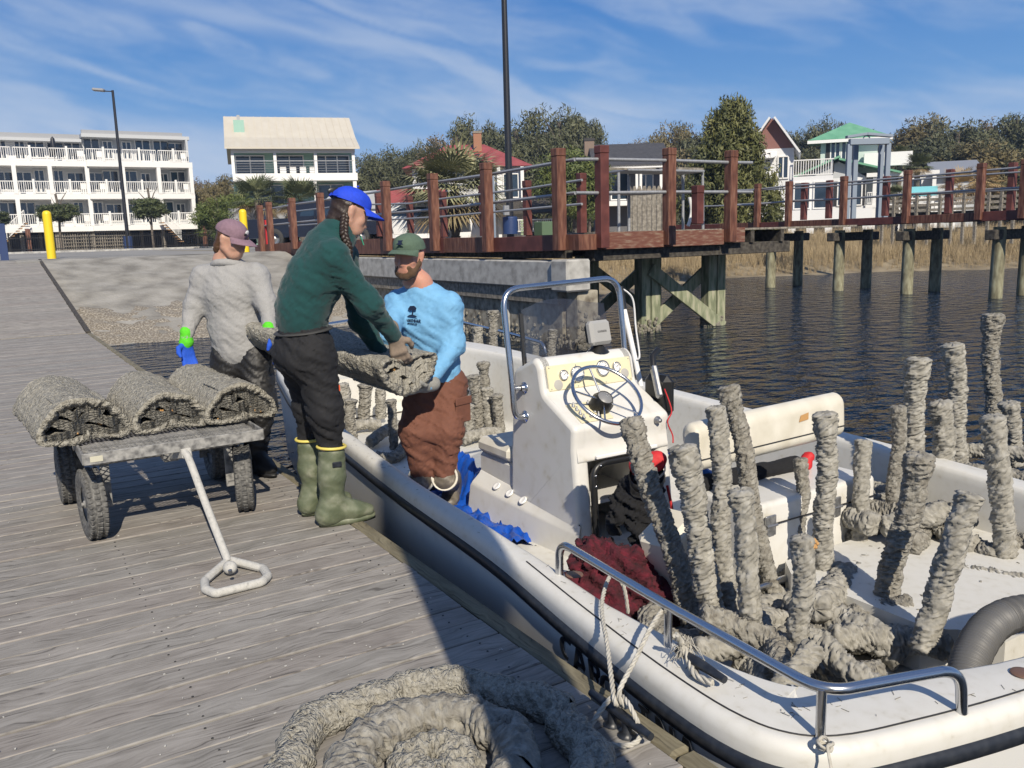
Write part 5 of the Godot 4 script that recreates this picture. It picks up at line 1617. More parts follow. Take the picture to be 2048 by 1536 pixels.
	b.abox(Vector3(8.625, 1.308, -29.916), Vector3(8.845, 2.217, -29.898) + Vector3(0.02, 0, 0.1), 0.01)
	put(b, "case", M.red, o)
	o = thing("utility_box", "low green utility box in the dry grass behind the pier", "utility box", Vector3(20.257, 1.438, -29.805))
	b = MB.new()
	b.abox(Vector3(19.782, 1.413, -30.097), Vector3(20.779, 1.985, -30.071) + Vector3(0, 0, 0.6), 0.03)
	put(b, "case", mat(Color(0.10, 0.16, 0.09), 0.6), o)
	o = thing("slatted_marker", "pale green slatted marker post in the grass behind the pier", "marker", Vector3(17.24, 1.434, -26.965))
	for k in 6:
		b = MB.new()
		b.box(Transform3D(Basis(Vector3.UP, -0.55), Vector3(17.241, 1.47, -26.964) + Vector3(0, 0.03 + k * 0.095, 0)), Vector3(0.16, 0.06, 0.1), 0.005)
		put(b, "slat", mat(Color(0.32, 0.40, 0.24), 0.7), o)


# ---------------------------------------------------------------- the skiff
const OUT := [[3.45, 0.40, -8.75], [2.75, 0.38, -8.5], [2.32, 0.345, -7.95], [2.08, 0.30, -7.0], [1.93, 0.26, -6.1], [1.85, 0.215, -5.05], [1.80, 0.17, -4.1], [1.775, 0.13, -3.1], [1.71, 0.10, -2.4], [1.665, 0.085, -1.85], [1.69, 0.075, -1.53], [1.81, 0.07, -1.37], [2.1, 0.07, -1.27], [2.6, 0.07, -1.17], [3.2, 0.08, -1.10], [3.9, 0.10, -1.15], [4.25, 0.12, -1.40], [4.38, 0.15, -1.9], [4.42, 0.2, -2.9], [4.40, 0.25, -4.0], [4.36, 0.30, -5.0], [4.32, 0.35, -6.2], [4.27, 0.39, -7.3], [4.02, 0.40, -8.3]]
# how far in the gunwale's flat top runs
const CAP := [0.5, 0.4, 0.3, 0.18, 0.12, 0.105, 0.10, 0.115, 0.16, 0.25, 0.34, 0.36, 0.30, 0.22, 0.17, 0.17, 0.2, 0.17, 0.16, 0.16, 0.17, 0.2, 0.3, 0.4]
const FLOOR_Y := -0.26


func hull_ring(off: Callable) -> Array:
	var n := OUT.size()
	var o := []
	var c := Curve3D.new()
	for i in n + 1:
		var p := Vector3(OUT[i % n][0], OUT[i % n][1], OUT[i % n][2])
		var a := Vector3(OUT[(i + n - 1) % n][0], OUT[(i + n - 1) % n][1], OUT[(i + n - 1) % n][2])
		var d := Vector3(OUT[(i + 1) % n][0], OUT[(i + 1) % n][1], OUT[(i + 1) % n][2])
		var t := (d - a).normalized()
		var l := minf(p.distance_to(a), p.distance_to(d)) * 0.33
		c.add_point(p, -t * minf(p.distance_to(a) * 0.33, l * 2.0), t * minf(p.distance_to(d) * 0.33, l * 2.0))
	var m := n * 6
	for i in m:
		var k := i / 6
		var f := (i % 6) / 6.0
		var p := c.sample(k, f)
		var q := c.sample(k, minf(f + 0.02, 1.0)) - c.sample(k, maxf(f - 0.02, 0.0))
		var out := Vector3(-q.z, 0, q.x).normalized()
		if out.dot(p - Vector3(3.1, 0, -4.5)) < 0: out = -out
		o.append(off.call(p, out, lerpf(CAP[k], CAP[(k + 1) % n], f)))
	return o


var boat: Node3D


func make_boat() -> void:
	boat = thing("skiff", "white fibreglass centre console skiff tied up along the dock", "boat", Vector3(3.1, -0.5, -4.8))
	var out := func(d: float, y: float) -> Array: return hull_ring(func(p: Vector3, o: Vector3, _c: float) -> Vector3: return p + o * d + Vector3(0, y, 0))
	var outy := func(d: float, y: float) -> Array: return hull_ring(func(p: Vector3, o: Vector3, _c: float) -> Vector3: return Vector3(p.x + o.x * d, y, p.z + o.z * d))
	var b := MB.new()
	b.grid([out.call(-0.005, -0.08), out.call(-0.008, -0.12), out.call(-0.02, -0.25), outy.call(-0.045, -0.42), outy.call(-0.09, -0.55), outy.call(-0.22, -0.75)], true)
	put_smooth(b, "hull", M.hull, boat)
	b = MB.new()
	b.grid([out.call(-0.008, -0.034), out.call(0.008, -0.040), out.call(0.012, -0.06), out.call(0.008, -0.082), out.call(-0.01, -0.088)], true)
	put_smooth(b, "rub_rail", M.stripe, boat)
	b = MB.new()
	var inner := func(k: float, dx: float, y: float) -> Array: return hull_ring(func(p: Vector3, o: Vector3, c: float) -> Vector3: return p - o * (c * k + dx) + Vector3(0, y, 0))
	var cap := [out.call(-0.004, -0.036), out.call(0.0, 0.0), out.call(-0.008, 0.022), out.call(-0.02, 0.036), out.call(-0.04, 0.043), inner.call(0.6, 0.0, 0.043), inner.call(1.0, -0.025, 0.04), inner.call(1.0, -0.008, 0.032), inner.call(1.0, 0.0, 0.012), inner.call(1.0, 0.006, -0.02)]
	cap.append(hull_ring(func(p: Vector3, o: Vector3, c: float) -> Vector3: return Vector3(p.x, FLOOR_Y + 0.07, p.z) - o * (c + 0.03)))
	cap.append(hull_ring(func(p: Vector3, o: Vector3, c: float) -> Vector3: return Vector3(p.x, FLOOR_Y + 0.02, p.z) - o * (c + 0.05)))
	cap.append(hull_ring(func(p: Vector3, o: Vector3, c: float) -> Vector3: return Vector3(p.x, FLOOR_Y, p.z) - o * (c + 0.10)))
	b.grid(cap, true)
	put_smooth(b, "gunwale", M.deck, boat)
	b = MB.new()
	var seam := out.call(-0.05, 0.0445) as Array
	seam = seam.slice(44, 90)
	b.tube(PackedVector3Array(seam), 0.003, 5)
	put(b, "gunwale_seam", M.dark, boat)
	# scuffs and dried mud on the white gunwale and floor
	b = MB.new()
	var sr := RandomNumberGenerator.new()
	sr.seed = 12
	var capr := inner.call(0.5, 0.0, 0.0445) as Array
	for i in 150:
		var k := sr.randi_range(20, 95)
		var q: Vector3 = capr[k] + Vector3(sr.randf_range(-0.05, 0.05), 0.0, sr.randf_range(-0.06, 0.06))
		b.box(Transform3D(Basis(Vector3.UP, sr.randf() * TAU), q), Vector3(sr.randf_range(0.004, 0.03), 0.0012, sr.randf_range(0.0008, 0.0018)))
	for i in 260:
		var q := Vector3(sr.randf_range(2.1, 4.1), FLOOR_Y + 0.002, sr.randf_range(-7.0, -1.8))
		if q.x > 3.05 and q.z > -2.6: q.y = -0.0535
		b.box(Transform3D(Basis(Vector3.UP, sr.randf() * TAU), q), Vector3(sr.randf_range(0.004, 0.022), 0.004, sr.randf_range(0.003, 0.010)))
	put(b, "mud_flecks", M.mud2, boat, "stuff")
	# floor
	var poly := PackedVector2Array()
	for p in cap[-1]: poly.append(Vector2(p.x, p.z))
	b = MB.new()
	b.prism(poly, 0.05, Transform3D(Basis(Vector3(1, 0, 0), Vector3(0, 0, 1), Vector3(0, -1, 0)), Vector3(0, FLOOR_Y + 0.001, 0)))
	put(b, "floor", M.deck, boat)
	# raised stern deck with the motor well cut out of it
	b = MB.new()
	var sd := PackedVector2Array([Vector2(3.0, -1.86), Vector2(3.05, -1.78), Vector2(3.08, -1.76), Vector2(3.10, -1.70), Vector2(3.12, -1.60), Vector2(3.75, -1.60), Vector2(3.8, -1.4), Vector2(4.1, -1.5), Vector2(4.22, -2.0), Vector2(4.25, -2.62), Vector2(3.1, -2.62), Vector2(3.0, -2.5)])
	b.prism(sd, 0.2, Transform3D(Basis(Vector3(1, 0, 0), Vector3(0, 0, 1), Vector3(0, -1, 0)), Vector3(0, -0.055, 0)))
	put(b, "stern_deck", M.deck, boat)
	b = MB.new()
	b.abox(Vector3(2.75, -0.5, -1.6), Vector3(3.9, -0.22, -1.28))
	put(b, "motor_well", M.black, boat)
	b = MB.new()
	var hp := curve([Vector3(2.72, -0.16, -1.52), Vector3(2.86, -0.03, -1.58), Vector3(3.08, 0.05, -1.60), Vector3(3.35, 0.03, -1.52), Vector3(3.6, -0.12, -1.4)], 0.004)
	var hr := []
	for i in hp.size(): hr.append(0.062 + 0.004 * sin(i * TAU / 3.2))
	b.tube(hp, hr, 16)
	put(b, "hose", mat(grey(0.12), 0.55), boat)
	for q in [[2.62, 0.128, -1.285], [1.905, 0.162, -2.66]]:
		b = MB.new()
		b.lathe([Vector2(0.001, 0.006), Vector2(0.02, 0.006), Vector2(0.034, 0.004), Vector2(0.036, 0.0)], 18, Transform3D(Basis(), Vector3(q[0], q[1] - 0.012, q[2])))
		put(b, "filler_cap", mat(Color(0.16, 0.09, 0.06), 0.5), boat)
	# stern grab rail on posts
	var g0 := Vector3(1.86, 0.13, -2.70)
	var gm := Vector3(1.825, 0.12, -2.02)
	var gc := Vector3(1.83, 0.11, -1.41)
	var ge := Vector3(2.27, 0.11, -1.27)
	b = MB.new()
	b.tube(bent([g0, g0 + Vector3(0, 0.16, 0), gm + Vector3(0, 0.155, 0.0), gc + Vector3(-0.012, 0.15, 0.02), ge + Vector3(-0.02, 0.145, 0.0), ge], 0.09, 8), 0.0165, 14)
	var rl := put(b, "grab_rail", M.steel, boat)
	for q in [gm, gc]:
		b = MB.new()
		b.rod(q, q + Vector3(0, 0.15, 0), 0.014, 12)
		put(b, "rail_post", M.steel, rl)
	# starboard and bow rails
	b = MB.new()
	b.tube(bent([Vector3(5.228, 0.422, -9.934) + Vector3(0, -0.25, 0), Vector3(5.228, 0.422, -9.934), Vector3(5.025, 0.407, -8.18), Vector3(5.022, 0.359, -7.477), Vector3(5.021, 0.29, -7.478) + Vector3(0, -0.2, 0)], 0.12, 6), 0.018, 10)
	put(b, "bow_rail", M.steel, boat)
	b = MB.new()
	b.tube(bent([Vector3(2.35, 0.38, -7.7), Vector3(2.35, 0.62, -7.75), Vector3(2.75, 0.64, -8.35), Vector3(3.4, 0.66, -8.6), Vector3(3.4, 0.42, -8.6)], 0.12, 6), 0.018, 10)
	put(b, "bow_rail", M.steel, boat)
	# bow deck step
	b = MB.new()
	b.prism(PackedVector2Array([Vector2(2.6, -7.9), Vector2(4.05, -7.9), Vector2(3.95, -8.15), Vector2(3.4, -8.4), Vector2(2.8, -8.2)]), 0.4, Transform3D(Basis(Vector3(1, 0, 0), Vector3(0, 0, 1), Vector3(0, -1, 0)), Vector3(0, 0.16, 0)))
	put(b, "bow_deck", M.deck, boat)
	# the name along the topsides, black on white, one mesh per letter; it slopes with the hull
	var side := hull_ring(func(p: Vector3, o: Vector3, _c: float) -> Vector3: return p + o * -0.012)
	var word := "CAROLINA"
	var font := SystemFont.new()
	font.font_names = PackedStringArray(["Droid Sans"])
	font.font_weight = 700
	for i in word.length():
		var z := -2.47 + 0.102 * i
		var best := Vector3.ZERO
		var dd := 9.0
		for p in side:
			if p.x < 3.0 and absf(p.z - z) < dd:
				dd = absf(p.z - z)
				best = p
		var tm := TextMesh.new()
		tm.text = word[i]
		tm.font = font
		tm.font_size = 64
		tm.pixel_size = 0.0022
		tm.depth = 0.004
		var slope := 0.05
		var o := put_at(tm, "letter", M.stripe, boat, Transform3D())
		var nx := Vector3(0.035 if z < -1.9 else -0.02, -slope, 1).normalized()
		var ny := (Vector3(-0.16, 1, 0) - nx * nx.dot(Vector3(-0.16, 1, 0))).normalized()
		o.transform = Transform3D(Basis(nx, ny, nx.cross(ny)), Vector3(best.x - 0.008, best.y - 0.142, z) - boat.position)


func put_smooth(b: MB, called: String, m: Material, parent: Node) -> MeshInstance3D:
	return put_mesh(b.mesh(true), called, m, parent)


# ---------------------------------------------------------------- the console and what is fixed to it
# a profile in (z, y) drawn along x from x0 to x1 with rounded side edges
func rounded(prof: PackedVector2Array, x0: float, x1: float, r: float, corner := 0.03) -> MB:
	var p := PackedVector2Array()
	var pr := prof.duplicate()
	if Geometry2D.is_polygon_clockwise(pr): pr.reverse()
	var n := pr.size()
	for i in n:
		var a := pr[(i + n - 1) % n]; var c := pr[i]; var d := pr[(i + 1) % n]
		var s := c + (a - c).limit_length(minf(corner, a.distance_to(c) * 0.45))
		var e := c + (d - c).limit_length(minf(corner, d.distance_to(c) * 0.45))
		for k in 5:
			var t := k / 4.0
			p.append(s.lerp(c, t).lerp(c.lerp(e, t), t))
	var m := p.size()
	var b := MB.new()
	var rows := []
	for s in [[x0, 1.0], [x0 + r * 0.13, 0.5], [x0 + r * 0.5, 0.13], [x0 + r, 0.0], [x1 - r, 0.0], [x1 - r * 0.5, 0.13], [x1 - r * 0.13, 0.5], [x1, 1.0]]:
		var row := []
		for i in m:
			var t := (p[(i + 1) % m] - p[(i + m - 1) % m]).normalized()
			var q: Vector2 = p[i] - Vector2(t.y, -t.x) * r * s[1]
			row.append(Vector3(s[0], q.y, q.x))
		rows.append(row)
	b.grid(rows, true)
	var tr := Geometry2D.triangulate_polygon(p)
	for e in [0, 7]:
		var f := b.v.size()
		for q in rows[e]: b.add(q)
		for i in range(0, tr.size(), 3):
			if e == 7: b.ix.append_array(PackedInt32Array([f + tr[i], f + tr[i + 2], f + tr[i + 1]]))
			else: b.ix.append_array(PackedInt32Array([f + tr[i], f + tr[i + 1], f + tr[i + 2]]))
	return b


func make_console() -> void:
	var c := Node3D.new()
	c.name = "console"
	boat.add_child(c, true)
	var x0 := 2.62
	var x1 := 3.30
	# the upper body with the dash; sides below it, an open cubby between them
	var side := PackedVector2Array([Vector2(-3.585, FLOOR_Y), Vector2(-3.65, 0.36), Vector2(-3.64, 0.47), Vector2(-3.93, 0.615), Vector2(-3.965, 0.775), Vector2(-4.02, 0.815), Vector2(-4.24, 0.72), Vector2(-4.30, 0.20), Vector2(-4.32, FLOOR_Y)])
	var upper := PackedVector2Array([Vector2(-3.628, 0.27), Vector2(-3.652, 0.36), Vector2(-3.642, 0.47), Vector2(-3.93, 0.615), Vector2(-3.965, 0.775), Vector2(-4.02, 0.815), Vector2(-4.24, 0.72), Vector2(-4.28, 0.27)])
	put(rounded(side, x0, x0 + 0.10, 0.03), "port_side", M.console, c)
	put(rounded(side, x1 - 0.10, x1, 0.03), "starboard_side", M.console, c)
	put(rounded(upper, x0 + 0.02, x1 - 0.02, 0.004), "dash_body", M.console, c)
	slab(c, "front", Vector3(x0 + 0.05, FLOOR_Y, -4.31), Vector3(x1 - 0.05, 0.3, -4.26), M.console)
	slab(c, "sill", Vector3(x0 + 0.09, FLOOR_Y, -3.68), Vector3(x1 - 0.09, FLOOR_Y + 0.06, -3.60), M.console)
	# black door frame round the cubby, a hinge strip over it
	var dx0 := x0 + 0.10
	var b := MB.new()
	b.tube(bent([Vector3(dx0 + 0.01, FLOOR_Y + 0.05, -3.592), Vector3(dx0 + 0.01, 0.255, -3.628), Vector3(x1 - 0.11, 0.255, -3.628), Vector3(x1 - 0.11, FLOOR_Y + 0.05, -3.592)], 0.09, 8), 0.02, 8)
	put(b, "door_frame", M.black, c)
	b = MB.new()
	b.abox(Vector3(dx0 + 0.03, 0.285, -3.635), Vector3(x1 - 0.12, 0.305, -3.61), 0.004)
	put(b, "hinge_strip", M.trim, c)
	for q in [Vector3(dx0 + 0.01, 0.20, -3.60), Vector3(dx0 + 0.01, 0.14, -3.597), Vector3(dx0 + 0.05, 0.25, -3.606), Vector3(x1 - 0.13, 0.255, -3.606)]:
		b = MB.new()
		b.ball(q, Vector3.ONE * 0.007, 8, 5)
		put(b, "screw", M.steel, c)
	slab(c, "cubby_shelf", Vector3(x0 + 0.09, -0.02, -4.2), Vector3(x1 - 0.09, 0.0, -3.75), M.console)
	# flared step down the port side with three round plates on it
	var st := PackedVector2Array([Vector2(2.53, FLOOR_Y), Vector2(2.66, FLOOR_Y), Vector2(2.66, 0.02), Vector2(2.635, 0.005), Vector2(2.625, -0.012), Vector2(2.575, -0.055), Vector2(2.556, -0.08)])
	var sb := MB.new()
	var srows := []
	for i in 12:
		var f := i / 11.0
		var row := []
		for q in st:
			var k := lerpf(1.0, 0.12, pow(f, 1.6))
			row.append(Vector3(2.62 + (q.x - 2.62) * k, FLOOR_Y + (q.y - FLOOR_Y) * lerpf(1.0, 0.72, f), lerpf(-4.70, -3.60, f)))
		srows.append(row)
	sb.grid(srows, true)
	put(sb, "side_step", M.console, c)
	for k in 3:
		b = MB.new()
		b.lathe([Vector2(0.001, 0.005), Vector2(0.016, 0.005), Vector2(0.02, 0.008), Vector2(0.026, 0.007), Vector2(0.028, 0.0)], 18, Transform3D(Basis(Vector3(0, 0, 1), 0.70), Vector3(2.60, -0.034 - k * 0.008, -4.44 + k * 0.15)))
		put(b, "drain_plate", M.trim, c)
	# cream gauge panel
	var pz := Basis(Vector3(1, 0, 0), Vector3(0, 0.977, -0.213), Vector3(0, 0.213, 0.977))        # the steep upper panel
	var po := Vector3((x0 + x1) * 0.5, 0.695, -3.944)
	var px := Transform3D(pz, po)
	b = MB.new()
	b.box(px, Vector3(0.60, 0.145, 0.012), 0.005)
	var gp := put(b, "gauge_panel", M.cream, c)
	for g in [[-0.195, 0.012, 0.030], [-0.10, 0.008, 0.047], [0.085, 0.022, 0.047], [0.185, 0.02, 0.030]]:
		b = MB.new()
		var gx := px * Transform3D(Basis(Vector3.RIGHT, PI / 2), Vector3(g[0], g[1], 0.006))
		b.lathe([Vector2(g[2] * 0.83, 0.011), Vector2(g[2] * 0.86, 0.016), Vector2(g[2] * 0.97, 0.014), Vector2(g[2], 0.0)], 24, gx)
		var go := put(b, "gauge", M.steel, gp)
		b = MB.new()
		b.lathe([Vector2(0.0001, 0.010), Vector2(g[2] * 0.86, 0.010)], 24, gx)
		put(b, "dial", M.trim, gp)
		b = MB.new()
		for k in 13:
			var a := -2.2 + k * 4.4 / 12.0
			var d: Vector3 = Vector3(sin(a), 0, -cos(a)) * g[2]
			b.bar(gx * (d * 0.62 + Vector3(0, 0.0112, 0)), gx * (d * 0.76 + Vector3(0, 0.0112, 0)), 0.0022, 0.001)
		b.bar(gx * Vector3(-0.1 * g[2], 0.012, 0.05 * g[2]), gx * Vector3(0.5 * g[2], 0.012, -0.35 * g[2]), 0.003, 0.001)
		put(b, "marks", M.dark, gp)
	for g in [[-0.235, -0.04], [0.245, -0.025]]:
		b = MB.new()
		b.lathe([Vector2(0.0001, 0.004), Vector2(0.028, 0.004), Vector2(0.030, 0.0)], 20, px * Transform3D(Basis(Vector3.RIGHT, PI / 2), Vector3(g[0], g[1], 0.006)))
		put(b, "speaker_cover", mat(Color(0.42, 0.41, 0.38), 0.7), gp)
	for x in [-0.285, -0.1, 0.1, 0.285]:
		for y in [-0.06, 0.06]:
			b = MB.new()
			b.ball(px * Vector3(x, y, 0.007), Vector3.ONE * 0.004, 6, 4)
			put(b, "screw", M.steel_dull, gp)
	# switch panel on the sloping lower dash
	var sl := Transform3D(Basis(Vector3(1, 0, 0), Vector3(0, 0.447, -0.894), Vector3(0, 0.894, 0.447)), Vector3(2.80, 0.545, -3.783))
	b = MB.new()
	b.box(sl * Transform3D(Basis(), Vector3(0, -0.045, 0)), Vector3(0.22, 0.17, 0.01), 0.004)
	var sp := put(b, "switch_panel", M.cream, c)
	for i in 4:
		for k in 3:
			b = MB.new()
			var q := Vector3(-0.075 + k * 0.05, 0.01 - i * 0.036, 0.005)
			b.lathe([Vector2(0.011, 0), Vector2(0.011, 0.006), Vector2(0.006, 0.008), Vector2(0.004, 0.024), Vector2(0.001, 0.026)], 10, sl * Transform3D(Basis(Vector3.RIGHT, PI / 2 - 0.5), q))
			put(b, "switch", M.galv, sp)
	# wheel
	var wx := Transform3D(Basis(Vector3(1, 0, 0), Vector3(0, 0.66, -0.75), Vector3(0, 0.75, 0.66)), Vector3(2.875, 0.62, -3.68))
	var ring := PackedVector3Array()
	for k in 49: ring.append(wx * Vector3(cos(TAU * k / 48) * 0.205, sin(TAU * k / 48) * 0.205, 0))
	b = MB.new()
	b.tube(ring, 0.0105, 10, false)
	var wh := put(b, "steering_wheel", M.steel, c)
	for k in 5:
		b = MB.new()
		var a := TAU * k / 5 + 0.35
		b.rod(wx * Vector3(cos(a) * 0.03, sin(a) * 0.03, -0.045), wx * Vector3(cos(a) * 0.199, sin(a) * 0.199, 0), 0.0055, 8)
		put(b, "spoke", M.steel, wh)
	b = MB.new()
	b.lathe([Vector2(0.05, -0.06), Vector2(0.05, -0.04), Vector2(0.042, -0.022), Vector2(0.0001, -0.018)], 20, wx * Transform3D(Basis(Vector3.RIGHT, PI / 2), Vector3.ZERO))
	put(b, "hub", mat(grey(0.22), 0.4), wh)
	b = MB.new()
	b.lathe([Vector2(0.06, 0.14), Vector2(0.065, 0.06), Vector2(0.045, 0.02)], 16, wx * Transform3D(Basis(Vector3.RIGHT, -PI / 2), Vector3(0, 0, 0.0)))
	put(b, "column", M.black, wh)
	# throttle box
	b = MB.new()
	b.box(Transform3D(Basis(Vector3.UP, 0.15), Vector3(3.34, 0.55, -3.78)), Vector3(0.09, 0.24, 0.2), 0.035)
	var th := put(b, "throttle", M.black, c)
	b = MB.new()
	b.bar(Vector3(3.275, 0.55, -3.70), Vector3(3.31, 0.72, -3.80), 0.035, 0.05, 0.01)
	put(b, "lever", M.steel_dull, th)
	b = MB.new()
	b.tube(PackedVector3Array([Vector3(3.305, 0.70, -3.79), Vector3(3.33, 0.77, -3.83), Vector3(3.40, 0.80, -3.86)]), 0.02, 10)
	put(b, "grip", M.black, th)
	b = MB.new()
	b.tube(curve([Vector3(3.30, 0.60, -3.69), Vector3(3.31, 0.48, -3.64), Vector3(3.27, 0.42, -3.63), Vector3(3.30, 0.34, -3.62), Vector3(3.285, 0.30, -3.60)], 0.02), 0.004, 6)
	put(b, "kill_cord", M.red, th)
	for q in [Vector3(2.98, 0.40, -3.645), Vector3(3.2, 0.44, -3.64)]:
		b = MB.new()
		b.lathe([Vector2(0.022, 0), Vector2(0.022, 0.008), Vector2(0.014, 0.012), Vector2(0.012, 0.03), Vector2(0.001, 0.032)], 14, Transform3D(Basis(Vector3.RIGHT, PI / 2), q))
		put(b, "key_switch", M.steel_dull, c)
	# windscreen, smoked; chart plotter under its cover; tube round it all
	var g := mat(Color(0.05, 0.05, 0.06, 0.42), 0.05)
	g.transparency = BaseMaterial3D.TRANSPARENCY_ALPHA
	b = MB.new()
	var w0 := []
	var w1 := []
	for k in 9:
		var f := k / 8.0
		var xx := lerpf(x0 + 0.02, x1 - 0.02, f)
		var zz := -4.13 - 0.10 * sin(PI * f)
		w0.append(Vector3(xx, 0.745, zz))
		w1.append(Vector3(lerpf(x0 + 0.04, x1 - 0.04, f), 1.06 + 0.05 * sin(PI * clampf(f, 0.06, 0.94)), zz - 0.07))
	b.grid([w0, w1])
	put(b, "windscreen", g, c)
	b = MB.new()
	b.bar(Vector3(x0 + 0.02, 0.62, -4.13), Vector3(x0 + 0.035, 1.05, -4.20), 0.025, 0.02, 0.003)
	put(b, "windscreen_edge", M.black, c)
	b = MB.new()
	b.tube(bent([Vector3(x0 - 0.005, 0.46, -4.12), Vector3(x0 - 0.075, 0.46, -4.12), Vector3(x0 - 0.075, 0.64, -4.13), Vector3(x0 - 0.075, 1.19, -4.22), Vector3(x1 + 0.09, 1.22, -4.22), Vector3(x1 + 0.09, 0.58, -4.13), Vector3(x1 + 0.09, 0.40, -4.12), Vector3(x1, 0.40, -4.12)], 0.12, 8), 0.018, 14)
	var ar := put(b, "screen_rail", M.steel, c)
	b = MB.new()
	b.rod(Vector3(x0 - 0.075, 0.632, -4.13), Vector3(x0, 0.628, -4.12), 0.015, 10)
	put(b, "bracket", M.steel, ar)
	for y in [0.46, 0.628]:
		b = MB.new()
		b.lathe([Vector2(0.034, 0.0), Vector2(0.034, 0.006), Vector2(0.02, 0.012), Vector2(0.018, 0.03)], 16, Transform3D(Basis(Vector3(0, 0, 1), PI / 2), Vector3(x0 + 0.002, y, -4.12)))
		put(b, "flange", M.steel, ar)
	b = MB.new()
	b.rod(Vector3(x1 + 0.13, 0.55, -4.05), Vector3(x1 + 0.12, 1.02, -4.2), 0.017, 10)
	var an := put(b, "antenna", M.trim, c)
	b = MB.new()
	b.rod(Vector3(x1 + 0.12, 1.02, -4.2), Vector3(x1 + 0.115, 1.16, -4.23), 0.02, 10)
	put(b, "antenna_base", M.black, an)
	b = MB.new()
	b.tube(curve([Vector3(x1 + 0.12, 1.15, -4.22), Vector3(x1 + 0.19, 1.08, -4.2), Vector3(x1 + 0.19, 0.9, -4.17), Vector3(x1 + 0.16, 0.74, -4.1), Vector3(x1 + 0.12, 0.72, -4.07)], 0.03), 0.006, 6)
	put(b, "cable", M.trim, an)
	var gx := Transform3D(Basis(Vector3.UP, 0.12) * Basis(Vector3.RIGHT, -0.22), Vector3(3.09, 0.915, -4.03))
	b = MB.new()
	b.box(gx, Vector3(0.165, 0.145, 0.06), 0.018)
	var gps := put(b, "plotter", mat(Color(0.36, 0.36, 0.35), 0.6), c)
	b = MB.new()
	b.box(gx * Transform3D(Basis(), Vector3(0, 0.0, -0.035)), Vector3(0.145, 0.12, 0.04), 0.015)
	b.lathe([Vector2(0.07, 0), Vector2(0.05, 0.02), Vector2(0.03, 0.04)], 16, Transform3D(Basis(), Vector3(3.09, 0.80, -4.04)))
	put(b, "bracket", M.black, gps)
	var tm := TextMesh.new()
	tm.text = "GARMIN"
	var sf := SystemFont.new()
	sf.font_names = PackedStringArray(["Droid Sans"])
	sf.font_weight = 700
	tm.font = sf
	tm.font_size = 24
	tm.pixel_size = 0.00075
	tm.depth = 0.002
	put_at(tm, "lettering", mat(grey(0.16), 0.6), c, gx * Transform3D(Basis(), Vector3(0, 0.005, 0.031)) * Transform3D(Basis(), Vector3.ZERO)).position -= boat.position
	# forward seat on the front of the console
	slab(c, "seat_box", Vector3(x0 + 0.02, FLOOR_Y, -4.72), Vector3(x1 - 0.02, 0.13, -4.30), M.console, 0.02)
	b = MB.new()
	b.box(Transform3D(Basis(), Vector3((x0 + x1) * 0.5 - 0.01, 0.18, -4.52)), Vector3(0.66, 0.10, 0.40), 0.03)
	put(b, "seat_cushion", M.vinyl, c)


# ---------------------------------------------------------------- seat, clothes and covers in the skiff
func lump(called: String, label: String, cat: String, m: Material, at: Vector3, bones: Array, k := 0.03, cell := 0.016, amp := 0.018, freq := 9.0) -> Node3D:
	var o := thing(called, label, cat, at)
	var s := Soft.new()
	s.k = k
	s.cell = cell
	for q in bones: s.bone(q[0], q[1], q[2], q[3])
	var b := MB.new()
	s.mesh_into(b, noise(freq, FastNoiseLite.TYPE_SIMPLEX_SMOOTH, 3, int(at.x * 100)), amp)
	put(b, "cloth", m, o)
	return o


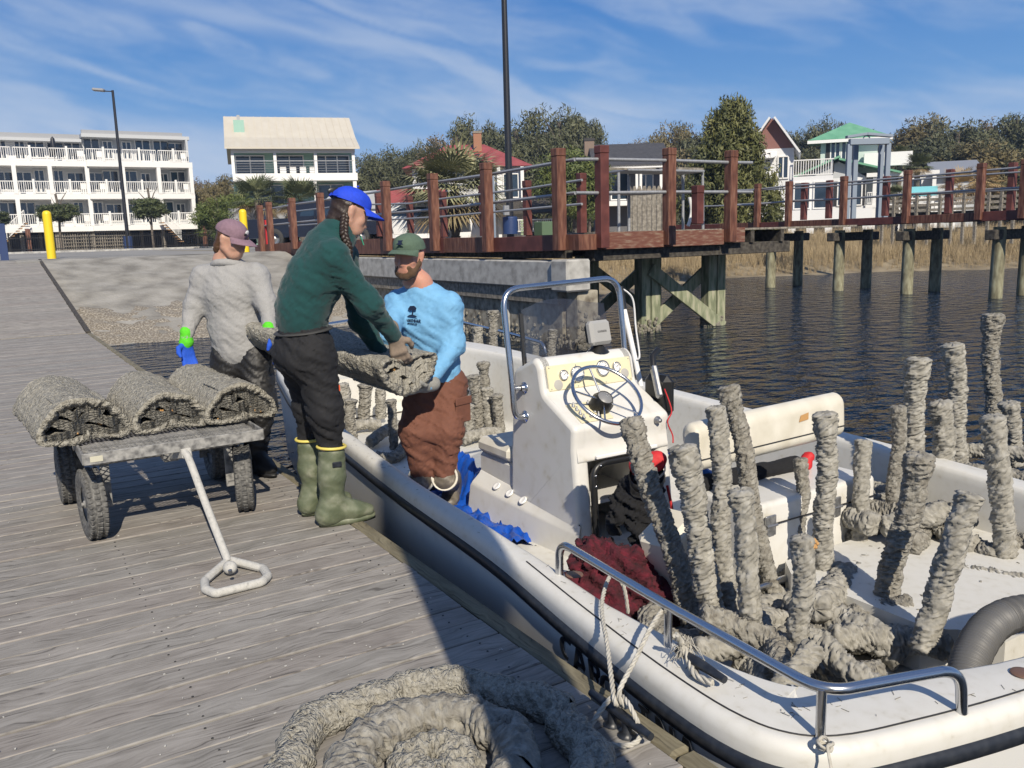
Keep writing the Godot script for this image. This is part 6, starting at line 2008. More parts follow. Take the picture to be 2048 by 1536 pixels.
func make_boat_gear() -> void:
	# helm bench: box, cushion, and a swing backrest leaning over it
	var s := Node3D.new()
	s.name = "helm_bench"
	boat.add_child(s, true)
	var b := rounded(PackedVector2Array([Vector2(-2.66, FLOOR_Y), Vector2(-2.69, 0.22), Vector2(-3.12, 0.22), Vector2(-3.12, FLOOR_Y)]), 2.92, 3.86, 0.03)
	put(b, "bench_box", M.console, s)
	slab(s, "lid_gap", Vector3(2.94, 0.115, -2.6735), Vector3(3.84, 0.121, -2.668), M.dark)
	for x in [3.05, 3.52]:
		b = MB.new()
		b.abox(Vector3(x - 0.035, 0.065, -2.676), Vector3(x + 0.035, 0.165, -2.664), 0.003)
		b.rod(Vector3(x - 0.036, 0.117, -2.66), Vector3(x + 0.036, 0.117, -2.66), 0.007, 8)
		put(b, "hinge", M.steel_dull, s)
	var tilt := Transform3D(Basis(Vector3(0, 0, 1), 0.02) * Basis(Vector3.RIGHT, -0.10), Vector3(3.42, 0.475, -2.98))
	b = rounded(PackedVector2Array([Vector2(-0.045, -0.135), Vector2(0.05, -0.10), Vector2(0.06, 0.09), Vector2(0.0, 0.135), Vector2(-0.06, 0.09)]), -0.60, 0.50, 0.035, 0.04)
	for i in b.v.size(): b.v[i] = tilt * b.v[i]
	var bk := put(b, "backrest", M.vinyl, s)
	b = MB.new()
	b.box(tilt * Transform3D(Basis(), Vector3(-0.05, -0.055, 0.056)), Vector3(1.06, 0.005, 0.004))
	put(b, "piping", M.dark, bk)
	b = MB.new()
	b.prism(PackedVector2Array([Vector2(-0.04, -0.02), Vector2(0.03, -0.015), Vector2(0.035, 0.02), Vector2(-0.025, 0.012)]), 0.002, tilt * Transform3D(Basis(), Vector3(0.155, 0.04, 0.0595)))
	put(b, "tear", M.straw, bk)
	for x in [2.84, 3.80]:
		b = MB.new()
		b.bar(Vector3(x, 0.12, -2.9), Vector3(x + 0.01, 0.40, -2.95), 0.015, 0.05)
		put(b, "backrest_arm", M.steel_dull, s)
	b = MB.new()
	b.tube(bent([Vector3(2.74, -0.12, -2.95), Vector3(2.74, -0.12, -2.58), Vector3(3.3, -0.12, -2.58)], 0.1, 8), 0.018, 12)
	put(b, "foot_rail", M.steel, s)
	b = MB.new()
	b.box(Transform3D(Basis(Vector3.UP, 0.25) * Basis(Vector3(0, 0, 1), 0.35), Vector3(2.62, 0.02, -2.86)), Vector3(0.26, 0.34, 0.2), 0.03)
	put(b, "cushion_block", M.vinyl, s)
	# clothes
	var dark_cloth := relief(mat(Color(0.006, 0.0065, 0.009), 0.95), noise_tex(0.02, [[0.0, grey(0)], [1.0, grey(1)]], 256), 0.3)
	dark_cloth.uv1_triplanar = true
	var maroon := relief(tex(mat(grey(0.1), 0.95), noise_tex(0.02, [[0.2, Color(0.03, 0.004, 0.008)], [0.8, Color(0.13, 0.008, 0.022)]], 256), 3.0), noise_tex(0.06, [[0.0, grey(0)], [1.0, grey(1)]], 256), 0.8)
	var j := lump("black_jacket", "black jacket with red piping hung over the open console cubby", "jacket", dark_cloth, Vector3(2.84, 0.0, -3.35), [[Vector3(2.78, 0.17, -3.42), Vector3(2.95, 0.20, -3.36), 0.05, 0.055], [Vector3(2.73, 0.10, -3.42), Vector3(2.69, -0.02, -3.40), 0.05, 0.035], [Vector3(2.80, 0.12, -3.36), Vector3(2.80, -0.08, -3.32), 0.06, 0.045], [Vector3(2.90, 0.14, -3.33), Vector3(2.87, -0.14, -3.26), 0.05, 0.025]], 0.02, 0.012, 0.045, 11.0)
	b = MB.new()
	b.tube(curve([Vector3(2.985, 0.17, -3.315), Vector3(2.975, 0.05, -3.265), Vector3(2.95, -0.06, -3.235), Vector3(2.925, -0.16, -3.24)], 0.02), 0.008, 6)
	put(b, "piping", M.red, j)
	var h := lump("striped_hat", "red knit hood with white and black bands on the helm bench end", "hat", M.red, Vector3(2.93, 0.3, -3.25), [[Vector3(2.82, 0.30, -3.33), Vector3(2.88, 0.33, -3.28), 0.065, 0.055]], 0.02, 0.012, 0.006)
	for q in [[0.0, 0.012, M.trim, "white_band"], [0.035, 0.03, M.black, "black_band"]]:
		b = MB.new()
		b.lathe([Vector2(0.070 + q[0] * 0.5, -q[1]), Vector2(0.078 + q[0] * 0.5, 0), Vector2(0.072 + q[0] * 0.5, q[1])], 18, Transform3D(Basis(Vector3(0, 0, 1), 0.5) * Basis(Vector3.RIGHT, 0.5), Vector3(2.845 - q[0] * 0.7, 0.295 - q[0] * 1.3, -3.285)))
		put(b, q[3], q[2], h)
	lump("blue_bag", "crumpled bright blue plastic bag tucked beside the bench backrest", "bag", mat(Color(0.02, 0.16, 0.62), 0.3), Vector3(3.05, 0.3, -3.05), [[Vector3(2.98, 0.34, -3.22), Vector3(3.08, 0.39, -3.17), 0.06, 0.045], [Vector3(2.98, 0.25, -3.17), Vector3(3.08, 0.24, -3.14), 0.055, 0.05]], 0.02, 0.014, 0.03, 14.0)
	lump("black_pad", "black cushion with a red edge lying on the bench seat", "cushion", dark_cloth, Vector3(3.2, 0.25, -2.85), [[Vector3(2.95, 0.25, -3.03), Vector3(3.62, 0.25, -3.0), 0.045, 0.045]], 0.02, 0.014, 0.012)
	lump("red_cushion_end", "small red cloth end poking from under the backrest", "cloth", M.red, Vector3(3.6, 0.25, -2.83), [[Vector3(3.66, 0.25, -2.98), Vector3(3.68, 0.28, -2.98), 0.04, 0.035]], 0.02, 0.012, 0.008)
	lump("fleece_blanket", "dark maroon fleece heaped behind the stern grab rail", "blanket", maroon, Vector3(2.3, -0.1, -2.95), [[Vector3(2.25, -0.18, -3.05), Vector3(2.45, -0.16, -2.9), 0.13, 0.12], [Vector3(2.30, 0.0, -3.05), Vector3(2.40, -0.02, -2.95), 0.11, 0.10], [Vector3(2.46, -0.06, -2.92), Vector3(2.52, -0.2, -2.78), 0.09, 0.09], [Vector3(2.12, -0.2, -3.0), Vector3(2.2, -0.22, -2.8), 0.10, 0.09]], 0.025, 0.016, 0.055, 10.0)
	# blue tarpaulin on the floor
	var t := thing("tarpaulin", "rumpled shiny blue tarpaulin spread on the skiff floor beside the console", "tarpaulin", Vector3(2.3, FLOOR_Y, -4.9))
	b = MB.new()
	var n1 := noise(4.0, FastNoiseLite.TYPE_SIMPLEX_SMOOTH, 4, 61)
	var n2 := noise(1.6, FastNoiseLite.TYPE_SIMPLEX_SMOOTH, 3, 62)
	var rows := []
	for i in 66:
		var row := []
		for k in 40:
			var u := i / 65.0
			var w := k / 39.0
			var z := -3.95 - 1.6 * u
			var x := 2.02 + 0.62 * w + 0.05 * n2.get_noise_2d(u * 3.0, w * 2.0) - (0.1 * u if w < 0.5 else -0.18 * u)
			var y := FLOOR_Y + 0.012 + 0.22 * smoothstep(0.35, 0.0, w) * (0.35 + 0.65 * u) + 0.20 * smoothstep(0.7, 1.0, w) * smoothstep(0.15, 0.6, u)
			var f := absf(n1.get_noise_3d(x * 1.4, y, z * 1.4))
			y += 0.055 * (1.0 - f * 2.2) * 0.9 + 0.035 * n2.get_noise_3d(x * 3, 0, z * 3)
			row.append(Vector3(x, y, z))
		rows.append(row)
	b.grid(rows)
	put(b, "sheet", M.tarp, t)


# ---------------------------------------------------------------- mud coated reef sticks
var stick_noise: FastNoiseLite
var stick_ridge: FastNoiseLite


# a wrapped, cemented stick: twisted cords of burlap under a skin of mud
func stick_into(b: MB, path: PackedVector3Array, r: float, s: int, flare := 0.0) -> void:
	var n := path.size()
	var sides := 30
	var t0 := (path[1] - path[0]).normalized()
	var x := t0.cross(Vector3(0.3, 0.2, 0.9)).normalized()
	var rows := []
	var run := 0.0
	for i in n:
		var t := (path[mini(i + 1, n - 1)] - path[maxi(i - 1, 0)]).normalized()
		x = (x - t * x.dot(t)).normalized()
		var y := t.cross(x)
		if i > 0: run += path[i].distance_to(path[i - 1])
		var f := float(i) / (n - 1)
		var rr := r * (1.0 + 0.09 * stick_noise.get_noise_2d(run * 7.0 + s * 7.0, s * 3.1)) * (1.0 + flare * smoothstep(0.86, 0.97, f))
		var row := []
		for k in sides:
			var a := TAU * k / sides
			var d := x * cos(a) + y * sin(a)
			var tw := a - run / r * 0.85 + 0.5 * stick_noise.get_noise_2d(run * 9.0, s)
			var q := Vector3(cos(a) * r, run, sin(a) * r) * 30.0 + Vector3(s * 5.3, 0, 0)
			var wq := Vector3(stick_noise.get_noise_3dv(q * 0.7), stick_noise.get_noise_3dv(q * 0.7 + Vector3(9, 0, 0)), stick_noise.get_noise_3dv(q * 0.7 + Vector3(0, 0, 9)))
			var cord := absf(stick_ridge.get_noise_3dv(Vector3(cos(tw) * 1.5 + s * 3.0, sin(tw) * 1.5, run * 9.0) + wq * 0.55))
			var lump_ := stick_noise.get_noise_3dv(q * 0.33)
			var fine := stick_noise.get_noise_3dv(q * 2.7)
			row.append(path[i] + d * (rr * (1.04 - 0.27 * smoothstep(0.34, 0.0, cord) + 0.20 * lump_) + 0.0055 * fine))
		rows.append(row)
	b.grid(rows, true)
	for e in [0, n - 1]:
		var c := Vector3.ZERO
		for q in rows[e]: c += q / sides
		var t := (path[0] - path[1]).normalized() if e == 0 else (path[n - 1] - path[n - 2]).normalized()
		var inner := []
		var mid := []
		for q in rows[e]:
			mid.append((q as Vector3).lerp(c, 0.3) + t * r * (0.14 + 0.22 * stick_noise.get_noise_3dv(q * 60.0)))
			inner.append((q as Vector3).lerp(c, 0.75) + t * r * (0.10 + 0.3 * stick_noise.get_noise_3dv(q * 50.0)))
		var tip := []
		for q in rows[e]: tip.append(c + t * r * 0.12)
		if e == 0: b.grid([tip, inner, mid, rows[e]], true)
		else: b.grid([rows[e], mid, inner, tip], true)


func reef_stick(label: String, group: String, pts: Array, r: float, s: int, flare := 0.12, m: Material = null) -> Node3D:
	var o := thing("reef_stick", label, "stick", pts[0], group)
	var b := MB.new()
	stick_into(b, curve(pts, 0.0085), r, s, flare)
	put_mesh(b.mesh(true), "wrapped_stick", m if m else M.mud, o)
	return o


func make_sticks() -> void:
	stick_noise = noise(1.0, FastNoiseLite.TYPE_SIMPLEX_SMOOTH, 3, 91)
	stick_ridge = noise(1.0, FastNoiseLite.TYPE_SIMPLEX_SMOOTH, 2, 92)
	var stern := "upright mud coated sticks in the stern"
	var list := [[Vector3(2.487, -0.2, -2.595), Vector3(2.454, 0.661, -2.968), 0.0589, 1], [Vector3(2.479, -0.22, -2.423), Vector3(2.408, 0.611, -2.584), 0.0629, 2], [Vector3(2.714, -0.2, -2.589), Vector3(2.73, 0.717, -2.72), 0.0506, 3], [Vector3(2.979, -0.18, -2.577), Vector3(2.903, 0.777, -2.812), 0.0487, 4], [Vector3(2.54, -0.22, -2.04), Vector3(2.516, 0.351, -2.055), 0.0482, 5], [Vector3(2.488, -0.22, -2.234), Vector3(2.448, 0.488, -2.294), 0.0502, 6], [Vector3(3.275, -0.18, -2.657), Vector3(3.329, 0.379, -2.741), 0.0391, 7], [Vector3(3.192, -0.2, -2.447), Vector3(3.152, 0.672, -2.471), 0.0511, 8], [Vector3(3.596, -0.18, -2.584), Vector3(3.684, 0.433, -2.647), 0.0476, 9], [Vector3(3.153, -0.2, -2.126), Vector3(3.201, 0.565, -2.038), 0.0581, 10], [Vector3(2.9, -0.1, -1.789), Vector3(3.018, 0.509, -1.716), 0.0552, 11], [Vector3(4.187, -0.1, -2.712), Vector3(4.195, 0.791, -2.707), 0.063, 12], [Vector3(3.868, -0.05, -2.571), Vector3(3.854, 0.595, -2.58), 0.0411, 13], [Vector3(4.972, -0.05, -2.874), Vector3(4.878, 0.782, -2.932), 0.064, 14], [Vector3(4.46, -0.05, -2.645), Vector3(4.389, 0.531, -2.689), 0.0668, 15], [Vector3(5.605, 0, -3.066), Vector3(5.569, 0.901, -3.087), 0.0599, 16], [Vector3(3.973, -0.05, -2.064), Vector3(3.862, 0.622, -2.109), 0.0588, 17], [Vector3(5.371, 0, -2.771), Vector3(5.31, 0.396, -2.808), 0.0592, 18]]
	var names := ["gnarled stick leaning on the steering wheel", "thick flat topped stick left of the stern bundle, beside the leaning one", "straight grey stick before the bench corner, left of the bent one", "tall stick bent to the left across the bench backrest", "short stick with a bare tan fibre end, at the front of the bundle", "round headed stick at the front, left of the tan ended one", "short ragged stick under the bench hinge", "tall ragged topped stick before the torn backrest end", "dark shaded stick against the starboard hull side", "stout stick with wide flat top leaning right, in the bundle middle", "thick knobbly stick leaning right over the stern deck", "tallest pale stick with a flared wrapped top, behind the wide flat top", "thin dark stick tucked left of the tallest pale one", "tall stick with a rounded capped head, against the blue water", "stick with a pale cap below the rounded capped one", "slimmest tallest stick standing alone against the water at right", "stick with a knotted top and curled foot at the right stack", "short pale stick at the right edge behind the knotted one"]
	for i in list.size():
		var q: Array = list[i]
		var a: Vector3 = q[0]
		var c: Vector3 = q[1]
		var bend := Vector3(rng.randf_range(-0.02, 0.02), 0, rng.randf_range(-0.015, 0.015))
		var pts := [a, a.lerp(c, 0.35) + bend, a.lerp(c, 0.7) - bend * 0.6, c]
		var o := reef_stick(names[i], stern, pts, q[2] * 0.86, int(q[3]), [0.05, 0.2, 0.1, 0.26][i % 4], M.mud if i % 3 else M.mud2)
		if i == 4:
			var fb := MB.new()
			for k in 7:
				fb.box(Transform3D(Basis.from_euler(Vector3(k * 1.3, k * 0.7, k)), c + Vector3(0.02 + 0.012 * (k % 3), -0.015 - 0.012 * (k / 3), 0.03)), Vector3(0.03, 0.016, 0.012), 0.003)
			put(fb, "bare_fibre", M.straw, o)
	var bow := "upright mud coated sticks in the bow"
	list = [[Vector3(4.513, -0.26, -7.987), Vector3(4.528, 0.525, -8.036), 0.057, 21], [Vector3(4.639, -0.26, -7.881), Vector3(4.663, 0.7, -7.925), 0.0541, 22], [Vector3(5.626, -0.2, -8.256), Vector3(5.651, 0.39, -8.241), 0.0589, 23], [Vector3(5.492, -0.2, -8.373), Vector3(5.491, 0.252, -8.374), 0.0472, 24], [Vector3(4.184, -0.26, -6.949), Vector3(4.172, 0.253, -6.956), 0.0579, 25], [Vector3(3.649, -0.26, -6.526), Vector3(3.624, 0.283, -6.542), 0.0535, 26], [Vector3(3.754, -0.26, -6.492), Vector3(3.739, 0.163, -6.501), 0.0581, 27], [Vector3(3.588, -0.26, -6.674), Vector3(3.589, 0.134, -6.673), 0.0496, 28], [Vector3(2.775, -0.2, -7.462), Vector3(2.777, 0.179, -7.519), 0.065, 29], [Vector3(2.943, -0.2, -7.463), Vector3(2.984, 0.153, -7.461), 0.061, 30], [Vector3(3.17, -0.2, -7.565), Vector3(3.178, 0.078, -7.559), 0.0577, 31], [Vector3(2.85, -0.26, -6.557), Vector3(2.847, 0.162, -6.559), 0.0423, 32], [Vector3(4.09, -0.2, -7.427), Vector3(4.091, 0.382, -7.427), 0.0452, 33], [Vector3(3.886, -0.22, -6.816), Vector3(3.886, 0.346, -6.816), 0.0513, 34], [Vector3(4.603, -0.2, -7.51), Vector3(4.605, 0.263, -7.509), 0.0469, 35], [Vector3(3.777, -0.24, -6.366), Vector3(3.756, 0.12, -6.378), 0.053, 36], [Vector3(3.515, -0.26, -6.44), Vector3(3.51, 0.052, -6.444), 0.0525, 37], [Vector3(2.655, -0.24, -7.016), Vector3(2.662, 0.118, -7.012), 0.0527, 38]]
	names = ["stick right of the blue shirt, tall and slim", "ragged topped tallest bow stick beside the screen rail", "stick seen through the smoked windscreen, right one", "low stick seen through the smoked windscreen, left one", "stout bow stick just left of the screen rail", "bow stick nearest the brown trousers, over the front cushion", "bow stick with a wide cap above the front cushion", "bow stick half hidden by the brown trousers", "bow stick under the carried roll, left one", "bow stick under the carried roll, middle one", "bow stick under the carried roll, right one", "bow stick standing in a curled foot before the brown trousers", "thin bow stick just beside the pale blue sleeve", "mid height stick between the two tallest bow sticks", "thin stick close behind the screen rail", "short thick bow stick above the front cushion corner", "short bow stick low beside the brown trousers", "short bow stick low under the left end of the carried roll"]
	for i in list.size():
		var q: Array = list[i]
		reef_stick(names[i], bow, [q[0], (q[0] as Vector3).lerp(q[1], 0.5) + Vector3(rng.randf_range(-0.02, 0.02), 0, 0), q[1]], q[2] * 0.93, int(q[3]), [0.05, 0.25][i % 2], M.mud2 if i % 2 else M.mud)
	# lying pieces and curled feet
	var lying := "mud coated sticks lying in the skiff"
	var logs := [[[Vector3(2.959, -0.14, -2.318), Vector3(2.896, -0.12, -2.13), Vector3(2.908, -0.13, -2.009), Vector3(2.972, -0.2, -1.926)], 0.068], [[Vector3(2.63, -0.22, -2.062), Vector3(2.711, -0.2, -2.009), Vector3(2.724, -0.22, -1.95), Vector3(2.819, -0.22, -1.907)], 0.05], [[Vector3(3.055, -0.15, -3.048), Vector3(3.276, -0.13, -3), Vector3(3.428, -0.13, -2.934)], 0.06], [[Vector3(3.093, -0.02, -3.036), Vector3(3.289, 0, -2.915), Vector3(3.576, 0, -2.9)], 0.045], [[Vector3(3.129, -0.15, -2.386), Vector3(3.361, -0.12, -2.416), Vector3(3.754, -0.12, -2.574)], 0.06], [[Vector3(3.006, -0.2, -2.685), Vector3(3.244, -0.17, -2.649), Vector3(3.579, -0.17, -2.648)], 0.06], [[Vector3(2.668, -0.22, -2.58), Vector3(2.895, -0.2, -2.525), Vector3(3.142, -0.2, -2.449)], 0.06], [[Vector3(3.613, -0.08, -2.677), Vector3(3.834, -0.06, -2.679), Vector3(4.067, -0.08, -2.677)], 0.05], [[Vector3(3.684, -0.1, -2.124), Vector3(3.755, -0.1, -2.002), Vector3(3.812, -0.1, -1.825)], 0.055], [[Vector3(3.994, -0.06, -2.288), Vector3(3.958, -0.06, -2.107), Vector3(4.168, -0.05, -2.127), Vector3(4.162, -0.05, -2.007)], 0.05], [[Vector3(4.593, 0, -2.635), Vector3(4.631, 0, -2.433), Vector3(4.71, 0, -2.265)], 0.045], [[Vector3(4.768, 0.07, -2.774), Vector3(4.844, 0.07, -2.583), Vector3(4.889, 0.07, -2.36)], 0.045], [[Vector3(5.005, 0.13, -2.889), Vector3(5.107, 0.13, -2.733), Vector3(5.192, 0.13, -2.518)], 0.045], [[Vector3(4.278, -0.06, -2.499), Vector3(4.366, -0.06, -2.335), Vector3(4.49, -0.06, -2.149)], 0.05], [[Vector3(2.68, -0.2, -6.674), Vector3(2.889, -0.16, -6.835), Vector3(3.114, -0.16, -6.96)], 0.05], [[Vector3(2.59, -0.24, -6.309), Vector3(2.673, -0.22, -6.149), Vector3(2.934, -0.2, -6.473)], 0.05], [[Vector3(3.345, -0.2, -6.261), Vector3(3.531, -0.18, -6.286), Vector3(3.73, -0.2, -6.284)], 0.05], [[Vector3(3.927, -0.1, -6.926), Vector3(4.13, -0.08, -6.941), Vector3(4.295, -0.1, -6.935)], 0.045], [[Vector3(2.649, -0.2, -7.298), Vector3(2.841, -0.18, -7.294), Vector3(3.023, -0.2, -7.261)], 0.05], [[Vector3(2.682, -0.22, -2.281), Vector3(2.825, -0.2, -2.298), Vector3(2.836, -0.2, -2.179)], 0.055]]
	names = ["thick curled log at the foot of the stern bundle, largest", "small twisted piece on the floor behind the grab rail bend", "log lying left of the bundle over the bench foot", "upper log lying across before the bench hinge", "log sloping up to the shaded stick", "log lying deep between the round headed and ragged topped sticks", "log lying low at the left of the stern bundle", "short log at the foot of the shaded stick", "bottom log of the right stack on the stern deck", "curled log holding the knotted stick in the right stack", "middle slab of the right stack", "second slab from the top of the right stack", "topmost pale slab of the right stack", "lower slab of the right stack, above the curled one", "bow log lying left of the brown trousers, upper one", "bow log curled round the stick by the brown trousers", "bow log under the sticks beside the front cushion", "short bow log below the ragged topped stick", "bow log behind the black trousers", "short stub between the front sticks of the stern bundle"]
	for i in logs.size():
		var q: Array = logs[i]
		reef_stick(names[i], lying, q[0], q[1], 60 + i, 0.02, M.mud2 if i % 2 else M.mud)
	# the heap that the upright ones grow out of: bent and curled pieces, none to be told from the next
	var heap := thing("reef_heap", "tangled heap of thick cemented branches at the foot of the stern sticks", "heap", Vector3(2.6, FLOOR_Y, -2.1))
	var pile := thing("slab_pile", "loose pile of cemented slabs on the stern deck by the starboard gunwale", "slab pile", Vector3(3.7, -0.05, -2.35))
	var r := RandomNumberGenerator.new()
	r.seed = 23
	for i in 44:
		var p := Vector3(r.randf_range(2.12, 3.05), 0, r.randf_range(-2.55, -1.72))
		if i > 25: p = Vector3(r.randf_range(3.55, 4.15), 0.19, r.randf_range(-2.95, -2.25))
		p.y += FLOOR_Y + r.randf_range(0.05, 0.20 if i < 26 else 0.14) * (1.0 if i % 3 else 0.4)
		var an := r.randf() * TAU
		var l := r.randf_range(0.13, 0.26)
		var d := Vector3(cos(an), r.randf_range(-0.15, 0.3), sin(an))
		var sd := Vector3(-d.z, 0, d.x) * r.randf_range(-0.6, 0.6)
		var pts := [p - d * l, p - d * l * 0.4 + sd * l * 0.5, p + d * l * 0.35 + sd * l * 0.6, p + d * l]
		for k in 4: pts[k].y = maxf(pts[k].y, FLOOR_Y + 0.04 + (0.2 if i > 25 else 0.0))
		var hb := MB.new()
		stick_into(hb, curve(pts, 0.009), r.randf_range(0.042, 0.068), 90 + i, 0.05)
		put_mesh(hb.mesh(true), "branch" if i < 26 else "slab", M.mud2 if i % 2 else M.mud, heap if i < 26 else pile)


# ---------------------------------------------------------------- the cart and the rolled mats
func wheel(parent: Node3D, c: Vector3, yaw: float, r: float) -> void:
	var xf := Transform3D(Basis(Vector3.UP, yaw) * Basis(Vector3(0, 0, 1), PI / 2), c)
	var b := MB.new()
	b.lathe([Vector2(r * 0.5, -0.035), Vector2(r * 0.72, -0.05), Vector2(r * 0.90, -0.046), Vector2(r * 0.97, -0.034), Vector2(r * 0.985, 0.0), Vector2(r * 0.97, 0.034), Vector2(r * 0.90, 0.046), Vector2(r * 0.72, 0.05), Vector2(r * 0.5, 0.035)], 40, xf)
	for k in 40:
		for s in [-1.0, 0.0, 1.0]:
			var a := TAU * (k + (0.5 if s == 0.0 else 0.0)) / 40
			var rr := r * (0.975 if s == 0.0 else 0.945)
			b.box(xf * Transform3D(Basis(Vector3.UP, a) * Basis(Vector3(0, 0, 1), -s * 0.45), Basis(Vector3.UP, a) * Vector3(rr, s * 0.031, 0)), Vector3(0.017, 0.025, r * 0.122), 0.003)
	var t := put(b, "tyre", M.tyre, parent)
	b = MB.new()
	b.lathe([Vector2(0.001, -0.04), Vector2(0.02, -0.04), Vector2(0.024, -0.015), Vector2(r * 0.4, -0.012), Vector2(r * 0.52, -0.036), Vector2(r * 0.52, 0.036), Vector2(r * 0.4, 0.012), Vector2(0.024, 0.015), Vector2(0.02, 0.04), Vector2(0.001, 0.04)], 28, xf)
	put(b, "rim", M.cart, t)


func make_cart() -> void:
	var c := thing("garden_cart", "cement splashed steel mesh cart with four fat tyres and a T handle", "cart", Vector3(0.77, 0, -5.2))
	var lo := Vector3(0.345, 0.455, -5.75)
	var hi := Vector3(1.215, 0.505, -4.52)
	var b := MB.new()
	b.abox(Vector3(lo.x, lo.y, hi.z - 0.012), Vector3(hi.x, hi.y + 0.008, hi.z), 0.003)
	put(b, "front_rim", M.cart, c)
	b = MB.new()
	b.abox(Vector3(lo.x, lo.y, lo.z), Vector3(hi.x, hi.y + 0.008, lo.z + 0.012), 0.003)
	for x in [lo.x, hi.x]: b.abox(Vector3(x - 0.006, lo.y, lo.z), Vector3(x + 0.006, hi.y + 0.007, hi.z - 0.012), 0.003)
	put(b, "side_rim", M.cart, c)
	b = MB.new()
	for x in [lo.x + 0.2, hi.x - 0.2]: b.abox(Vector3(x - 0.02, lo.y, lo.z), Vector3(x + 0.02, lo.y + 0.035, hi.z - 0.012))
	for z in [-4.75, -5.2, -5.6]: b.abox(Vector3(lo.x, lo.y + 0.002, z - 0.02), Vector3(hi.x, lo.y + 0.033, z + 0.02))
	put(b, "frame", M.cart, c)
	# expanded metal
	b = MB.new()
	var px := 0.042
	var n := int((hi.x - lo.x) / px)
	var m := int((hi.z - lo.z) / 0.018)
	for i in n:
		for k in m:
			var a := Vector3(lo.x + i * px + (px * 0.5 if k % 2 else 0.0), hi.y - 0.004, lo.z + k * 0.018)
			if a.x + px * 0.5 < hi.x: b.bar(a, a + Vector3(px * 0.5, 0.001, 0.018), 0.0045, 0.003)
			if a.x - px * 0.5 > lo.x: b.bar(a, a + Vector3(-px * 0.5, -0.001, 0.018), 0.0045, 0.003)
	put(b, "mesh_deck", M.cart, c)
	b = MB.new()
	b.abox(Vector3(lo.x + 0.028, lo.y + 0.014, hi.z), Vector3(lo.x + 0.085, lo.y + 0.042, hi.z + 0.002))
	put(b, "maker_plate", mat(Color(0.55, 0.53, 0.42), 0.6), c)
	for q in [[Vector3(0.385, 0.185, -4.82), 0.08, 1.0], [Vector3(1.165, 0.185, -4.82), -0.25, -1.0], [Vector3(0.33, 0.18, -5.62), 0.0, 1.0], [Vector3(1.19, 0.18, -5.62), 0.0, -1.0]]:
		wheel(c, q[0], q[1], (q[0] as Vector3).y)
		b = MB.new()
		var p: Vector3 = q[0]
		b.bar(p + Vector3(q[2] * 0.075, 0.30, 0), p + Vector3(q[2] * 0.075, -0.035, 0), 0.045, 0.014, 0.003, Vector3(0, 0, 1))
		b.rod(p - Vector3(q[2] * 0.05, 0, 0), p + Vector3(q[2] * 0.09, 0, 0), 0.011, 10)
		put(b, "fork", M.cart, c)
	b = MB.new()
	b.rod(Vector3(0.40, 0.40, -4.80), Vector3(1.15, 0.40, -4.80), 0.016, 10)
	b.rod(Vector3(0.35, 0.40, -5.62), Vector3(1.17, 0.40, -5.62), 0.016, 10)
	b.abox(Vector3(0.74, 0.36, -4.86), Vector3(0.82, 0.45, -4.74), 0.005)
	put(b, "axle", M.cart, c)
	# pull handle: box, bent tube, loop grip lying on the dock
	b = MB.new()
	b.bar(Vector3(0.785, 0.385, -4.80), Vector3(0.814, 0.452, -4.49), 0.05, 0.05, 0.005)
	var h := put(b, "drawbar", M.cart_pale, c)
	b = MB.new()
	b.tube(curve([Vector3(0.806, 0.454, -4.5), Vector3(0.816, 0.415, -4.437), Vector3(0.833, 0.244, -4.238), Vector3(0.852, 0.035, -3.947)], 0.02), 0.0185, 12)
	put(b, "shaft", M.cart_pale, h)
	b = MB.new()
	var gr := [Vector3(0.859, 0.035, -3.973), Vector3(0.974, 0.02, -3.807), Vector3(0.966, 0.02, -3.705), Vector3(0.924, 0.02, -3.652), Vector3(0.724, 0.02, -3.643), Vector3(0.696, 0.02, -3.715), Vector3(0.714, 0.02, -3.816), Vector3(0.859, 0.035, -3.973)]
	var gp := bent(gr, 0.014, 4)
	b.tube(gp, 0.0195, 12)
	put(b, "grip_loop", M.cart_pale, h)
	b = MB.new()
	b.ball(Vector3(0.838, 0.04, -3.859), Vector3(0.032, 0.03, 0.04), 12, 8)
	put(b, "knuckle", M.cart_pale, h)
	b = MB.new()
	b.rod(Vector3(0.81, 0.075, -3.736), Vector3(0.812, 0.06, -3.738), 0.009, 8)
	put(b, "bolt", M.steel_dull, h)
	# the rolls on the cart: [middle of the near end, turn, length, shape]
	mat_roll("rolled cement mat on the cart, left one overhanging its side", Vector3(0.392, 0.52, -4.771), Vector3(-0.07, 0, -1), 0.98, 1, 0.225)
	mat_roll("rolled cement mat on the cart, middle one", Vector3(0.805, 0.52, -4.786), Vector3(0.0, 0, -1), 0.98, 2, 0.20)
	mat_roll("rolled cement mat on the cart, right one with the largest opening", Vector3(1.177, 0.52, -4.772), Vector3(-0.05, 0, -1), 0.98, 3, 0.205)
	# the one being carried
	var near := Vector3(2.005, 0.85, -4.332)
	var far := Vector3(1.624, 0.994, -5.576)
	mat_roll("rolled cement mat carried between the teal fleece and blue shirt wearers", near, far - near, near.distance_to(far), 4, 0.215, Vector3(0.0, 0, 0.0), -1.0)
	# coiled mats lying at the bottom of the view
	var o := thing("coiled_mat", "thick coil of cement burlap lying on the dock, half in shadow", "mat", Vector3(0.95, 0, -1.95), "")
	for q in [[0.43, 0.060, 0.062, 401, 0.0], [0.235, 0.070, 0.072, 402, 0.9], [0.07, 0.062, 0.06, 403, 2.0]]:
		var b2 := MB.new()
		coil_into(b2, Vector3(0.94, 0.0, -2.0), q[0], q[1], q[2], q[3], q[4])
		put_mesh(b2.mesh(true), "coil", M.matting if q[3] != 402 else M.mud2, o)


